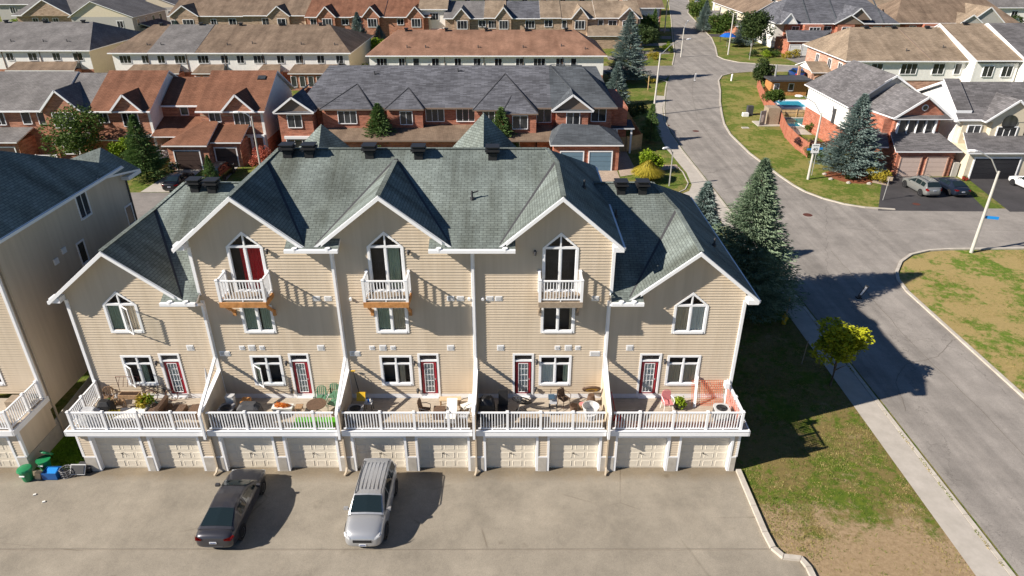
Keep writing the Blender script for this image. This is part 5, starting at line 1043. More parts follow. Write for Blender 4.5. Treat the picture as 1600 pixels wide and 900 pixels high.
# ---- B: dark roofed red brick row right behind the main block
T = thing('brick_row', 'red brick row with dark grey shingles and triangular bay roofs, right behind the tan block', 'townhouses', (-6, 80, 0), RB); W_ = 'brick_red'; D_ = 'shingle_dark'
PB = (77.7, 5.6, .5)
wallb(T, -22.3, 11.4, 78.3, 90.5, 0, 5.5, W_)
roofx(T, -24.4, 4.7, 77.7, 5.6, 84.6, 9.05, 91.5, D_, 'fascia_brown', hl=2.6); MB().slab([(-24.4, 77.7, 5.6), (-21.8, 84.6, 9.05), (-24.4, 91.5, 5.6)], .1).build('hip', [D_, 'fascia_brown'], T)
roofx(T, 4.4, 11.95, 77.72, 5.62, 84.5, 9.0, 91.5, 'shingle_dark_new', 'fascia_brown', hr=3.6, label='newer darker shingles at the right end')
roofx(T, 6.5, 12.2, 86, 5.3, 92.5, 7.6, 98, 'shingle_dark_new', 'fascia_brown', hl=1, hr=1.2, name='rear_roof')
MB().bar((4.55, 84.5, 9.08), (8.5, 77.9, 5.75), .25, .06).build('ridge_cap', 'shingle_dark_new', T); MB().bar((4.6, 84.6, 9.1), (8.35, 84.5, 9.05), .25, .06).build('ridge_cap', 'shingle_dark_new', T)
gablet(T, -24.2, 2.25, 75.9, 5.5, 7.15, 'shingle_dark', (77.7, 5.6, .5), 'fascia_brown', 'white', pent=True); wallb(T, -26.1, -22.3, 76.3, 90, 0, 5.45, W_, 'bay_wall')
MB().slab([(-26.45, 76, 5.5), (-24.2, 76, 7.15), (-24.2, 84, 7.15), (-26.45, 90, 5.5)], .1).build('side_roof', [D_, 'white'], T)
for (x0, x1, yf, ap) in ((-21.4, -15.8, 77.3, (-18.04, 81.47, 7.48)), (-14.1, -10.1, 77.3, (-12.01, 80.84, 7.17)), (-4.2, 2.5, 76.9, (-.83, 83.16, 8.33)), (-1.0, 2.7, 75.9, (.44, 80.84, 7.17))):
    hipbay(T, x0, x1, yf, 5.3, 5.58 if yf > 76 else 5.42, ap, D_, W_, 80, 2.6 if yf > 76 else 0, 'fascia_brown')
gablet(T, 6.8, 2.35, 76.9, 5.45, 7.2, 'shingle_dark_new', PB, 'fascia_brown', pent=True); wallb(T, 5.0, 8.6, 77.2, 79, 2.9, 5.4, W_, 'bay_wall')
roofx(T, -21.8, -4.2, 74.0, 2.9, 78.2, 3.55, 78.4, 'shingle_brown', 'fascia_brown', name='porch_roof'); roofx(T, -4.1, 4.6, 74.0, 2.9, 78.2, 3.55, 78.4, 'shingle_brown', 'fascia_brown', name='porch_roof')
wallb(T, -21.7, -4.2, 74.4, 78.2, 0, 2.8, W_, 'porch_wall'); wallb(T, 2.8, 4.6, 75.5, 78.2, 0, 2.8, W_, 'porch_wall')
b = MB(); ge = 2.95; b.slab([(4.1, 71.9, ge), (12.0, 71.9, ge), (9.6, 75.2, 4.25), (5.6, 75.6, 4.35)], .14); b.slab([(12.0, 71.9, ge), (12.0, 78.3, ge), (9.6, 75.2, 4.25)], .14); b.slab([(4.1, 71.9, ge), (5.6, 75.6, 4.35), (4.1, 78.3, ge)], .14); b.slab([(5.6, 75.6, 4.35), (9.6, 75.2, 4.25), (12, 78.3, ge), (4.1, 78.3, ge)][::-1], .14); b.build('garage_roof', ['shingle_dark_new', 'white'], T)
wallb(T, 4.5, 11.6, 72.3, 78.3, 0, 2.85, W_, 'garage_wall'); gdoor(T, 5.3, 7.7, 72.28, 'garage_blue'); gdoor(T, 8.4, 10.8, 72.28, 'garage_blue')
wallb(T, 11.4, 13.4, 79.5, 90, 0, 5.2, W_, 'side_wall'); MB().slab([(11.3, 78.6, 3.0), (14.2, 78.6, 3.0), (14.2, 81.5, 3.3), (11.3, 82.5, 3.6)], .1).build('side_porch_roof', ['shingle_dark_new', 'white'], T)
for x in (12.2, 13.9): MB().box(x - .1, x + .1, 78.8, 79, 0, 2.95).build('porch_post', 'white', T)
for (x, y, z, w_, h, n) in ((-24.3, 76.28, 3.75, 1.5, 1.35, 2), (-20.75, 78.28, 3.95, 1.5, 1.35, 2), (-18.6, 77.28, 3.95, 2.0, 1.35, 3), (-11.95, 77.28, 3.85, 1.3, 1.4, 2), (-8.8, 78.28, 3.95, 2.0, 1.4, 3), (-5.3, 78.28, 3.95, 2.0, 1.4, 3), (.9, 75.88, 3.7, 1.6, 1.4, 2), (3.65, 78.28, 3.85, 1.6, 1.5, 2), (6.9, 77.18, 3.8, 1.4, 1.35, 2), (9.9, 78.28, 3.95, 1.6, 1.4, 2), (-2.6, 76.88, 3.95, 1.2, 1.4, 2), (-24.2, 76.28, .6, 2.6, 1.7, 3), (-1.2 + 1.2, 75.88, .6, 1.6, 1.7, 2)): window(T, x, y, z, w_, h, n, 0, 'pane_dark', .08, proud=.06)
for x in (-24.2, .9): MB().box(x - 1.5, x + 1.5, 76.1 if x < 0 else 75.7, 76.3 if x < 0 else 75.9, 2.45, 2.75).build('lintel', 'white', T)
for x, z in ((-21.6, 5.3), (-14.5, 5.3), (3.0, 5.3), (-3.9, 5.3)): MB().box(x - .05, x + .05, 78.1, 78.22, 3.3, 5.4).build('downspout', 'fascia_brown', T)
stacks(T, ((-16.2, 83), (-6.4, 83.5)), *PB)
# ---- A: orange brick rows with rust roofs, and the grey roofed part left of them
T = thing('brick_row', 'orange brick houses with rust red shingles and one white shaded end wall, left middle', 'townhouses', (-38, 80, 0), RB); W_ = 'brick_orange'; D_ = 'shingle_rust'; PA = (76.2, 5.55, .5)
wallb(T, -46.9, -40.5, 76.7, 88, 0, 5.5, W_); wallb(T, -34.9, -27.9, 76.7, 88, 0, 5.5, W_); wallb(T, -40.5, -34.9, 79.5, 87, 0, 5.5, W_)
wallb(T, -34.9, -27.9, 76.69, 76.72, 4.9, 5.05, 'brick_tan', 'stone_band')
roofx(T, -47.2, -40.2, 76.2, 5.55, 82.7, 8.8, 88.6, D_); roofx(T, -35.2, -27.5, 76.2, 5.55, 82.7, 8.8, 88.6, D_); roofx(T, -40.3, -35.1, 79.0, 5.55, 83.6, 7.9, 88, D_)
gablewall(T, -46.9, -40.5, 76.7, 88, 5.5, 5.5, 82.7, 8.6, 'siding_white', 1); gablewall(T, -34.9, -27.9, 76.7, 88, 5.5, 5.5, 82.7, 8.6, 'siding_white', 1)
MB().box(-27.93, -27.85, 76.7, 88, 0, 2.2).build('brick_base', W_, T)
for xc in (-42.75, -30.4): gablet(T, xc, 1.75 if xc < -35 else 1.8, 76.0, 5.6, 7.4, D_, PA, W_)
for (x, y, z, w_, h, n) in ((-42.8, 76.68, 3.8, 1.7, 1.5, 3), (-37.9, 79.48, 4.4, .8, 1.1, 1), (-35.45, 79.48, 4.2, .8, 1.1, 1), (-33.3, 76.68, 4.3, 1.2, 1.0, 2), (-30.3, 76.68, 3.8, 1.7, 1.6, 3), (-44.9 - .9, 76.68, 4.2, 1.0, 1.1, 2)): window(T, x, y, z, w_, h, n, 0, 'pane_dark', .08, proud=.07)
b = MB(); b.slab([(-37.8, 72.2, 2.8), (-32.9, 72.2, 2.8), (-32.9, 76.3, 4.3), (-34.2, 77.5, 4.6)], .14); b.slab([(-37.8, 72.2, 2.8), (-34.2, 77.5, 4.6), (-37.8, 78, 2.8)], .14); b.slab([(-40.4, 75.5, 2.9), (-37.0, 75.5, 2.9), (-34.9, 79.4, 4.2), (-40.4, 79.4, 4.2)], .12); b.slab([(-33.0, 73.3, 2.85), (-29.6, 73.3, 2.85), (-29.6, 76.7, 4.0), (-33.0, 76.7, 4.0)], .14); b.build('garage_roof', [D_, 'white'], T)
wallb(T, -37.4, -33.0, 72.6, 77, 0, 2.7, W_, 'garage_wall'); wallb(T, -32.98, -29.9, 73.7, 77, 0, 2.75, W_, 'garage_wall'); gdoor(T, -36.7, -34.0, 72.58, 'garage_dark'); gdoor(T, -32.7, -30.4, 73.68, 'garage_dark')
MB().box(-30.2, -28.0, 76.3, 76.65, 2.55, 2.85).build('porch_beam', 'white', T); [MB().box(x - .12, x + .12, 76.3, 76.5, 0, 2.55).build('porch_post', 'white', T) for x in (-29.5, -28.1)]
MB().box(-43.5, -40.6, 76.3, 76.65, 2.55, 2.85).build('porch_beam', 'white', T); MB().slab([(-46.6, 75.2, 2.6), (-43.4, 75.2, 2.6), (-43.4, 76.7, 3.3), (-46.6, 76.7, 3.3)], .12).build('porch_roof', [D_, 'white'], T)
railing(T, (-39.9, 75.8), (-37.6, 75.8), .3, .9, None, .16); stacks(T, (), *PA); MB().cbox((-29.0, 81.4, 8.2), (.9, .7, .14), Matrix.Rotation(R(26), 3, 'X')).build('skylight', 'pane_dark', T)
T = thing('brick_row', 'grey roofed brick row at the left edge beside the rust roofs', 'townhouses', (-56, 80, 0), RB); D_ = 'shingle_grey'
wallb(T, -66, -47.0, 76.9, 88, 0, 5.5, W_); roofx(T, -66, -54.2, 76.4, 5.55, 82.6, 8.7, 88.6, D_, label='left step of the grey roof'); roofx(T, -54.4, -50.6, 76.2, 5.62, 82.3, 8.75, 88.6, D_); roofx(T, -50.8, -47.0, 76.4, 5.55, 82.3, 8.6, 88.6, D_)
gablet(T, -49.9, 2.3, 75.8, 5.6, 7.9, D_, (76.4, 5.55, .5), W_); wallb(T, -52, -47.9, 76.05, 77, 0, 5.5, W_, 'bay_wall')
for (x, y, z, w_, h, n) in ((-49.9, 76.03, 3.8, 2.2, 1.6, 3), (-54.6, 76.88, 4.0, .9, 1.6, 1), (-52.8, 76.88, 4.0, .9, 1.6, 1), (-57.6, 76.88, 3.9, 1.0, 1.5, 2), (-61, 76.88, 3.9, 1.6, 1.5, 2), (-50, 76.03, .8, 1.6, 1.4, 2)): window(T, x, y, z, w_, h, n, 0, 'pane_dark', .08, proud=.07)
MB().slab([(-58, 73.5, 2.8), (-54.2, 73.5, 2.8), (-54.2, 76.9, 3.6), (-58, 76.9, 3.6)], .12).build('garage_roof', [D_, 'white'], T); wallb(T, -57.8, -54.4, 73.9, 77, 0, 2.7, W_, 'garage_wall'); gdoor(T, -57.3, -54.9, 73.88, 'garage_dark')
MB().slab([(-50.6, 73.8, 2.5), (-47.2, 73.8, 2.5), (-47.2, 76.1, 3.2), (-50.6, 76.1, 3.2)], .12).build('porch_roof', [D_, 'white'], T); [MB().box(x - .12, x + .12, 74, 74.24, 0, 2.45).build('porch_post', 'brick_orange', T) for x in (-50.3, -47.5)]
railing(T, (-52.9, 74), (-50.6, 74), .3, .9, None, .18)
# ---- C, C0, D: rears of the long rows, white siding over low lean-to roofs
def rear_row(label, x0, x1, ye, roofmat, hl, hr, zr, yr, wall, wins, ext, dishes=(), patch=None, vt=(), loc=None, sidewall='siding_cream'):
    T = thing('house_row', label, 'townhouses', ((x0 + x1) / 2, ye + 6, 0), 'long rows seen from behind'); yb = 2 * yr - ye
    wallb(T, x0 + .5, x1 - .5, ye + .5, yb - .5, 0, 5.5, sidewall); MB().box(x0 + .48, x1 - .48, ye + .44, ye + .5, 2.5, 5.45).build('rear_siding', wall, T); wallb(T, x0 + .49, x1 - .49, ye + .43, ye + .5, 0, 2.5, 'brick_orange', 'brick_base')
    roofx(T, x0, x1, ye, 5.6, yr, zr, yb, roofmat, 'white', hl=hl, hr=hr)
    m = (zr - 5.6) / (yr - ye)
    if patch: a, c = patch; MB().slab([(a, ye + .02, 5.63), (c, ye + .02, 5.63), (c + (hr and 0), yr - .1, zr + .03), (a, yr - .1, zr + .03)], .03).build('roof', ['shingle_grey', 'white'], T)['label'] = 'newer grey shingles on one house of the row'
    for (xa, w_, n) in wins: window(T, xa, ye + .44, 3.95, w_, 1.15, n, 0, 'pane_dark', .07, proud=.05)
    for (a, c) in ext:
        MB().slab([(a, ye - 2.2, 2.75), (c, ye - 2.2, 2.75), (c - .6, ye + .44, 3.75), (a + .6, ye + .44, 3.75)], .12).build('low_roof', ['shingle_brown', 'white'], T); wallb(T, a + .3, c - .3, ye - 1.9, ye + .4, 0, 2.65, 'brick_orange', 'low_wall')
        k = max(1, int((c - a) / 1.5)); [window(T, a + .8 + i * 1.4, ye - 1.92, .6, .8, 1.6, 1, 0, 'pane_dark', .06) for i in range(min(k, 8))]
    for x in dishes: dish(T, x, ye + .3, 3.7)
    stacks(T, vt, ye, 5.6, m); n = int((x1 - x0 - hl - hr) / 6.2); vents(T, [(x0 + hl + 1.5 + i * (x1 - x0 - hl - hr - 3) / max(1, n), yr - .4, zr - .1) for i in range(n + 1)])
    for i in range(1, n + 2): MB().box(x0 + i * 6.3 - .05, x0 + i * 6.3 + .05, ye + .35, ye + .43, 2.6, 5.4).build('downspout', 'fascia_brown', T)
    return T
rear_row('long white sided row with brown streaked shingles and one grey roof section, rear side', -66, -26.3, 116.3, 'shingle_brown', 3.5, 5.5, 8.75, 126.8, 'siding_white',
    [(-63.5, 1.8, 3), (-60.2, 1.1, 2), (-57.6, 1.1, 2), (-54.5, 1.7, 3), (-50.7, 1.7, 3), (-47.2, 1.1, 2), (-44.6, 1.1, 2), (-41.5, 1.8, 3), (-38.0, 1.1, 2), (-34.9, 1.2, 2), (-31.4, 1.1, 2), (-28.3, 1.1, 2)], [(-62.9, -54), (-52, -46.8), (-41.6, -37.6), (-36.4, -26.8)], (-28.3,), (-59.5, -51.8), ((-60.5, 119), (-58.2, 119), (-47.2, 119), (-43.2, 119.5), (-35, 119.2), (-29.4, 119)))
rear_row('long row with orange brown shingles and dark satellite dishes, right of the brown one', -23.4, 15.2, 113.6, 'shingle_orange', 4.2, 4.6, 8.5, 121.8, 'siding_white',
    [(-20.9, 1.6, 3), (-17.7, .9, 2), (-15.4, .9, 1), (-12.3, 1.1, 2), (-8.7, 1.0, 2), (-5.6, 1.1, 2), (-2.2, 1.1, 2), (1.2, 1.1, 2), (4.4, 1.8, 3), (7.7, 1.2, 2), (9.9, .8, 1)], [], (-21.7, -13.3, -5.8, 1.5, 8.3), None, ((-17, 116), (-14, 116), (-5.5, 116), (1.8, 116), (8.0, 116.4), (11.8, 115.5)))
rear_row('grey roofed white row at the far left behind the rust roofs', -98, -70.3, 119, 'shingle_grey', 0, 4.2, 8.9, 129.5, 'siding_white', [(-84.2, 1.1, 2), (-80.4, 1.4, 2), (-76.4, 1.2, 2), (-72.8, 1.5, 2), (-88, 1.2, 2), (-92, 1.2, 2)], [(-84, -72.5)], (), None, ((-85, 122), (-79.5, 122), (-75.5, 122)))
# ---- E: fronts beyond the rear rows
def front_row(label, x0, x1, ye, ze, units, roofs, wall, gab, wins, loc=None, zr=8.6, dy=10, sidew='siding_cream', grp='front rows far behind', low=()):
    T = thing('house_row', label, 'townhouses', ((x0 + x1) / 2, ye + 6, 0), grp); wallb(T, x0 + .4, x1 - .4, ye + .5, ye + 2 * dy - .5, 0, ze - .1, wall); m = (zr - ze) / dy
    for i, (a, c, mt) in enumerate(roofs): 
        zo = .12 * (i % 2); roofx(T, a, c, ye, ze + zo, ye + dy, zr + zo, ye + 2 * dy, mt)
        if i == len(roofs) - 1: gablewall(T, a, c - .4, ye + .5, ye + 2 * dy - .5, ze - .1, ze - .1, ye + dy, zr - .2, sidew, 1)
    for (xc, hw, zp, mt) in gab: gablet(T, xc, hw, ye - .5, ze, zp, mt, (ye, ze, m), wall); wallb(T, xc - hw + .3, xc + hw - .3, ye - .2, ye + .6, 0, ze, wall, 'bay_wall')
    for (x, w_, h, n, z) in wins: 
        onb = any(abs(x - g[0]) < g[1] for g in gab); window(T, x, ye + (-.22 if onb else .48), z, w_, h, n, 0, 'pane_dark', .1, proud=.07)
    for (a, c, y, zt, mt) in low: MB().slab([(a, y, 2.7), (c, y, 2.7), (c - .8, ye + .4, zt), (a + .8, ye + .4, zt)], .12).build('porch_roof', [mt, 'white'], T); wallb(T, a + .4, c - .4, y + .4, ye + .4, 0, 2.6, wall, 'porch_wall')
    return T
front_row('red roofed orange brick row with three small gables near the top edge', -47.8, -18.7, 168, 5.6, 3, [(-47.8, -36.9, 'shingle_rust'), (-36.9, -29.6, 'shingle_rust'), (-29.6, -18.6, 'shingle_rust')], 'brick_orange', [(-42.7, 2.2, 7.9, 'shingle_rust'), (-32.4, 2.1, 7.9, 'shingle_rust'), (-22.2, 2.1, 7.9, 'shingle_rust')],
    [(-42.6, 2.0, 1.7, 3, 3.5), (-45.9, 1.3, 1.4, 2, 3.7), (-38.6, 1.5, 1.2, 2, 3.9), (-32.2, 2.0, 1.7, 3, 3.5), (-35.8, 1, 1.3, 1, 3.8), (-25.8, 1.4, 1.2, 2, 3.9), (-22.1, 2.0, 1.7, 3, 3.5)], zr=9.2)
front_row('tan brick row with mixed grey and tan shingles near the top edge', -15.6, 29.6, 165.2, 5.6, 6, [(-15.6, -6.4, 'shingle_grey'), (-6.4, -1.4, 'shingle_tan'), (-1.4, 6.4, 'shingle_dark'), (6.4, 11.2, 'shingle_tan'), (11.2, 19.0, 'shingle_tan'), (19.0, 29.6, 'shingle_tan')], 'brick_tan', [(-11.4, 2.0, 7.8, 'shingle_grey'), (-1.9, 2.0, 8.0, 'shingle_tan'), (15.4, 2.0, 8.0, 'shingle_tan'), (26.4, 2.4, 7.9, 'shingle_tan')],
    [(-11.3, 2.2, 1.7, 3, 3.4), (-6.8, 1.5, 1.3, 2, 3.8), (-4.4, 1.9, 1.5, 3, 3.5), (-1.9, 1.9, 1.7, 3, 3.4), (4.1, 2.0, 1.5, 3, 3.5), (8.3, 1.7, 1.4, 2, 3.8), (11.9, .9, 1.6, 1, 3.5), (15.4, 2.1, 1.7, 3, 3.4), (20.2, 1.0, 1.5, 1, 3.7), (22.9, 1.8, 1.4, 2, 3.7), (26.2, 2.1, 1.7, 3, 3.4)], zr=8.4, low=((16.5, 29, 158.5, 4.1, 'shingle_tan'),))
T = thing('house', 'two storey white house with a brick base between the red and grey roofs', 'house', (-18, 175, 0), 'single houses far behind'); wallb(T, -21.0, -15.3, 169, 182, 2.9, 7.2, 'siding_white'); wallb(T, -21.0, -15.3, 168.9, 182, 0, 2.9, 'brick_orange', 'base_wall'); roofx(T, -21.6, -14.8, 168.5, 7.2, 175, 9.6, 182, 'shingle_tan'); window(T, -18.0, 168.98, 4.9, 1.9, 1.4, 3); window(T, -18.2, 168.88, .9, 2.4, 1.8, 3)
T = thing('house', 'white house with a brown roof at the right end of the tan brick row', 'house', (36, 190, 0), 'single houses far behind'); wallb(T, 29.4, 36.3, 180, 192, 0, 6.4, 'siding_white'); wallb(T, 36.3, 36.6, 179.8, 192, 0, 6.4, 'brick_orange', 'side_wall'); roofx(T, 28.6, 37.2, 179, 6.5, 186, 9, 193, 'shingle_brown')
front_row('brown roofed tan houses with white trimmed gables, left of the red roofs', -80.3, -47.9, 170, 5.6, 3, [(-80.3, -62.6, 'shingle_brown'), (-62.6, -47.9, 'shingle_brown')], 'brick_tan', [(-76.2, 3.4, 7.9, 'shingle_brown'), (-54.3, 2.7, 7.8, 'shingle_brown')],
    [(-75.5, 2.4, 1.8, 3, 3.0), (-65.4, 1.6, 1.5, 2, 3.4), (-57.6, 1.6, 1.5, 2, 3.5), (-53.7, 1.8, 1.6, 2, 3.4), (-79.0, .8, 1.3, 1, 3.4), (-69.8, 1.2, 1.4, 2, 3.4)], zr=9.4, dy=11)
T = thing('house', 'grey hip roofed house with a white gable in the far left corner', 'house', (-105, 178, 0), 'single houses far behind'); wallb(T, -117.3, -97, 173, 190, 0, 5.4, 'brick_tan'); roofx(T, -118, -96.2, 172.3, 5.5, 182, 9.3, 191, 'shingle_grey', hl=3, hr=6); gablet(T, -109.5, 6.0, 171.8, 5.5, 9.0, 'shingle_grey', (172.3, 5.5, .39), 'brick_tan'); [window(T, x, 172.9, 3.2, 1.2, 1.6, 2) for x in (-113, -110.6, -108.2, -102.3, -99.6)]
T = thing('house', 'long dark roofed house behind the far left corner gable', 'house', (-120, 205, 0), 'single houses far behind'); wallb(T, -140, -100, 200, 212, 0, 5.4, 'siding_grey'); roofx(T, -141, -99, 199.5, 5.5, 206, 8.6, 212.5, 'shingle_grey', hl=3, hr=4); [window(T, x, 199.9, 3.2, 1.3, 1.5, 2) for x in range(-136, -100, 6)]
# three houses seen end on, along a side street
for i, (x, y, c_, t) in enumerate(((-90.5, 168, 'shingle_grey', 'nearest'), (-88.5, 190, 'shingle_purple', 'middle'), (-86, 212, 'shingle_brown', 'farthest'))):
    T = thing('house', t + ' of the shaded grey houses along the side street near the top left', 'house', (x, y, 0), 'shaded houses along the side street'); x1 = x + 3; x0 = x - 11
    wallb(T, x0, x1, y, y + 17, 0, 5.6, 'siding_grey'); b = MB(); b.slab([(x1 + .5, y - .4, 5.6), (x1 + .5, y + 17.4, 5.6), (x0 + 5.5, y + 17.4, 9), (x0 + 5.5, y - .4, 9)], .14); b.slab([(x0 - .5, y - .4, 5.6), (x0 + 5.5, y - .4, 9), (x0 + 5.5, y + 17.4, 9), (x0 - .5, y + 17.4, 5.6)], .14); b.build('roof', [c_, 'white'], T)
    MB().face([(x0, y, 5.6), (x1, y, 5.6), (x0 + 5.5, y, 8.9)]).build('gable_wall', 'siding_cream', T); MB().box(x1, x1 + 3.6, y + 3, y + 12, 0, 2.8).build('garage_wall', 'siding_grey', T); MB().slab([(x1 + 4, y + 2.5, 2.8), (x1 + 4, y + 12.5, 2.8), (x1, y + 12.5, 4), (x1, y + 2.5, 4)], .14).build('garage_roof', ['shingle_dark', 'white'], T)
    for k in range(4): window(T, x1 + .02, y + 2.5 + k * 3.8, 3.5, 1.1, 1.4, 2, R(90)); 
    window(T, x1 - 3, y - .02, 3.3, 1.3, 1.4, 2)
T = thing('house_row', 'distant house row with dark roofs left of the far road, at the top edge', 'townhouses', (-10, 260, 0), 'house rows on the horizon side'); wallb(T, -60, 30, 232, 244, 0, 5.4, 'siding_cream'); roofx(T, -61, 31, 231, 5.5, 238, 9, 245, 'shingle_grey', hl=4, hr=4); [window(T, x, 231.9, 3.2, 1.6, 1.5, 2) for x in range(-56, 28, 6)]
# ---- right side of the road
T = thing('house', 'brick and white house with two pinkish garage doors, beside the pools', 'house', (43.5, 76, 0), 'houses on the right side street'); W_ = 'brick_red'; D_ = 'shingle_purple'
wallb(T, 38.9, 46.6, 79.3, 91.2, 0, 2.7, 'brick_red', 'side_wall'); wallb(T, 38.85, 46.6, 79.25, 91.25, 2.7, 5.4, 'siding_white', 'upper_wall')
b = MB(); b.slab([(38.4, 78.6, 5.45), (43.9, 80.2, 8.7), (43.6, 90.6, 8.7), (38.4, 91.8, 5.45)], .14); b.slab([(48.6, 79.4, 5.7), (48.6, 91.8, 5.7), (43.6, 90.6, 8.7), (43.9, 80.2, 8.7)], .14); b.build('roof', [D_, 'white'], T)
MB().mesh([(40.8, 80.35, 6.6), (43.9, 80.35, 8.55), (48.2, 80.35, 5.8), (46.5, 80.35, 5.4), (40.8, 80.35, 5.4)], [(0, 4, 3, 2, 1)]).build('gable_wall', 'siding_grey', T); MB().bar((43.9, 80.1, 8.62), (48.7, 80.1, 5.6), .08, .22).build('rake_board', 'white', T); MB().bar((43.9, 80.1, 8.62), (40.6, 80.1, 6.55), .08, .22).build('rake_board', 'white', T)
wallb(T, 41.4, 46.3, 73.7, 80.3, 2.8, 5.4, W_, 'front_wall'); wallb(T, 46.3, 48.0, 76.5, 80.5, 0, 5.4, 'siding_white', 'white_side_wall')
b = MB(); b.slab([(41.0, 73.3, 5.5), (44.15, 73.3, 7.75), (44.15, 80.6, 7.75), (40.4, 80.6, 5.2)], .14); b.slab([(47.3, 73.3, 5.5), (47.3, 80.6, 5.5), (44.15, 80.6, 7.75), (44.15, 73.3, 7.75)], .14); b.slab([(41.0, 73.15, 5.42), (47.3, 73.15, 5.42), (46.8, 73.75, 5.85), (41.5, 73.75, 5.85)], .08); g_ = b.build('front_roof', [D_, 'white'], T)
MB().mesh([(41.4, 73.6, 5.4), (46.9, 73.6, 5.4), (44.15, 73.6, 7.6)], [(0, 1, 2)]).build('gable_wall', W_, T); [MB().bar((44.15, 73.22, 7.7), (44.15 + s_ * 3.2, 73.22, 5.42), .08, .22).build('rake_board', 'white', g_) for s_ in (-1, 1)]
MB().tube([(44.15, 73.58, 6.55), (44.15, 73.5, 6.55)], .34, 16).build('round_window_frame', 'white', T); MB().tube([(44.15, 73.52, 6.55), (44.15, 73.47, 6.55)], .25, 16).build('round_window', 'pane_dark', T)
window(T, 43.75, 73.68, 3.5, 3.9, 1.75, 4, 0, 'pane_dark', .14, proud=.3); MB().box(40.5, 41.4, 74.2, 77.5, 2.6, 5.2).build('side_bay', W_, T)
b = MB(); b.slab([(40.2, 69.9, 2.85), (47.2, 69.9, 2.85), (46.4, 73.7, 3.9), (41.2, 73.7, 3.9)], .14); b.slab([(38.6, 71.6, 2.85), (40.3, 71.6, 2.85), (41.4, 75, 3.9), (38.6, 75, 3.9)], .14); b.slab([(47.2, 69.9, 2.85), (47.2, 73.7, 2.85), (46.4, 73.7, 3.9)], .12); b.build('garage_roof', [D_, 'white'], T)
wallb(T, 40.7, 46.7, 70.3, 74, 0, 2.75, W_, 'garage_wall'); gdoor(T, 41.15, 43.25, 70.28, 'garage_pink', 2.1, 'brick_pink'); gdoor(T, 43.95, 46.05, 70.28, 'garage_pink', 2.1, 'brick_pink')
MB().box(38.8, 39.0, 71.9, 72.1, 0, 2.8).build('porch_post', 'white', T); window(T, 38.83, 83, 3.8, .3, .8, 1, R(-90)); MB().box(38.55, 38.85, 82.2, 82.5, 2.7, 4.4).build('flue', 'dark_grey', T)
T = thing('house', 'beige fronted house with a wide black garage door at the right edge', 'house', (52, 76, 0), 'houses on the right side street')
W_ = 'siding_cream'; wallb(T, 47.95, 58, 73.4, 84, 0, 5.4, 'siding_white', 'side_wall'); gablewall(T, 47.93, 58, 73.4, 84, 5.3, 5.3, 77.4, 8.2, 'siding_white', -1)
roofx(T, 47.5, 59, 72.7, 5.5, 77.2, 8.55, 84.6, D_); MB().slab([(47.5, 73.4, 6.3), (49.2, 73.4, 6.3), (49.2, 77.2, 8.9), (47.5, 77.2, 8.9)], .3).build('stepped_roof', [D_, 'white'], T)
MB().box(47.4, 47.55, 72.7, 77.2, 5.2, 5.4).build('rake_board', 'white', T); [MB().bar((47.45, 77.2, 8.5), (47.45, y, 5.4), .09, .22).build('rake_board', 'white', T) for y in (72.7, 84.6)]
wallb(T, 48.3, 59, 72.85, 73.5, 2.8, 5.3, 'siding_cream', 'front_wall'); wallb(T, 51.0, 54.6, 72.2, 73.5, 2.8, 5.4, 'siding_cream', 'bay_wall'); gablet(T, 52.9, 2.9, 71.9, 5.45, 7.7, D_, (72.7, 5.5, .68), 'siding_cream')
window(T, 52.7, 72.18, 3.3, 2.0, 1.5, 3, proud=.08); window(T, 49.6, 72.83, 3.4, 1.3, 1.4, 2, proud=.08); MB().tube([(52.7, 72.17, 5.3), (52.7, 72.1, 5.3)], .8, 16).build('arched_window', 'pane_dark', T)
b = MB(); b.slab([(47.2, 69.0, 2.95), (60, 69.0, 2.95), (60, 72.9, 4.1), (48.6, 72.9, 4.1)], .14); b.build('garage_roof', [D_, 'white'], T); wallb(T, 47.7, 59, 69.45, 73.4, 0, 2.85, 'siding_cream', 'garage_wall'); gdoor(T, 48.4, 53.1, 69.43, 'garage_black', 2.25)
MB().box(46.9, 47.5, 70.2, 71.6, .0, 1.5).build('utility_box', 'siding_grey', T)
for i, x in enumerate((47.6, 53.7)): shrub(x, 68.9, .5, .32, ('left', 'right')[i] + ' pot of red flowers beside the wide black garage door', 'leaves', 61, 80, .06, grp='red flower pots at the black garage', flowers='flowers_red', name='flower_pot')
T = thing('house_row', 'white sided row with tan streaked shingles and a pink brick end wall, right side', 'townhouses', (60, 115, 0), 'long rows on the right'); D_ = 'shingle_tan'
wallb(T, 52.0, 70.4, 109.8, 126, 0, 5.4, 'brick_pink', 'end_wall'); wallb(T, 52.3, 70.4, 109.7, 126, 2.5, 5.38, 'siding_white', 'rear_wall')
roofx(T, 51.4, 70.6, 109.2, 5.5, 119.3, 9.2, 127, D_, hl=4.2); MB().bar((63.2, 119.2, 9.25), (64.6, 109.3, 5.6), .14, .1).build('roof_step', 'fascia_brown', T)
wallb(T, 70.4, 77.0, 107.6, 125, 0, 5.4, 'siding_white'); gablewall(T, 70.38, 77, 107.6, 126, 5.9, 5.4, 119.5, 9.6, 'siding_white', -1); roofx(T, 70.2, 77.4, 107.2, 5.9, 119.3, 9.8, 127, D_, name='raised_roof')
gablewall(T, 77.3, 95, 106, 126, 5.8, 5.4, 118.5, 9.9, 'siding_white', -1); wallb(T, 77.3, 95, 106.3, 126, 0, 5.4, 'siding_white', 'wall'); roofx(T, 77.2, 96, 105.7, 5.8, 118, 10.0, 127, 'shingle_purple', name='raised_roof')
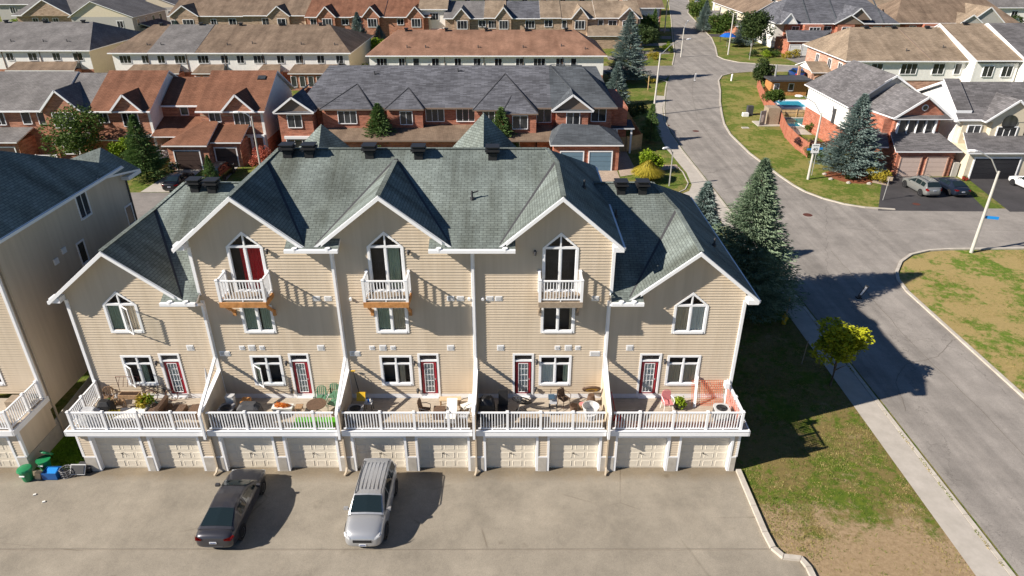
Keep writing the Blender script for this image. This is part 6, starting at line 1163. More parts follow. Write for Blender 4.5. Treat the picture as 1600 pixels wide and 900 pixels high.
for (x, y, w_, n) in ((56.6, 109.68, 1.7, 2), (61.6, 109.68, 2.4, 3), (66.2, 109.68, 1.7, 2), (69.2, 109.68, .9, 1), (72.6, 107.58, 1.5, 2), (75.5, 107.58, 1.5, 2)): window(T, x, y, 3.5, w_, 1.5, n, proud=.08)
for (y, z) in ((112, 3.3), (116, 3.3), (121, 3.3), (113, .8)): window(T, 51.98, y, z, 1.2, 1.4, 2, R(-90), proud=.08)
stacks(T, ((61.8, 112), (68, 113)), 109.2, 5.5, .366); vents(T, ((58, 118.9, 9.0), (62.5, 118.9, 9.0), (68, 118.9, 9.0), (74, 118.8, 9.6), (83, 117.5, 9.9)))
b = MB(); b.slab([(48.6, 114.2, 2.9), (51.9, 114.2, 2.9), (51.9, 117.6, 4.1), (48.6, 117.6, 4.1)], .12); b.slab([(48.6, 121.6, 2.9), (48.6, 117.6, 4.1), (51.9, 117.6, 4.1), (51.9, 121.6, 2.9)], .12); b.build('porch_roof', ['shingle_tan', 'white'], T); MB().mesh([(48.7, 115.2, 3.0), (48.7, 119.9, 3.0), (48.7, 117.6, 3.95)], [(0, 2, 1)]).build('porch_gable', 'white', T)
for y in (115, 120.6): MB().box(48.9, 49.3, y - .2, y + .2, 0, 2.85).build('porch_column', 'brick_pink', T)
T = thing('brick_row', 'red brick houses with dark hip roofs and two small white gables beyond the round tree', 'townhouses', (70, 163, 0), RB); W_ = 'brick_red'; D_ = 'shingle_dark'
wallb(T, 60, 82.5, 157.3, 175, 0, 5.4, W_); wallb(T, 57.8, 60, 160, 175, 0, 5.4, 'siding_white', 'side_wall'); roofx(T, 57.0, 83.6, 156.8, 5.5, 167.8, 9.6, 178, D_, hl=5.5, hr=3.5)
for xa in (64.2, 70.2, 80.2): MB().bar((xa + 1.5, 167.6, 9.65), (xa, 156.9, 5.6), .25, .12).build('roof_seam', 'shingle_dark_new', T)
gablet(T, 59.6, 1.7, 156.2, 5.5, 7.6, D_, (156.8, 5.5, .37), 'siding_white'); gablet(T, 72.4, 3.2, 155.9, 5.5, 7.3, D_, (156.8, 5.5, .37), 'fascia_brown'); gablet(T, 74.5, 2.6, 156.5, 6.3, 8.6, D_, (156.8, 5.5, .37), 'fascia_brown')
wallb(T, 62.8, 66.9, 155.6, 157.4, 2.6, 5.3, W_, 'bay_wall'); wallb(T, 70.0, 73.6, 155.9, 157.4, 2.6, 5.3, W_, 'bay_wall')
for (x, y, w_, n) in ((61.5, 157.28, 1.5, 2), (65.0, 155.58, 2.2, 3), (68.3, 157.28, 1.8, 2), (71.9, 155.88, 1.8, 2), (76.4, 157.28, 1.6, 2), (79.2, 157.28, 1.6, 2), (81.6, 157.28, 1.4, 2)): window(T, x, y, 3.2, w_, 1.6, n, proud=.08)
b = MB(); b.slab([(57.2, 149.2, 2.9), (63.2, 149.2, 2.9), (68.5, 155, 4.3), (58.8, 155.6, 4.3)], .14); b.build('garage_roof', [D_, 'white'], T); wallb(T, 57.6, 63, 149.6, 157.4, 0, 2.8, W_, 'garage_wall'); gdoor(T, 58.0, 60.2, 149.55, 'garage_white'); gdoor(T, 60.6, 62.7, 149.55, 'garage_white')
T = thing('brick_row', 'red brick row with warm brown hip roofs and a large white trimmed gable, far right', 'townhouses', (97, 164, 0), RB); D_ = 'shingle_brown'
wallb(T, 85.5, 109, 158, 175, 0, 5.4, W_); wallb(T, 83.3, 85.5, 160, 175, 0, 5.4, 'siding_white', 'side_wall'); roofx(T, 82.8, 110, 157.4, 5.5, 168.5, 9.6, 178, 'shingle_brown', hl=6, hr=2.5); gablet(T, 102.2, 4.0, 156.6, 5.5, 8.8, 'shingle_tan', (157.4, 5.5, .37), 'siding_grey'); gablet(T, 98.6, 2.6, 156.0, 5.5, 7.3, 'shingle_tan', (157.4, 5.5, .37), 'siding_grey')
wallb(T, 89, 92.6, 156.6, 158.2, 2.6, 5.3, W_, 'bay_wall')
for (x, y, w_, n) in ((87.2, 157.98, 1.4, 2), (90.8, 156.58, 2.2, 3), (95.0, 157.98, 2.2, 3), (100.2, 157.98, 2, 3), (104.6, 157.98, 2, 3), (107.6, 157.98, 1.6, 2)): window(T, x, y, 3.2, w_, 1.6, n, proud=.08)
T = thing('house_row', 'pale gabled houses seen end on, right of the far road under the brown roof', 'townhouses', (60, 185, 0), 'long rows on the right'); wallb(T, 56.4, 66, 172, 205, 0, 5.6, 'siding_cream'); b = MB(); b.slab([(55.8, 171.5, 5.6), (60.9, 171.5, 8.6), (60.9, 206, 8.6), (55.8, 206, 5.6)], .14); b.slab([(66.6, 171.5, 5.6), (66.6, 206, 5.6), (60.9, 206, 8.6), (60.9, 171.5, 8.6)], .14); b.build('roof', ['shingle_brown', 'white'], T); MB().face([(56.4, 171.9, 5.5), (66, 171.9, 5.5), (60.9, 171.9, 8.3)]).build('gable_wall', 'siding_white', T)
for k in range(4):
    b = MB(); y = 176 + k * 7.5; b.slab([(53.4, y - 2, 2.9), (56.4, y - 2, 2.9), (56.4, y + .6, 4), (53.4, y + .6, 4)], .12); b.build('porch_roof', ['shingle_grey', 'white'], T); MB().box(53.8, 56.4, y - 1.6, y + 1.2, 0, 2.8).build('porch_wall', 'brick_orange', T); window(T, 56.38, y, 3.5, 1.4, 1.4, 2, R(-90)); window(T, 58 + k * 2, 171.98, 3, 1, 1.3, 1)
for i, (x0, x1, y, m_, t) in enumerate(((75, 118, 196, 'shingle_tan', 'tan roofed'), (62, 74, 215, 'shingle_orange', 'orange roofed'), (120, 150, 190, 'shingle_grey', 'grey roofed'), (118, 150, 150, 'shingle_brown', 'brown roofed'), (72, 140, 232, 'shingle_brown', 'long brown roofed'), (34, 44, 225, 'shingle_grey', 'grey hip roofed'), (28, 42, 258, 'shingle_brown', 'small brown roofed'))):
    T = thing('house', t + ' pale house ' + ('behind the brown hip roofs at the far right', 'beside the far road near the top edge', 'in the top right corner', 'at the right edge below the corner', 'along the top edge on the right', 'left of the far road at the top edge', 'farthest off beside the road')[i], 'house', ((x0 + x1) / 2, y, 0), 'far houses on the right')
    wallb(T, x0, x1, y, y + 12, 0, 5.5, ('siding_cream', 'siding_white', 'siding_white', 'siding_cream', 'siding_cream', 'brick_pink', 'siding_cream')[i]); roofx(T, x0 - .6, x1 + .6, y - .5, 5.6, y + 6, 8.6, y + 12.5, m_, hl=3, hr=3)
    for k in range(int((x1 - x0) / 4.2)): window(T, x0 + 2 + k * 4.2, y - .02, 3.2, 1.5, 1.5, 2)
# ================================================================ fences, pools, shed, street furniture
def fence(pts, h, mat, label, pitch=.15, cat='fence', grp='board fences'):
    T = thing('fence', label, cat, (*pts[0], 0), grp); me = shared(('fb', h, mat), lambda: MB().box(-.065, .065, -.012, .012, .04, h).build('board', mat, link=False)); L = []
    for (a, c) in zip(pts, pts[1:]):
        a, c = Vector((*a, 0)), Vector((*c, 0)); n = int((c - a).length / pitch); rz = math.atan2((c - a).y, (c - a).x); u = (c - a).normalized(); nv = Vector((-u.y, u.x, 0)) * .03
        for i in range(n): L.append((a.lerp(c, (i + .5) / n) + nv * random.uniform(.7, 1.1), rz))
        for z in (.4, h - .3): MB().bar(a + Vector((0, 0, z)), c + Vector((0, 0, z)), .04, .09).build('rail', mat, T)
        k = max(1, int((c - a).length / 2.4)); [put(shared(('fp', h, mat), lambda: MB().box(-.05, .05, -.05, .05, 0, h + .08).build('post', mat, link=False)), 'post', T, a.lerp(c, i / k), rz) for i in range(k + 1)]
    for p, rz in L[:290]: put(me, 'board', T, p, rz)
    if L[290:]:
        b = MB()
        for p, rz in L[290:]: b.cbox((p.x, p.y, h / 2 + .02), (.13, .024, h - .04), Matrix.Rotation(rz, 3, 'Z'))
        b.build('board', mat, T)['kind'] = 'stuff'
    return T
FR = fence([(40.9, 116.5), (39.2, 109.8), (37.3, 101.2), (37.0, 97)], 1.7, 'fence_red', 'red stained fence from the wooden shed to the leafy tree', .17)
fence([(36.9, 95.2), (35.8, 90.6), (34.6, 85.6), (34.1, 80.5), (34.2, 77.2)], 1.7, 'fence_red', 'curving red stained fence around the teal pool', .17); fence([(34.2, 77.2), (38.8, 79.4)], 1.6, 'fence_red', 'short red fence below the brick side wall', .17)
fence([(36.9, 95.7), (45.4, 95.6)], 1.2, 'fence_tan', 'tan board fence between the blue pool and the teal pool', .17)
fence([(13.6, 79.4), (15.5, 80.6), (15.6, 99.5)], 1.8, 'fence_tan', 'new tan wooden fence right of the dark roofed row', .16)
fence([(11.9, 79.3), (13.6, 79.4)], 1.8, 'fence_tan', 'gate height piece of tan fence beside the brick side porch', .16)
def pool(x0, x1, y0, y1, wat, label, deck='stone'):
    T = thing('pool', label, 'pool', ((x0 + x1) / 2, (y0 + y1) / 2, 0), 'back garden pools'); b = MB(); e = .5
    for q in ((x0 - e, x1 + e, y0 - e, y0), (x0 - e, x1 + e, y1, y1 + e), (x0 - e, x0, y0, y1), (x1, x1 + e, y0, y1)): b.box(*q, 0, .3)
    b.build('coping', deck, T); MB().box(x0, x1, y0, y1, .02, .22).build('water', wat, T); return T
pool(40.0, 43.8, 101.4, 105.6, 'pool_water', 'bright blue pool with white coping behind the wooden shed', 'white'); pool(36.9, 40.6, 90.2, 94.6, 'teal_water', 'teal pool inside the curved red fence')
T = thing('pool_slide', 'white pool slide and cover on the blue pool', 'pool slide', (44.9, 102.5, 0)); b = MB(); b.box(44.0, 45.4, 101.4, 105, .3, .5); b.tube([(43.9, 101, .5), (44.1, 101.6, 1.1), (44.1, 102.4, 1.5)], .25, 8); b.build('slide', 'white', T); MB().tube([(44.1, 102.4, .3), (44.1, 102.4, 1.5)], .06, 6).build('ladder', 'metal_light', T)
sheet('pool_deck', [(38.2, 98.4), (46.3, 98.2), (46.5, 108), (39.8, 108)], .018, 'pavers'); sheet('pool_deck', [(35.8, 87.2), (38.7, 87), (38.8, 96.5), (37.2, 96.5)], .018, 'walk')
b = MB(); b.tube([(38.6, 90.2, .24), (38.65, 90.2, .34)], [.8, .75], 14); b.tube([(38.6, 90.2, .34), (38.6, 90.2, .36)], [.35, .3], 10); tag(b.build('pool_float', 'cloth_white', loc=(38.6, 90.2, .2)), 'round white float on the teal pool', 'pool float')
b = MB(); b.tube([(36.3, 93.8, 0), (36.3, 93.8, 1.0)], .05, 6); b.tube([(36.3, 93.8, 1.0), (36.2, 93.6, 1.35)], [.6, .62], 14); tag(b.build('patio_heater', 'light_grey', loc=(36.3, 93.8, 0)), 'round grey dish on a stand between fence and teal pool', 'dish')
T = thing('shed', 'flat roofed wooden shed with white doors and hanging lamps beside the dark green tree', 'shed', (43.5, 111.5, 0)); 
for i in range(22): x = 41.2 + i * .26; put(shared('shb', lambda: MB().box(-.12, .12, -.02, .02, 0, 2.3).build('board', 'wood_orange', link=False)), 'board', T, (x, 110.6 + .01 * (i % 2), 0))
wallb(T, 41.1, 46.9, 110.64, 113.6, 0, 2.3, 'wood_orange'); MB().box(40.6, 47.2, 109.7, 113.9, 2.3, 2.55).build('flat_roof', 'dark_grey', T); [window(T, x, 110.55, .2 + z, .7, 1.6 - z, 1) for x, z in ((41.9, 0), (44.2, .6))]
tag(MB().tube([(42.3, 113, 2.5), (42.3, 113, 4.3)], .16, 8).build('flue', 'metal_light', loc=(42.3, 113, 2.5)), 'white flue pipe rising behind the wooden shed', 'pipe')
def lamp(x, y, h, arm, al, label, lean=(0, 0), mat='pole_grey', rise=1.1, r=.11, pole='conc'):
    T = thing('street_lamp', label, 'street lamp', (x, y, 0), 'street lamps'); tx, ty = x + lean[0], y + lean[1]; MB().tube([(x, y, -.1), (tx, ty, h)], [r * 1.25, r * .8], 10).build('pole', mat, T)
    a = R(arm); e = (tx + math.cos(a) * al, ty + math.sin(a) * al, h + rise); MB().tube([(tx, ty, h - .25), (tx + math.cos(a) * al * .35, ty + math.sin(a) * al * .35, h + rise * .62), (tx + math.cos(a) * al * .8, ty + math.sin(a) * al * .8, h + rise)], .045, 8).build('arm', 'metal_light', T)
    b = MB(); c = Vector(e); u = Vector((math.cos(a), math.sin(a), 0)); b.tube([c - u * .35, c - u * .1, c + u * .3, c + u * .42], [.05, .13, .12, .05], 8); b.build('lamp_head', 'white', T); return T
L1 = lamp(37.56, 50.8, 6.9, 172, 2.3, 'pale concrete lamp post on the dry lawn corner with a street name blade', rise=1.5)
b = MB(); b.cbox((37.9 + .3, 50.7, 3.1), (.95, .03, .24), Matrix.Rotation(R(-18), 3, 'Z')); b.build('street_name_sign', 'blue_sign', L1)
def text(s, parent, loc, size, mat, rot=(R(90), 0, 0), name='lettering', ext=.004):
    cu = bpy.data.curves.new(name, 'FONT'); cu.body = s; cu.size = size; cu.extrude = ext; cu.align_x = 'CENTER'; cu.align_y = 'CENTER'; cu.materials.append(M[mat]); o = bpy.data.objects.new(name, cu); C.objects.link(o)
    if parent is not None: o.parent = parent; o.location = Vector(loc) - wloc(parent)
    else: o.location = loc
    o.rotation_euler = rot; bpy.context.view_layer.update(); me = bpy.data.meshes.new_from_object(o); q = bpy.data.objects.new(name, me); C.objects.link(q); q.parent = o.parent; q.location = o.location; q.rotation_euler = o.rotation_euler; bpy.data.objects.remove(o); return q
lamp(31.3, 69.3, 7.0, 160, 2.4, 'concrete lamp post on the grass with a white 40 sign, before the blue spruce', rise=1.5); T40 = [o for o in C.objects if o.name.startswith('street_lamp')][-1]
b = MB(); b.box(30.95, 31.75, 69.12, 69.16, 2.9, 3.85); b.build('speed_sign', 'white', T40); text('40', T40, (31.35, 69.115, 3.28), .5, 'black'); text('MAXIMUM', T40, (31.35, 69.115, 3.68), .13, 'black')
T = thing('street_name_sign', 'blue street name blade beside the concrete lamp post near the shrubs', 'sign', (32.2, 70.6, 0)); MB().tube([(32.2, 70.6, 0), (32.2, 70.6, 2.9)], .04, 8).build('post', 'metal_light', T); MB().cbox((31.6, 70.5, 2.9), (1.0, .03, .22), Matrix.Rotation(R(3), 3, 'Z')).build('blade', 'blue_sign', T); MB().cbox((32.5, 70.6, 2.95), (.6, .03, .22)).build('blade', 'blue_sign', T)
lamp(16.2, 67.2, 3.6, 205, .9, 'short curved light grey lamp post on the grass island by the golden grass', rise=.5, r=.06, mat='metal_light')
lamp(20.1, 97.5, 8.2, 25, 4.6, 'tall lamp post at the walk with a long arm over the road', lean=(.5, 1.5), rise=1.6, r=.12)
lamp(45.6, 150.5, 8.2, 165, 3.4, 'lamp post with an arm before the round green tree', rise=1.0, r=.13); lamp(39.2, 186, 7.8, 20, 3.6, 'far lamp post left of the road near the top', rise=1.4, r=.13); lamp(35.0, 147.5, 5.6, 60, 2.2, 'lamp post at the left kerb past the side street', rise=1.2, r=.12)
lamp(-26.8, 70.4, 6.4, 180, 1.4, 'grey lamp post rising before the orange brick garages', rise=.4, r=.09); lamp(58.2, 196, 7, 175, 2, 'lamp post at a front yard far up on the right', rise=1, r=.12)
def flexpost(x, y, h, label, tilt, mat='light_grey'):
    T = thing('lane_marker', label, 'traffic marker', (x, y, 0), 'flexible markers in the road'); MB().cbox((x, y, .04), (.34, .34, .08)).build('base', 'black', T); b = MB().cbox((x + math.sin(tilt) * h / 2, y, h / 2 + .06), (.26, .05, h), Matrix.Rotation(tilt, 3, 'Y')); b.build('panel', mat, T)
    MB().cbox((x + math.sin(tilt) * h / 2, y - .03, h / 2 + .1), (.14, .02, h * .7), Matrix.Rotation(tilt, 3, 'Y')).build('stripe', 'grey' if mat == 'white' else 'white', T); return T
flexpost(24.85, 43.0, 1.0, 'dark slanted marker in the shaded middle of the near road', R(24), 'dark_grey'); flexpost(31.75, 121.9, 1.3, 'white marker in the middle of the far road', R(4), 'white')
T = thing('fire_hydrant', 'yellow hydrant with a tall tan marker rod in the shade by the sidewalk', 'hydrant', (18.2, 39.4, 0)); b = MB(); b.tube([(18.2, 39.4, 0), (18.2, 39.4, .55), (18.2, 39.4, .6), (18.2, 39.4, .75), (18.2, 39.4, .82)], [.14, .13, .17, .14, .04], 12); b.tube([(17.98, 39.4, .42), (18.42, 39.4, .42)], .07, 8); b.tube([(18.2, 39.2, .42), (18.2, 39.4, .42)], .09, 8); b.build('body', 'yellow', T); MB().tube([(18.3, 39.5, .5), (18.3, 39.5, 2.0)], .03, 6).build('marker_rod', 'fence_tan', T)
T = thing('stake', 'grey wooden stake leaning beside the young maple', 'stake', (17.6, 34.6, 0)); MB().tube([(17.6, 34.6, 0), (17.75, 34.75, 1.6)], .03, 6).build('stake', 'wood_grey', T)
T = thing('utility_box', 'large dark utility cabinet with its door ajar outside the red fence', 'utility box', (34.0, 92.6, 0), 'utility cabinets on the lawn'); wallb(T, 34.3, 35.9, 91.8, 93.6, 0, 2.3, 'wood_grey', 'cabinet'); MB().cbox((33.6, 91.6, 1.0), (1.0, .1, 2.0), Matrix.Rotation(R(30), 3, 'Z')).build('door', 'grey', T); MB().box(33, 36.2, 91.2, 93.8, 0, .12).build('pad', 'concrete', T); MB().cbox((33.5, 91.5, 1.0), (.5, .04, 1.0), Matrix.Rotation(R(30), 3, 'Z')).build('panel', 'white', T)
T = thing('utility_box', 'small dark utility box with a white base on the far lawn', 'utility box', (33.4, 97.5, 0), 'utility cabinets on the lawn'); wallb(T, 33.4, 34.2, 97.3, 98, 0, 1.3, 'dark_grey', 'cabinet'); MB().box(32.6, 33.4, 96.6, 97.2, 0, .5).build('pad', 'white', T)
tag(MB().box(30.6, 31.5, 90.0, 90.7, 0, .09).build('concrete_slab', 'concrete', loc=(31, 90.3, 0)), 'pale square access slab set in the lawn by the curve', 'slab'); T = thing('marker_post', 'white stubby post on the lawn corner of the far side street', 'post', (38.3, 122.4, 0), 'small posts on the lawns'); MB().tube([(38.3, 122.4, 0), (38.35, 122.4, 1.1), (38.35, 122.4, 1.2)], [.16, .16, .05], 8).build('post', 'white', T)
for (x, y, h, l) in ((25.2, 121.6, 1.9, 'tan wooden post among yellow weeds at the walk corner'), (22.4, 114.8, 2.2, 'thin tan post at the near kerb beyond the walk corner')): T = thing('marker_post', l, 'post', (x, y, 0), 'small posts on the lawns'); MB().tube([(x, y, 0), (x, y, h)], .07, 6).build('post', 'fence_tan', T)
T = thing('street_sign', 'small sign seen edge on, on a slanting post by the silver crossover drive', 'sign', (36.2, 63.0, 0)); MB().tube([(36.2, 63.0, 0), (36.35, 63.1, 2.3)], .035, 8).build('post', 'metal_light', T); MB().cbox((36.4, 63.1, 2.15), (.5, .04, .4), Matrix.Rotation(R(-20), 3, 'Z')).build('panel', 'wood_grey', T)
T = thing('street_sign', 'thin sign post on the far corner below the round tree', 'sign', (48.2, 144.4, 0)); MB().tube([(48.2, 144.4, 0), (48.2, 144.4, 3.0)], .05, 6).build('post', 'pole_grey', T); MB().cbox((48.2, 144.4, 2.9), (.2, .5, .5)).build('panel', 'grey', T)
T = thing('street_sign', 'white parking sign on a post in the grass between the tan blocks', 'sign', (-22.0, 27.4, 0)); MB().tube([(-22.0, 27.5, 0), (-22.0, 27.5, 1.75)], .03, 8).build('post', 'metal_light', T); s_ = MB().box(-22.23, -21.77, 27.42, 27.45, 1.35, 1.9).build('panel', 'white', T); MB().box(-22.1, -21.9, 27.41, 27.42, 1.62, 1.8).build('symbol', 'blue_sign', T); MB().box(-22.13, -21.87, 27.41, 27.42, 1.42, 1.5).build('line_of_print', 'blue_sign', T)
b = MB(); b.tube([(48.2, 161.0, 2.3), (48.2, 161.0, 2.9), (48.2, 161.0, 3.1)], [1.9, 1.0, .05], 8); T = thing('parasol', 'bright blue parasol under the far green tree', 'parasol', (48.2, 161, 0)); b.build('canopy', 'blue_cloth', T); MB().tube([(48.2, 161, 0), (48.2, 161, 3)], .04, 6).build('pole', 'metal_light', T)
# ================================================================ bins by the left block
def bin_(x, y, label, lid_open=False, rz=0):
    T = thing('bin', label, 'bin', (x, y, 0), 'green bins at the corner', rz); b = MB(); b.tube([(x, y, .02), (x, y, .1), (x, y, .62)], [.2, .22, .29], 14); b.tube([(x, y, .62), (x, y, .66)], [.32, .32], 14); b.build('body', 'green_bin', T)
    if lid_open: MB().tube([(x + .04, y + .26, .78), (x + .06, y + .32, .84)], [.31, .29], 14).build('lid', 'green_bin', T)
    else: MB().tube([(x, y, .66), (x, y, .74), (x, y, .78)], [.34, .30, .1], 14).build('lid', 'green_bin', T)
    MB().box(x - .12, x + .12, y - .32, y - .28, .45, .5).build('label_plate', 'white', T)
bin_(-23.2, 24.75, 'round green bin with its lid shut, nearest the lot'); bin_(-22.75, 25.45, 'green bin behind the other, its lid tipped back', True)
T = thing('recycling_box', 'open blue recycling box holding flattened cartons', 'recycling box', (-22.15, 25.0, 0)); b = MB()
for q in ((-22.5, -21.8, 24.72, 24.75, 0, .4), (-22.5, -21.8, 25.22, 25.25, 0, .4), (-22.5, -22.47, 24.75, 25.22, 0, .4), (-21.83, -21.8, 24.75, 25.22, 0, .4), (-22.5, -21.8, 24.72, 25.25, 0, .03)): b.box(*q)
b.build('box', 'blue_bin', T)
tag(MB().cbox((-22.15, 25.0, .34), (.5, .34, .05), Matrix.Rotation(R(18), 3, 'X')).build('carton', 'blue_sign', loc=(-22.15, 25, .3)), 'bright blue flattened carton sticking out of the recycling box', 'carton')
tag(MB().cbox((-22.72, 24.85, .2), (.26, .2, .4), Matrix.Rotation(R(12), 3, 'Y')).build('carton', 'cloth_tan', loc=(-22.72, 24.85, 0)), 'beige carton standing between the green bins and the blue box', 'carton')
T = thing('wire_basket', 'round grey wire basket lying beside the blue box', 'basket', (-21.5, 25.05, 0)); b = MB(); [b.tube([(-21.5 + .26 * math.cos(a), 25.05 + .26 * math.sin(a), z) for a in [k * .5236 for k in range(13)]], .02, 5) for z in (.05, .18, .3, .42)]; [b.tube([(-21.5 + .26 * math.cos(a), 25.05 + .26 * math.sin(a), .02), (-21.5 + .28 * math.cos(a), 25.05 + .28 * math.sin(a), .45)], .012, 4) for a in [k * .524 for k in range(12)]]; b.build('basket', 'grey', T)
T = thing('television', 'discarded flat black screen leaning on a black bin beside the garages', 'television', (-20.95, 25.1, 0)); rr3 = Matrix.Rotation(R(-38), 3, 'X'); MB().cbox((-20.95, 25.1, .33), (.72, .05, .5), rr3).build('casing', 'light_grey', T); MB().cbox((-20.95, 25.06, .355), (.62, .02, .42), rr3).build('screen', 'black', T)
T = thing('storage_tote', 'black storage tote behind the discarded screen', 'tote', (-20.7, 25.35, 0)); MB().box(-21.1, -20.45, 25.2, 25.6, 0, .32).build('tub', 'black', T); MB().box(-21.14, -20.41, 25.17, 25.63, .32, .36).build('lid', 'dark_grey', T)
for (x, y, l) in ((-22.3, 23.75, 'small pale stone lying on the asphalt below the bins'), (-21.6, 23.3, 'white scrap of litter on the asphalt')): tag(MB().cbox((x, y, .03), (.12, .09, .05), Matrix.Rotation(.5, 3, 'Z')).build('litter', 'cloth_white', loc=(x, y, 0)), l, 'litter')

# ================================================================ things on the decks (deck surface at z 2.68)
Z = ZD
def ac_unit(x, y, label, mat='dark_grey', top='grey'):
    T = thing('air_conditioner', label, 'air conditioner', (x, y, Z), 'air conditioner units on the decks'); b = MB(); s_ = .36; c = .1
    P = lambda s, z: [(x - s, y - s + c, z), (x - s + c, y - s, z), (x + s - c, y - s, z), (x + s, y - s + c, z), (x + s, y + s - c, z), (x + s - c, y + s, z), (x - s + c, y + s, z), (x - s, y + s - c, z)]
    lo, hi = P(s_ - .02, Z + .06), P(s_ - .02, Z + .66); b.face(lo[::-1]); b.face(hi); [b.face([lo[i], lo[(i + 1) % 8], hi[(i + 1) % 8], hi[i]]) for i in range(8)]
    b.build('casing', mat, T); lv = MB(); [lv.box(x - s_ + c, x + s_ - c, y - s_ - .01, y - s_ + .02, Z + .12 + k * .07, Z + .15 + k * .07) for k in range(7)]; lv.build('louvres', top if mat == 'dark_grey' else 'dark_grey', T)['kind'] = 'stuff'
    t = MB(); n = 20
    for i in range(n):
        a0, a1 = 6.2832 * i / n, 6.2832 * (i + 1) / n; R1 = lambda a: min(s_ / max(abs(math.cos(a)), .001), s_ / max(abs(math.sin(a)), .001), s_ * 1.22); t.face([(x + math.cos(a0) * .27, y + math.sin(a0) * .27, Z + .70), (x + math.cos(a0) * R1(a0), y + math.sin(a0) * R1(a0), Z + .70), (x + math.cos(a1) * R1(a1), y + math.sin(a1) * R1(a1), Z + .70), (x + math.cos(a1) * .27, y + math.sin(a1) * .27, Z + .70)]); t.face([(x + math.cos(a0) * R1(a0), y + math.sin(a0) * R1(a0), Z + .70), (x + math.cos(a0) * R1(a0), y + math.sin(a0) * R1(a0), Z + .63), (x + math.cos(a1) * R1(a1), y + math.sin(a1) * R1(a1), Z + .63), (x + math.cos(a1) * R1(a1), y + math.sin(a1) * R1(a1), Z + .70)])
    t.build('top_ring', top, T); g = MB(); [g.tube([(x + r_ * math.cos(k * .3927), y + r_ * math.sin(k * .3927), Z + .69) for k in range(17)], .008, 4) for r_ in (.08, .15, .22)]; [g.bar((x, y, Z + .69), (x + .27 * math.cos(k * 1.05), y + .27 * math.sin(k * 1.05), Z + .69), .012) for k in range(6)]; g.disc((x, y, Z + .675), .07, .02, 10); g.build('fan_grille', 'black', T); return T
ac_unit(-13.55, 26.0, 'dark air conditioner in the shade of the second deck, beside the covered grill'); ac_unit(-7.42, 25.95, 'dark air conditioner on the middle deck under the yellow shovel'); ac_unit(9.95, 26.0, 'air conditioner with a pale top ring in the right corner of the last deck', 'dark_grey', 'light_grey')
def covered(x, y, w_, d_, h, mat, label, name='covered_grill', cat='grill', rz=0):
    b = MB(); L = [(w_ / 2, d_ / 2, 0), (w_ / 2 + .02, d_ / 2, h * .45), (w_ / 2 * .94, d_ / 2 * .9, h * .8), (w_ / 2 * .62, d_ / 2 * .5, h)]; n = 14; rr = random.Random(x); vs = []
    for i, (a, c, z) in enumerate(L):
        for k in range(n):
            t = 6.2832 * k / n; e = .35; cx, sx = math.cos(t), math.sin(t); px = math.copysign(abs(cx) ** e, cx) * a; py = math.copysign(abs(sx) ** e, sx) * c; f = 1 + rr.uniform(-.05, .05); vs.append((x + (px * math.cos(rz) - py * math.sin(rz)) * f, y + (px * math.sin(rz) + py * math.cos(rz)) * f, Z + z + rr.uniform(-.015, .015)))
    fs = [(i * n + k, i * n + (k + 1) % n, (i + 1) * n + (k + 1) % n, (i + 1) * n + k) for i in range(3) for k in range(n)] + [tuple(3 * n + k for k in range(n))]; b.mesh(vs, fs); o = b.build(name, mat, loc=(x, y, Z)); tag(o, label, cat, 'covered grills on the decks'); return o
covered(-12.42, 25.9, 1.1, .62, 1.05, 'dark_grey', 'grill under a charcoal cover on the second deck, next to the air conditioner'); covered(-19.95, 25.75, 1.05, .55, .85, 'tarp_silver', 'grill under a silver grey cover at the left corner railing'); covered(-19.35, 26.15, .7, .5, 1.0, 'black', 'black covered grill behind the silver cover in the left corner')
covered(-1.2, 26.2, .75, .7, 1.15, 'black', 'black covered furniture stack in the shaded corner of the fourth deck', 'covered_furniture', 'covered furniture'); 
def legs(T, x, y, s, d_, z0, z1, mat, r=.018, out=.05):
    for i in (-1, 1):
        for j in (-1, 1): put(shared(('leg', s, d_, z1 - z0, mat, r, i, j), lambda: MB().tube([(i * out, j * out, 0), (0, 0, z1 - z0)], r, 6).build('leg', mat, link=False)), 'leg', T, (x + i * s, y + j * d_, z0))
def chair(x, y, rz, label, mat='green_chair', frame=None, grp='patio chairs', seat=.44, slats=True, arms=True, cushion=None, bh=.46):
    frame = frame or mat; T = thing('patio_chair', label, 'chair', (x, y, Z), grp); q = Matrix.Rotation(rz, 3, 'Z'); c0 = Vector((x, y, Z))
    def W(px, py, pz): return c0 + q @ Vector((px, py, pz))
    b = MB(); b.cbox(W(0, 0, seat), (.46, .44, .035), q); b.build('seat', cushion or mat, T)
    bk = MB()
    for k in range(5 if slats else 1):
        wv = .05 if slats else .42; xx = -.18 + k * .09 if slats else 0; bk.cbox(W(xx, .24, seat + bh / 2), (wv, .03, bh), q @ Matrix.Rotation(R(-12), 3, 'X'))
    bk.tube([W(-.23, .2, seat), W(-.22, .27, seat + bh * .8), W(-.1, .31, seat + bh * 1.05), W(.1, .31, seat + bh * 1.05), W(.22, .27, seat + bh * .8), W(.23, .2, seat)], .018, 6); bk.build('backrest', mat, T)
    for i in (-1, 1):
        for j in (-1, 1): MB().tube([W(i * .24, j * .22, 0), W(i * .2, j * .18, seat)], .016, 6).build('leg', frame, T)
        if arms: MB().tube([W(i * .23, .22, seat + .24), W(i * .27, 0, seat + .25), W(i * .26, -.2, seat + .2), W(i * .22, -.2, seat)], .018, 6).build('armrest', frame, T)
    return T
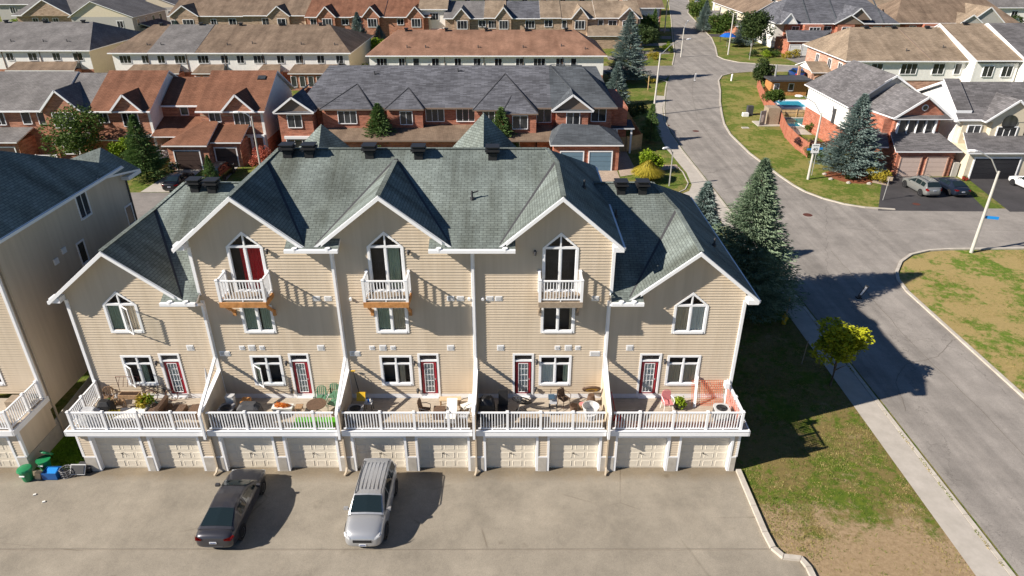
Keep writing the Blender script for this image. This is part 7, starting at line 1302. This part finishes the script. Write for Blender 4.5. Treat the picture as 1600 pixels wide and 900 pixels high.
def rtable(x, y, r, h, label, mat='wicker', legm='black'):
    T = thing('patio_table', label, 'table', (x, y, Z), 'patio tables'); MB().tube([(x, y, Z + h - .03), (x, y, Z + h)], r, 24).build('tabletop', mat, T); [MB().tube([(x + math.cos(a) * r * .7, y + math.sin(a) * r * .7, Z), (x, y, Z + h * .5), (x + math.cos(a) * r * .5, y + math.sin(a) * r * .5, Z + h - .03)], .014, 5).build('leg', legm, T) for a in (.7, 2.27, 3.84, 5.4)]; return T
def wbox(x0, x1, y0, y1, h, mat, name, label, cat, grp=None, z=Z): T = thing(name, label, cat, ((x0 + x1) / 2, (y0 + y1) / 2, z), grp); MB().box(x0, x1, y0, y1, z + .04, z + h).build('body', mat, T); [MB().box(a - .03, a + .03, c - .03, c + .03, z, z + .04).build('foot', 'black', T) for a in (x0 + .05, x1 - .05) for c in (y0 + .05, y1 - .05)]; return T
# first deck
T = thing('wicker_sofa', 'brown wicker sofa with a blue and white striped throw on the first deck', 'sofa', (-16.95, 26.2, Z)); MB().box(-17.4, -16.5, 25.75, 26.75, Z + .05, Z + .4).build('seat', 'wicker', T); MB().cbox((-16.75, 26.25, Z + .58), (.16, 1.1, .55), Matrix.Rotation(R(14), 3, 'Y')).build('backrest', 'wicker', T)
for k in range(5): MB().cbox((-16.98 - .0, 25.85 + k * .2, Z + .5), (.5, .1, .05), Matrix.Rotation(R(-50), 3, 'Y')).build('stripe', 'cloth_white' if k % 2 else 'blue_cloth', T)
wbox(-16.3, -15.7, 25.95, 26.6, .45, 'wicker', 'ottoman', 'brown wicker ottoman next to the sofa, left of the pair', 'ottoman', 'wicker ottomans'); wbox(-15.45, -14.8, 25.95, 26.6, .45, 'wicker', 'ottoman', 'brown wicker ottoman by the privacy wall, right of the pair', 'ottoman', 'wicker ottomans')
T = thing('coffee_table', 'low cream topped table in front of the wicker sofa', 'table', (-18.1, 26.0, Z), 'patio tables'); MB().box(-18.75, -17.55, 25.5, 26.4, Z + .36, Z + .40).build('tabletop', 'cloth_white', T); legs(T, -18.15, 25.95, .5, .38, Z, Z + .36, 'wicker', .03, 0)
T = thing('planter_box', 'raised wooden planter box on legs under the first deck window', 'planter', (-18.6, 26.9, Z)); MB().box(-19.05, -18.1, 26.75, 27.1, Z + .62, Z + .84).build('box', 'wicker_light', T); MB().box(-19.0, -18.15, 26.8, 27.05, Z + .84, Z + .85).build('soil', 'soil', T); legs(T, -18.57, 26.92, .42, .14, Z, Z + .62, 'wicker_light', .03, 0)
T = thing('trellis', 'dark wrought iron trellis behind the raised planter', 'trellis', (-18.75, 27.3, Z)); b = MB(); b.tube([(-19.3, 27.4, Z), (-19.3, 27.4, Z + 1.5), (-18.2, 27.4, Z + 1.5), (-18.2, 27.4, Z)], .02, 6); [b.tube([(-19.3 + k * .22, 27.4, Z + .9), (-19.2 + k * .22, 27.4, Z + 1.25), (-19.1 + k * .22, 27.4, Z + 1.5)], .012, 5) for k in range(5)]; b.build('frame', 'rust_iron', T)
T = thing('potted_plant', 'white pot with a large yellowing plant beside the raised planter', 'potted plant', (-17.75, 26.6, Z), 'pots on the decks'); MB().tube([(-17.75, 26.6, Z), (-17.75, 26.6, Z + .35)], [.17, .24], 12).build('pot', 'cloth_white', T); put(crown_mesh(.40, .30, 71, 'leaves_gold', 70, .09, 6), 'foliage', T, (-17.85, 26.6, Z + .62)); put(crown_mesh(.30, .26, 72, 'leaves_lime', 50, .09, 6), 'foliage', T, (-17.6, 26.7, Z + .66))
T = thing('bicycle', 'bicycle leaning on the wall under the first deck window', 'bicycle', (-17.3, 27.4, Z)); [[MB().tube([(cx + .31 * math.cos(k * .5236), 27.45, Z + .34 + .31 * math.sin(k * .5236)) for k in range(13)], .02, 5).build('wheel', 'rust_iron', T)] for cx in (-17.85, -16.85)]; MB().tube([(-17.85, 27.45, Z + .34), (-17.45, 27.42, Z + .36), (-17.6, 27.42, Z + .85), (-17.0, 27.4, Z + .82), (-16.85, 27.45, Z + .34)], .018, 6).build('frame', 'dark_grey', T); MB().cbox((-17.62, 27.42, Z + .9), (.26, .12, .05)).build('saddle', 'black', T); MB().tube([(-17.0, 27.2, Z + .95), (-16.98, 27.4, Z + .95), (-17.0, 27.5, Z + .95)], .015, 5).build('handlebar', 'black', T)
T = thing('watering_can', 'dark teal watering can by the wall near the deck door', 'watering can', (-17.05, 26.95, Z)); MB().tube([(-17.05, 26.95, Z), (-17.05, 26.95, Z + .26), (-17.05, 26.95, Z + .3)], [.15, .15, .1], 12).build('body', 'teal', T); MB().tube([(-17.2, 26.95, Z + .1), (-17.45, 26.95, Z + .36)], [.03, .02], 6).build('spout', 'teal', T); MB().tube([(-17.05, 26.95, Z + .28), (-16.9, 26.95, Z + .42), (-16.88, 26.95, Z + .12)], .015, 6).build('handle', 'teal', T)
T = thing('folded_parasol', 'folded grey blue parasol leaning on the wall near the privacy wall', 'parasol', (-14.8, 27.3, Z)); MB().tube([(-14.75, 27.0, Z), (-14.95, 27.6, Z + 1.9)], .02, 6).build('pole', 'metal_light', T); MB().tube([(-14.8, 27.12, Z + .5), (-14.85, 27.35, Z + 1.1), (-14.93, 27.57, Z + 1.85)], [.14, .11, .02], 8).build('canopy', 'tarp_silver', T)
chair(-19.75, 27.1, R(20), 'weathered light chair crammed in the back left corner of the first deck', 'wicker_light', 'wood_grey'); chair(-19.1, 26.7, R(200), 'second weathered chair, tipped toward the grill', 'wicker_light', 'wood_grey')
T = thing('potted_plant', 'small potted fern on the floor between grill and planter', 'potted plant', (-18.95, 25.95, Z), 'pots on the decks'); MB().tube([(-18.95, 25.95, Z), (-18.95, 25.95, Z + .22)], [.1, .14], 10).build('pot', 'terracotta', T); put(crown_mesh(.28, .22, 73, 'leaves_gold', 60, .1, 5), 'foliage', T, (-18.95, 25.95, Z + .38))
T = thing('potted_plant', 'tall narrow clay pot standing beside the raised planter', 'potted plant', (-19.3, 26.45, Z), 'pots on the decks'); MB().tube([(-19.3, 26.45, Z), (-19.3, 26.45, Z + .6)], [.09, .13], 10).build('pot', 'terracotta', T); put(crown_mesh(.2, .15, 74, 'leaves', 40, .09, 5), 'foliage', T, (-19.3, 26.45, Z + .66))
# second deck
T = wbox(-13.1, -12.7, 26.5, 26.95, .62, 'wood_orange', 'storage_crate', 'brown crate in the shade behind the second deck air conditioner', 'crate'); T = thing('cooler_box', 'pale blue box standing behind the dark air conditioner of the second deck', 'box', (-13.55, 26.6, Z)); MB().box(-13.75, -13.38, 26.5, 26.75, Z, Z + .9).build('body', 'cloth_white', T); MB().box(-13.77, -13.36, 26.48, 26.77, Z + .9, Z + .96).build('lid', 'light_grey', T)
T = thing('flower_trough', 'white trough full of orange flowers by the wall of the second deck', 'planter', (-11.15, 26.7, Z)); MB().mesh([(x, y, z) for z, e in ((Z, .06), (Z + .26, 0)) for x, y in ((-11.65 + e, 26.5 + e), (-10.65 - e, 26.5 + e), (-10.65 - e, 26.9 - e), (-11.65 + e, 26.9 - e))], [(0, 3, 2, 1), (4, 5, 6, 7), (0, 1, 5, 4), (1, 2, 6, 5), (2, 3, 7, 6), (3, 0, 4, 7)]).build('trough', 'cloth_white', T); put(crown_mesh(.46, .14, 75, 'flowers_orange', 260, .05, 7), 'flowers', T, (-11.15, 26.7, Z + .30)).scale = (1, .42, 1)
T = thing('wooden_stool', 'low tan wooden crate stool at the end of the flower trough', 'stool', (-10.35, 26.65, Z)); MB().box(-10.5, -10.15, 26.45, 26.8, Z + .28, Z + .32).build('seat', 'wicker_light', T); legs(T, -10.33, 26.63, .13, .13, Z, Z + .28, 'wicker_light', .02, 0)
tag(MB().box(-10.35, -8.35, 25.2, 26.15, ZD + .004, ZD + .03).build('turf_rug', 'turf_fake', loc=(-9.3, 25.7, Z)), 'vivid green artificial grass rug on the second deck', 'rug'); rtable(-9.35, 26.3, .47, .70, 'round brown bistro table on the green rug', 'wicker')
chair(-9.35, 27.15, R(5), 'green metal chair against the wall behind the bistro table'); chair(-8.65, 26.75, R(-25), 'green metal chair in front of the tan one, nearest the bistro table'); chair(-8.78, 27.35, R(0), 'green metal chair in the back row by the privacy wall'); chair(-8.35, 27.05, R(-70), 'tan chair in the corner beside the green chairs', 'wicker_light')
# third deck
T = thing('snow_shovel', 'yellow snow shovel leaning in the corner above the middle air conditioner', 'shovel', (-7.5, 27.2, Z)); MB().tube([(-7.35, 26.9, Z + .5), (-7.75, 27.6, Z + 1.7)], .02, 6).build('shaft', 'black', T); MB().cbox((-7.28, 26.72, Z + .82), (.42, .08, .44), Matrix.Rotation(R(-25), 3, 'X')).build('blade', 'yellow', T); MB().tube([(-7.85, 27.6, Z + 1.7), (-7.65, 27.6, Z + 1.7)], .035, 6).build('grip', 'yellow', T)
T = thing('side_table', 'small white side table with bottles in the shade of the third deck', 'table', (-6.95, 26.65, Z), 'patio tables'); MB().box(-7.15, -6.75, 26.5, 26.85, Z + .5, Z + .54).build('tabletop', 'light_grey', T); legs(T, -6.95, 26.67, .17, .15, Z, Z + .5, 'dark_grey', .016, 0)
for i, (dx, m_) in enumerate(((-.1, 'cloth_white'), (.02, 'blue_cloth'), (.12, 'cloth_white'))): tag(MB().tube([(-6.95 + dx, 26.65, Z + .54), (-6.95 + dx, 26.65, Z + .68), (-6.95 + dx, 26.65, Z + .74)], [.045, .045, .015], 8).build('bottle', m_, loc=(-6.95 + dx, 26.65, Z + .54)), ('leftmost bottle', 'blue middle bottle', 'rightmost bottle')[i] + ' on the small table of the third deck', 'bottle', 'bottles on the side table')
chair(-4.15, 26.15, R(80), 'brown sling chair facing right on the third deck', 'wicker', 'dark_grey', slats=False, bh=.55); T = wbox(-3.75, -3.2, 25.95, 26.45, .48, 'wicker', 'side_table', 'brown wicker table between the third deck chairs', 'table', 'patio tables')
T = thing('bench', 'bench with an orange tan top against the third deck wall', 'bench', (-2.95, 27.05, Z)); MB().box(-3.55, -2.5, 26.85, 27.2, Z + .42, Z + .47).build('seat', 'cloth_tan', T); legs(T, -3.03, 27.02, .46, .13, Z, Z + .42, 'wicker_light', .025, 0)
T = thing('lounger', 'white sun lounger with a rumpled towel on the third deck', 'lounger', (-2.95, 26.1, Z)); MB().box(-3.15, -2.65, 25.35, 26.5, Z + .3, Z + .36).build('seat', 'cloth_white', T); MB().cbox((-2.9, 26.62, Z + .5), (.5, .5, .05), Matrix.Rotation(R(40), 3, 'X')).build('backrest', 'cloth_white', T); legs(T, -2.9, 25.95, .22, .5, Z, Z + .3, 'metal_light', .018, 0)
chair(-2.2, 26.5, R(-60), 'dark framed chair draped in white cloth by the privacy wall', 'cloth_white', 'black', slats=False); chair(-2.25, 25.75, R(-100), 'dark framed chair nearest the rail on the third deck', 'tarp_silver', 'black', slats=False)
# fourth deck
T = thing('high_chair', 'black high backed seat in the shade of the fourth deck', 'chair', (-.45, 26.4, Z), 'patio chairs'); MB().cbox((-.45, 26.35, Z + .42), (.5, .5, .1)).build('seat', 'black', T); MB().cbox((-.42, 26.62, Z + .85), (.46, .1, .8), Matrix.Rotation(R(-8), 3, 'X')).build('backrest', 'black', T); MB().tube([(-.45, 26.35, Z), (-.45, 26.35, Z + .4)], .18, 10).build('pedestal', 'black', T)
T = thing('round_chair', 'dark mesh saucer chair throwing an oval shadow on the fourth deck', 'chair', (.45, 26.35, Z), 'patio chairs'); c = Vector((.45, 26.5, Z + .62)); nrm = Matrix.Rotation(R(-55), 3, 'X') @ Matrix.Rotation(R(12), 3, 'Y')
def ring(r, dz, k=18): return [c + nrm @ Vector((r * math.cos(6.2832 * i / k), r * math.sin(6.2832 * i / k), dz)) for i in range(k + 1)]
b = MB(); b.tube(ring(.46, .12), .03, 6); [b.tube(ring(r_, dz), .012, 5) for r_, dz in ((.36, .05), (.25, .01), (.12, -.02))]; [b.tube([c + nrm @ Vector((0, 0, -.02)), c + nrm @ Vector((.3 * math.cos(a), .3 * math.sin(a), .03)), c + nrm @ Vector((.46 * math.cos(a), .46 * math.sin(a), .12))], .018, 5) for a in [k * .5236 for k in range(12)]]; b.build('saucer', 'black', T); D2 = MB(); A, B_, C_ = ring(.4, .06), ring(.2, 0), None; [D2.face([A[i], A[i + 1], B_[i + 1], B_[i]]) for i in range(18)]; D2.build('mesh_seat', 'dark_grey', T); [MB().tube([(.45 + dx, 26.35 + dy, Z), (.45 + dx * .3, 26.45, Z + .4)], .02, 6).build('leg', 'black', T) for dx, dy in ((-.3, -.25), (.3, -.25), (-.3, .25), (.3, .25))]
T = wbox(.35, 1.25, 25.5, 26.0, .42, 'wood_grey', 'coffee_table', 'low grey wooden table near the rail of the fourth deck', 'table', 'patio tables')
T = thing('stroller', 'folded stroller with a blue grey seat under the fourth deck window', 'stroller', (2.05, 26.75, Z)); MB().cbox((2.0, 26.8, Z + .62), (.34, .12, .5), Matrix.Rotation(R(-25), 3, 'X')).build('seat', 'tarp_silver', T); MB().cbox((1.9, 26.7, Z + .8), (.3, .25, .12), Matrix.Rotation(R(30), 3, 'X')).build('hood', 'paint_steel', T); [MB().tube([(1.85 + dx, 26.4, Z + .1), (1.85 + dx, 26.8, Z + .6), (1.9 + dx, 27.1, Z + 1.0)], .018, 6).build('frame', 'black', T) for dx in (0, .32)]; [MB().tube([(1.8 + dx, y_, Z + .1), (1.88 + dx, y_, Z + .1)], .1, 12).build('wheel', 'black', T) for dx in (0, .34) for y_ in (26.4, 26.95)]
chair(2.55, 27.1, R(40), 'brown folding chair beside the stroller', 'wicker', slats=False, bh=.4)
for i, (x, y, r_, m_, l) in enumerate(((3.0, 26.75, .2, 'wicker', 'dark round pot right of the stroller'), (3.42, 26.85, .17, 'wicker_light', 'small straw basket with toys on the fourth deck'), (3.7, 26.6, .15, 'wicker', 'little brown basket beside the grey armchair'))): T = thing('basket', l, 'basket', (x, y, Z), 'baskets and pots on the fourth deck'); MB().tube([(x, y, Z), (x, y, Z + .28)], [r_ * .8, r_], 12).build('basket', m_, T); MB().tube([(x, y, Z + .28), (x, y, Z + .3)], r_ * .85, 10).build('contents', 'pink' if i == 1 else 'soil', T)
T = thing('papasan_chair', 'tan round backed rattan chair with a golden cushion in the fourth deck corner', 'chair', (3.85, 27.1, Z), 'patio chairs'); c = Vector((3.9, 27.25, Z + .75)); nrm = Matrix.Rotation(R(-50), 3, 'X'); b = MB(); b.tube(ring(.42, .1), .05, 6); b.build('rim', 'wicker', T); D2 = MB(); A, B_ = ring(.4, .08), ring(.05, .0); [D2.face([A[i], A[i + 1], B_[i + 1], B_[i]]) for i in range(18)]; D2.build('bowl', 'wicker_light', T); MB().tube([c + nrm @ Vector((0, 0, .03)), c + nrm @ Vector((0, 0, .12))], [.3, .22], 14).build('cushion', 'yellow', T); MB().tube([(3.88, 27.15, Z), (3.88, 27.15, Z + .6)], [.28, .16], 10).build('base', 'wicker', T)
T = thing('armchair', 'light grey plastic tub chair near the rail in the fourth deck corner', 'chair', (3.75, 26.1, Z), 'patio chairs'); b = MB(); c = Vector((3.75, 26.1, Z)); n = 12
pr = [[c + Vector((r_ * math.cos(R(a)), r_ * math.sin(R(a)), z)) for a in range(-50, 231, 20)] for r_, z in ((.28, .1), (.34, .42), (.40, .72))]
for A, B_ in zip(pr, pr[1:]): [b.face([A[i], A[i + 1], B_[i + 1], B_[i]]) for i in range(len(A) - 1)]
b.tube(pr[2], .025, 6); b.build('shell', 'light_grey', T); MB().tube([(3.75, 26.1, Z + .3), (3.75, 26.1, Z + .36)], .31, 14).build('seat', 'light_grey', T); MB().tube([(3.75, 26.1, Z), (3.75, 26.1, Z + .3)], [.26, .22], 12).build('base', 'grey', T)
# fifth deck
T = thing('snow_shovel', 'red shovel leaning at the left corner of the last deck', 'shovel', (4.85, 26.0, Z)); MB().tube([(4.75, 26.6, Z + 1.2), (4.95, 25.95, Z + .3)], .02, 6).build('shaft', 'red', T); MB().cbox((5.0, 25.8, Z + .25), (.36, .06, .5), Matrix.Rotation(R(25), 3, 'X')).build('blade', 'red', T)
chair(7.55, 26.75, R(10), 'swivel chair with a pink cushion on white legs, last deck', 'pink', 'white', slats=False, cushion='pink', bh=.5)
T = thing('potted_plant', 'dark pot with a low green plant right of the pink chair', 'potted plant', (8.2, 26.9, Z), 'pots on the decks'); MB().tube([(8.2, 26.9, Z), (8.2, 26.9, Z + .3)], [.2, .3], 14).build('pot', 'black', T); put(crown_mesh(.3, .2, 76, 'leaves_lime', 120, .09, 6), 'foliage', T, (8.2, 26.9, Z + .38))
def net(x0, x1, y0, y1, z0, z1, label, tilt=0):
    T = thing('safety_net', label, 'net', ((x0 + x1) / 2, (y0 + y1) / 2, z0), 'orange safety nets'); b = MB(); L = math.hypot(x1 - x0, y1 - y0); n = int(L / .09); m = int((z1 - z0) / .09); P = lambda u, v: (x0 + (x1 - x0) * u, y0 + (y1 - y0) * u + tilt * v + .03 * math.sin(u * 9), z0 + (z1 - z0) * v)
    for i in range(n + 1): b.bar(P(i / n, 0), P(i / n, 1), .02, .004)
    for j in range(m + 1): b.bar(P(0, j / m), P(.5, j / m), .004, .02); b.bar(P(.5, j / m), P(1, j / m), .004, .02)
    b.build('mesh', 'orange_net', T); return T
net(8.85, 10.35, 27.1, 27.1, Z, Z + 1.15, 'orange safety netting standing against the right end of the last wall', .5); net(4.8, 10.55, 25.32, 25.32, Z, Z + .42, 'orange red netting along the foot of the last deck rail'); net(10.58, 10.58, 25.4, 27.5, Z, Z + .9, 'orange netting inside the right side rail')
T = thing('white_board', 'white plank leaning on the wall in front of the orange net', 'plank', (9.1, 27.3, Z)); MB().bar((8.95, 26.95, Z), (9.1, 27.66, Z + 1.35), .12, .05).build('plank', 'white', T)
T = thing('white_pole', 'white folded stand propped in the right corner of the last deck', 'pole', (10.35, 26.9, Z)); MB().tube([(10.3, 26.6, Z), (10.45, 27.2, Z + 1.5)], .035, 8).build('pole', 'white', T); MB().cbox((10.4, 27.1, Z + 1.25), (.2, .3, .3)).build('bracket', 'white', T)
T = wbox(-24.6, -23.75, 26.7, 27.3, .5, 'wood_grey', 'storage_crate', 'brown wooden crate on the deck of the left block', 'crate')
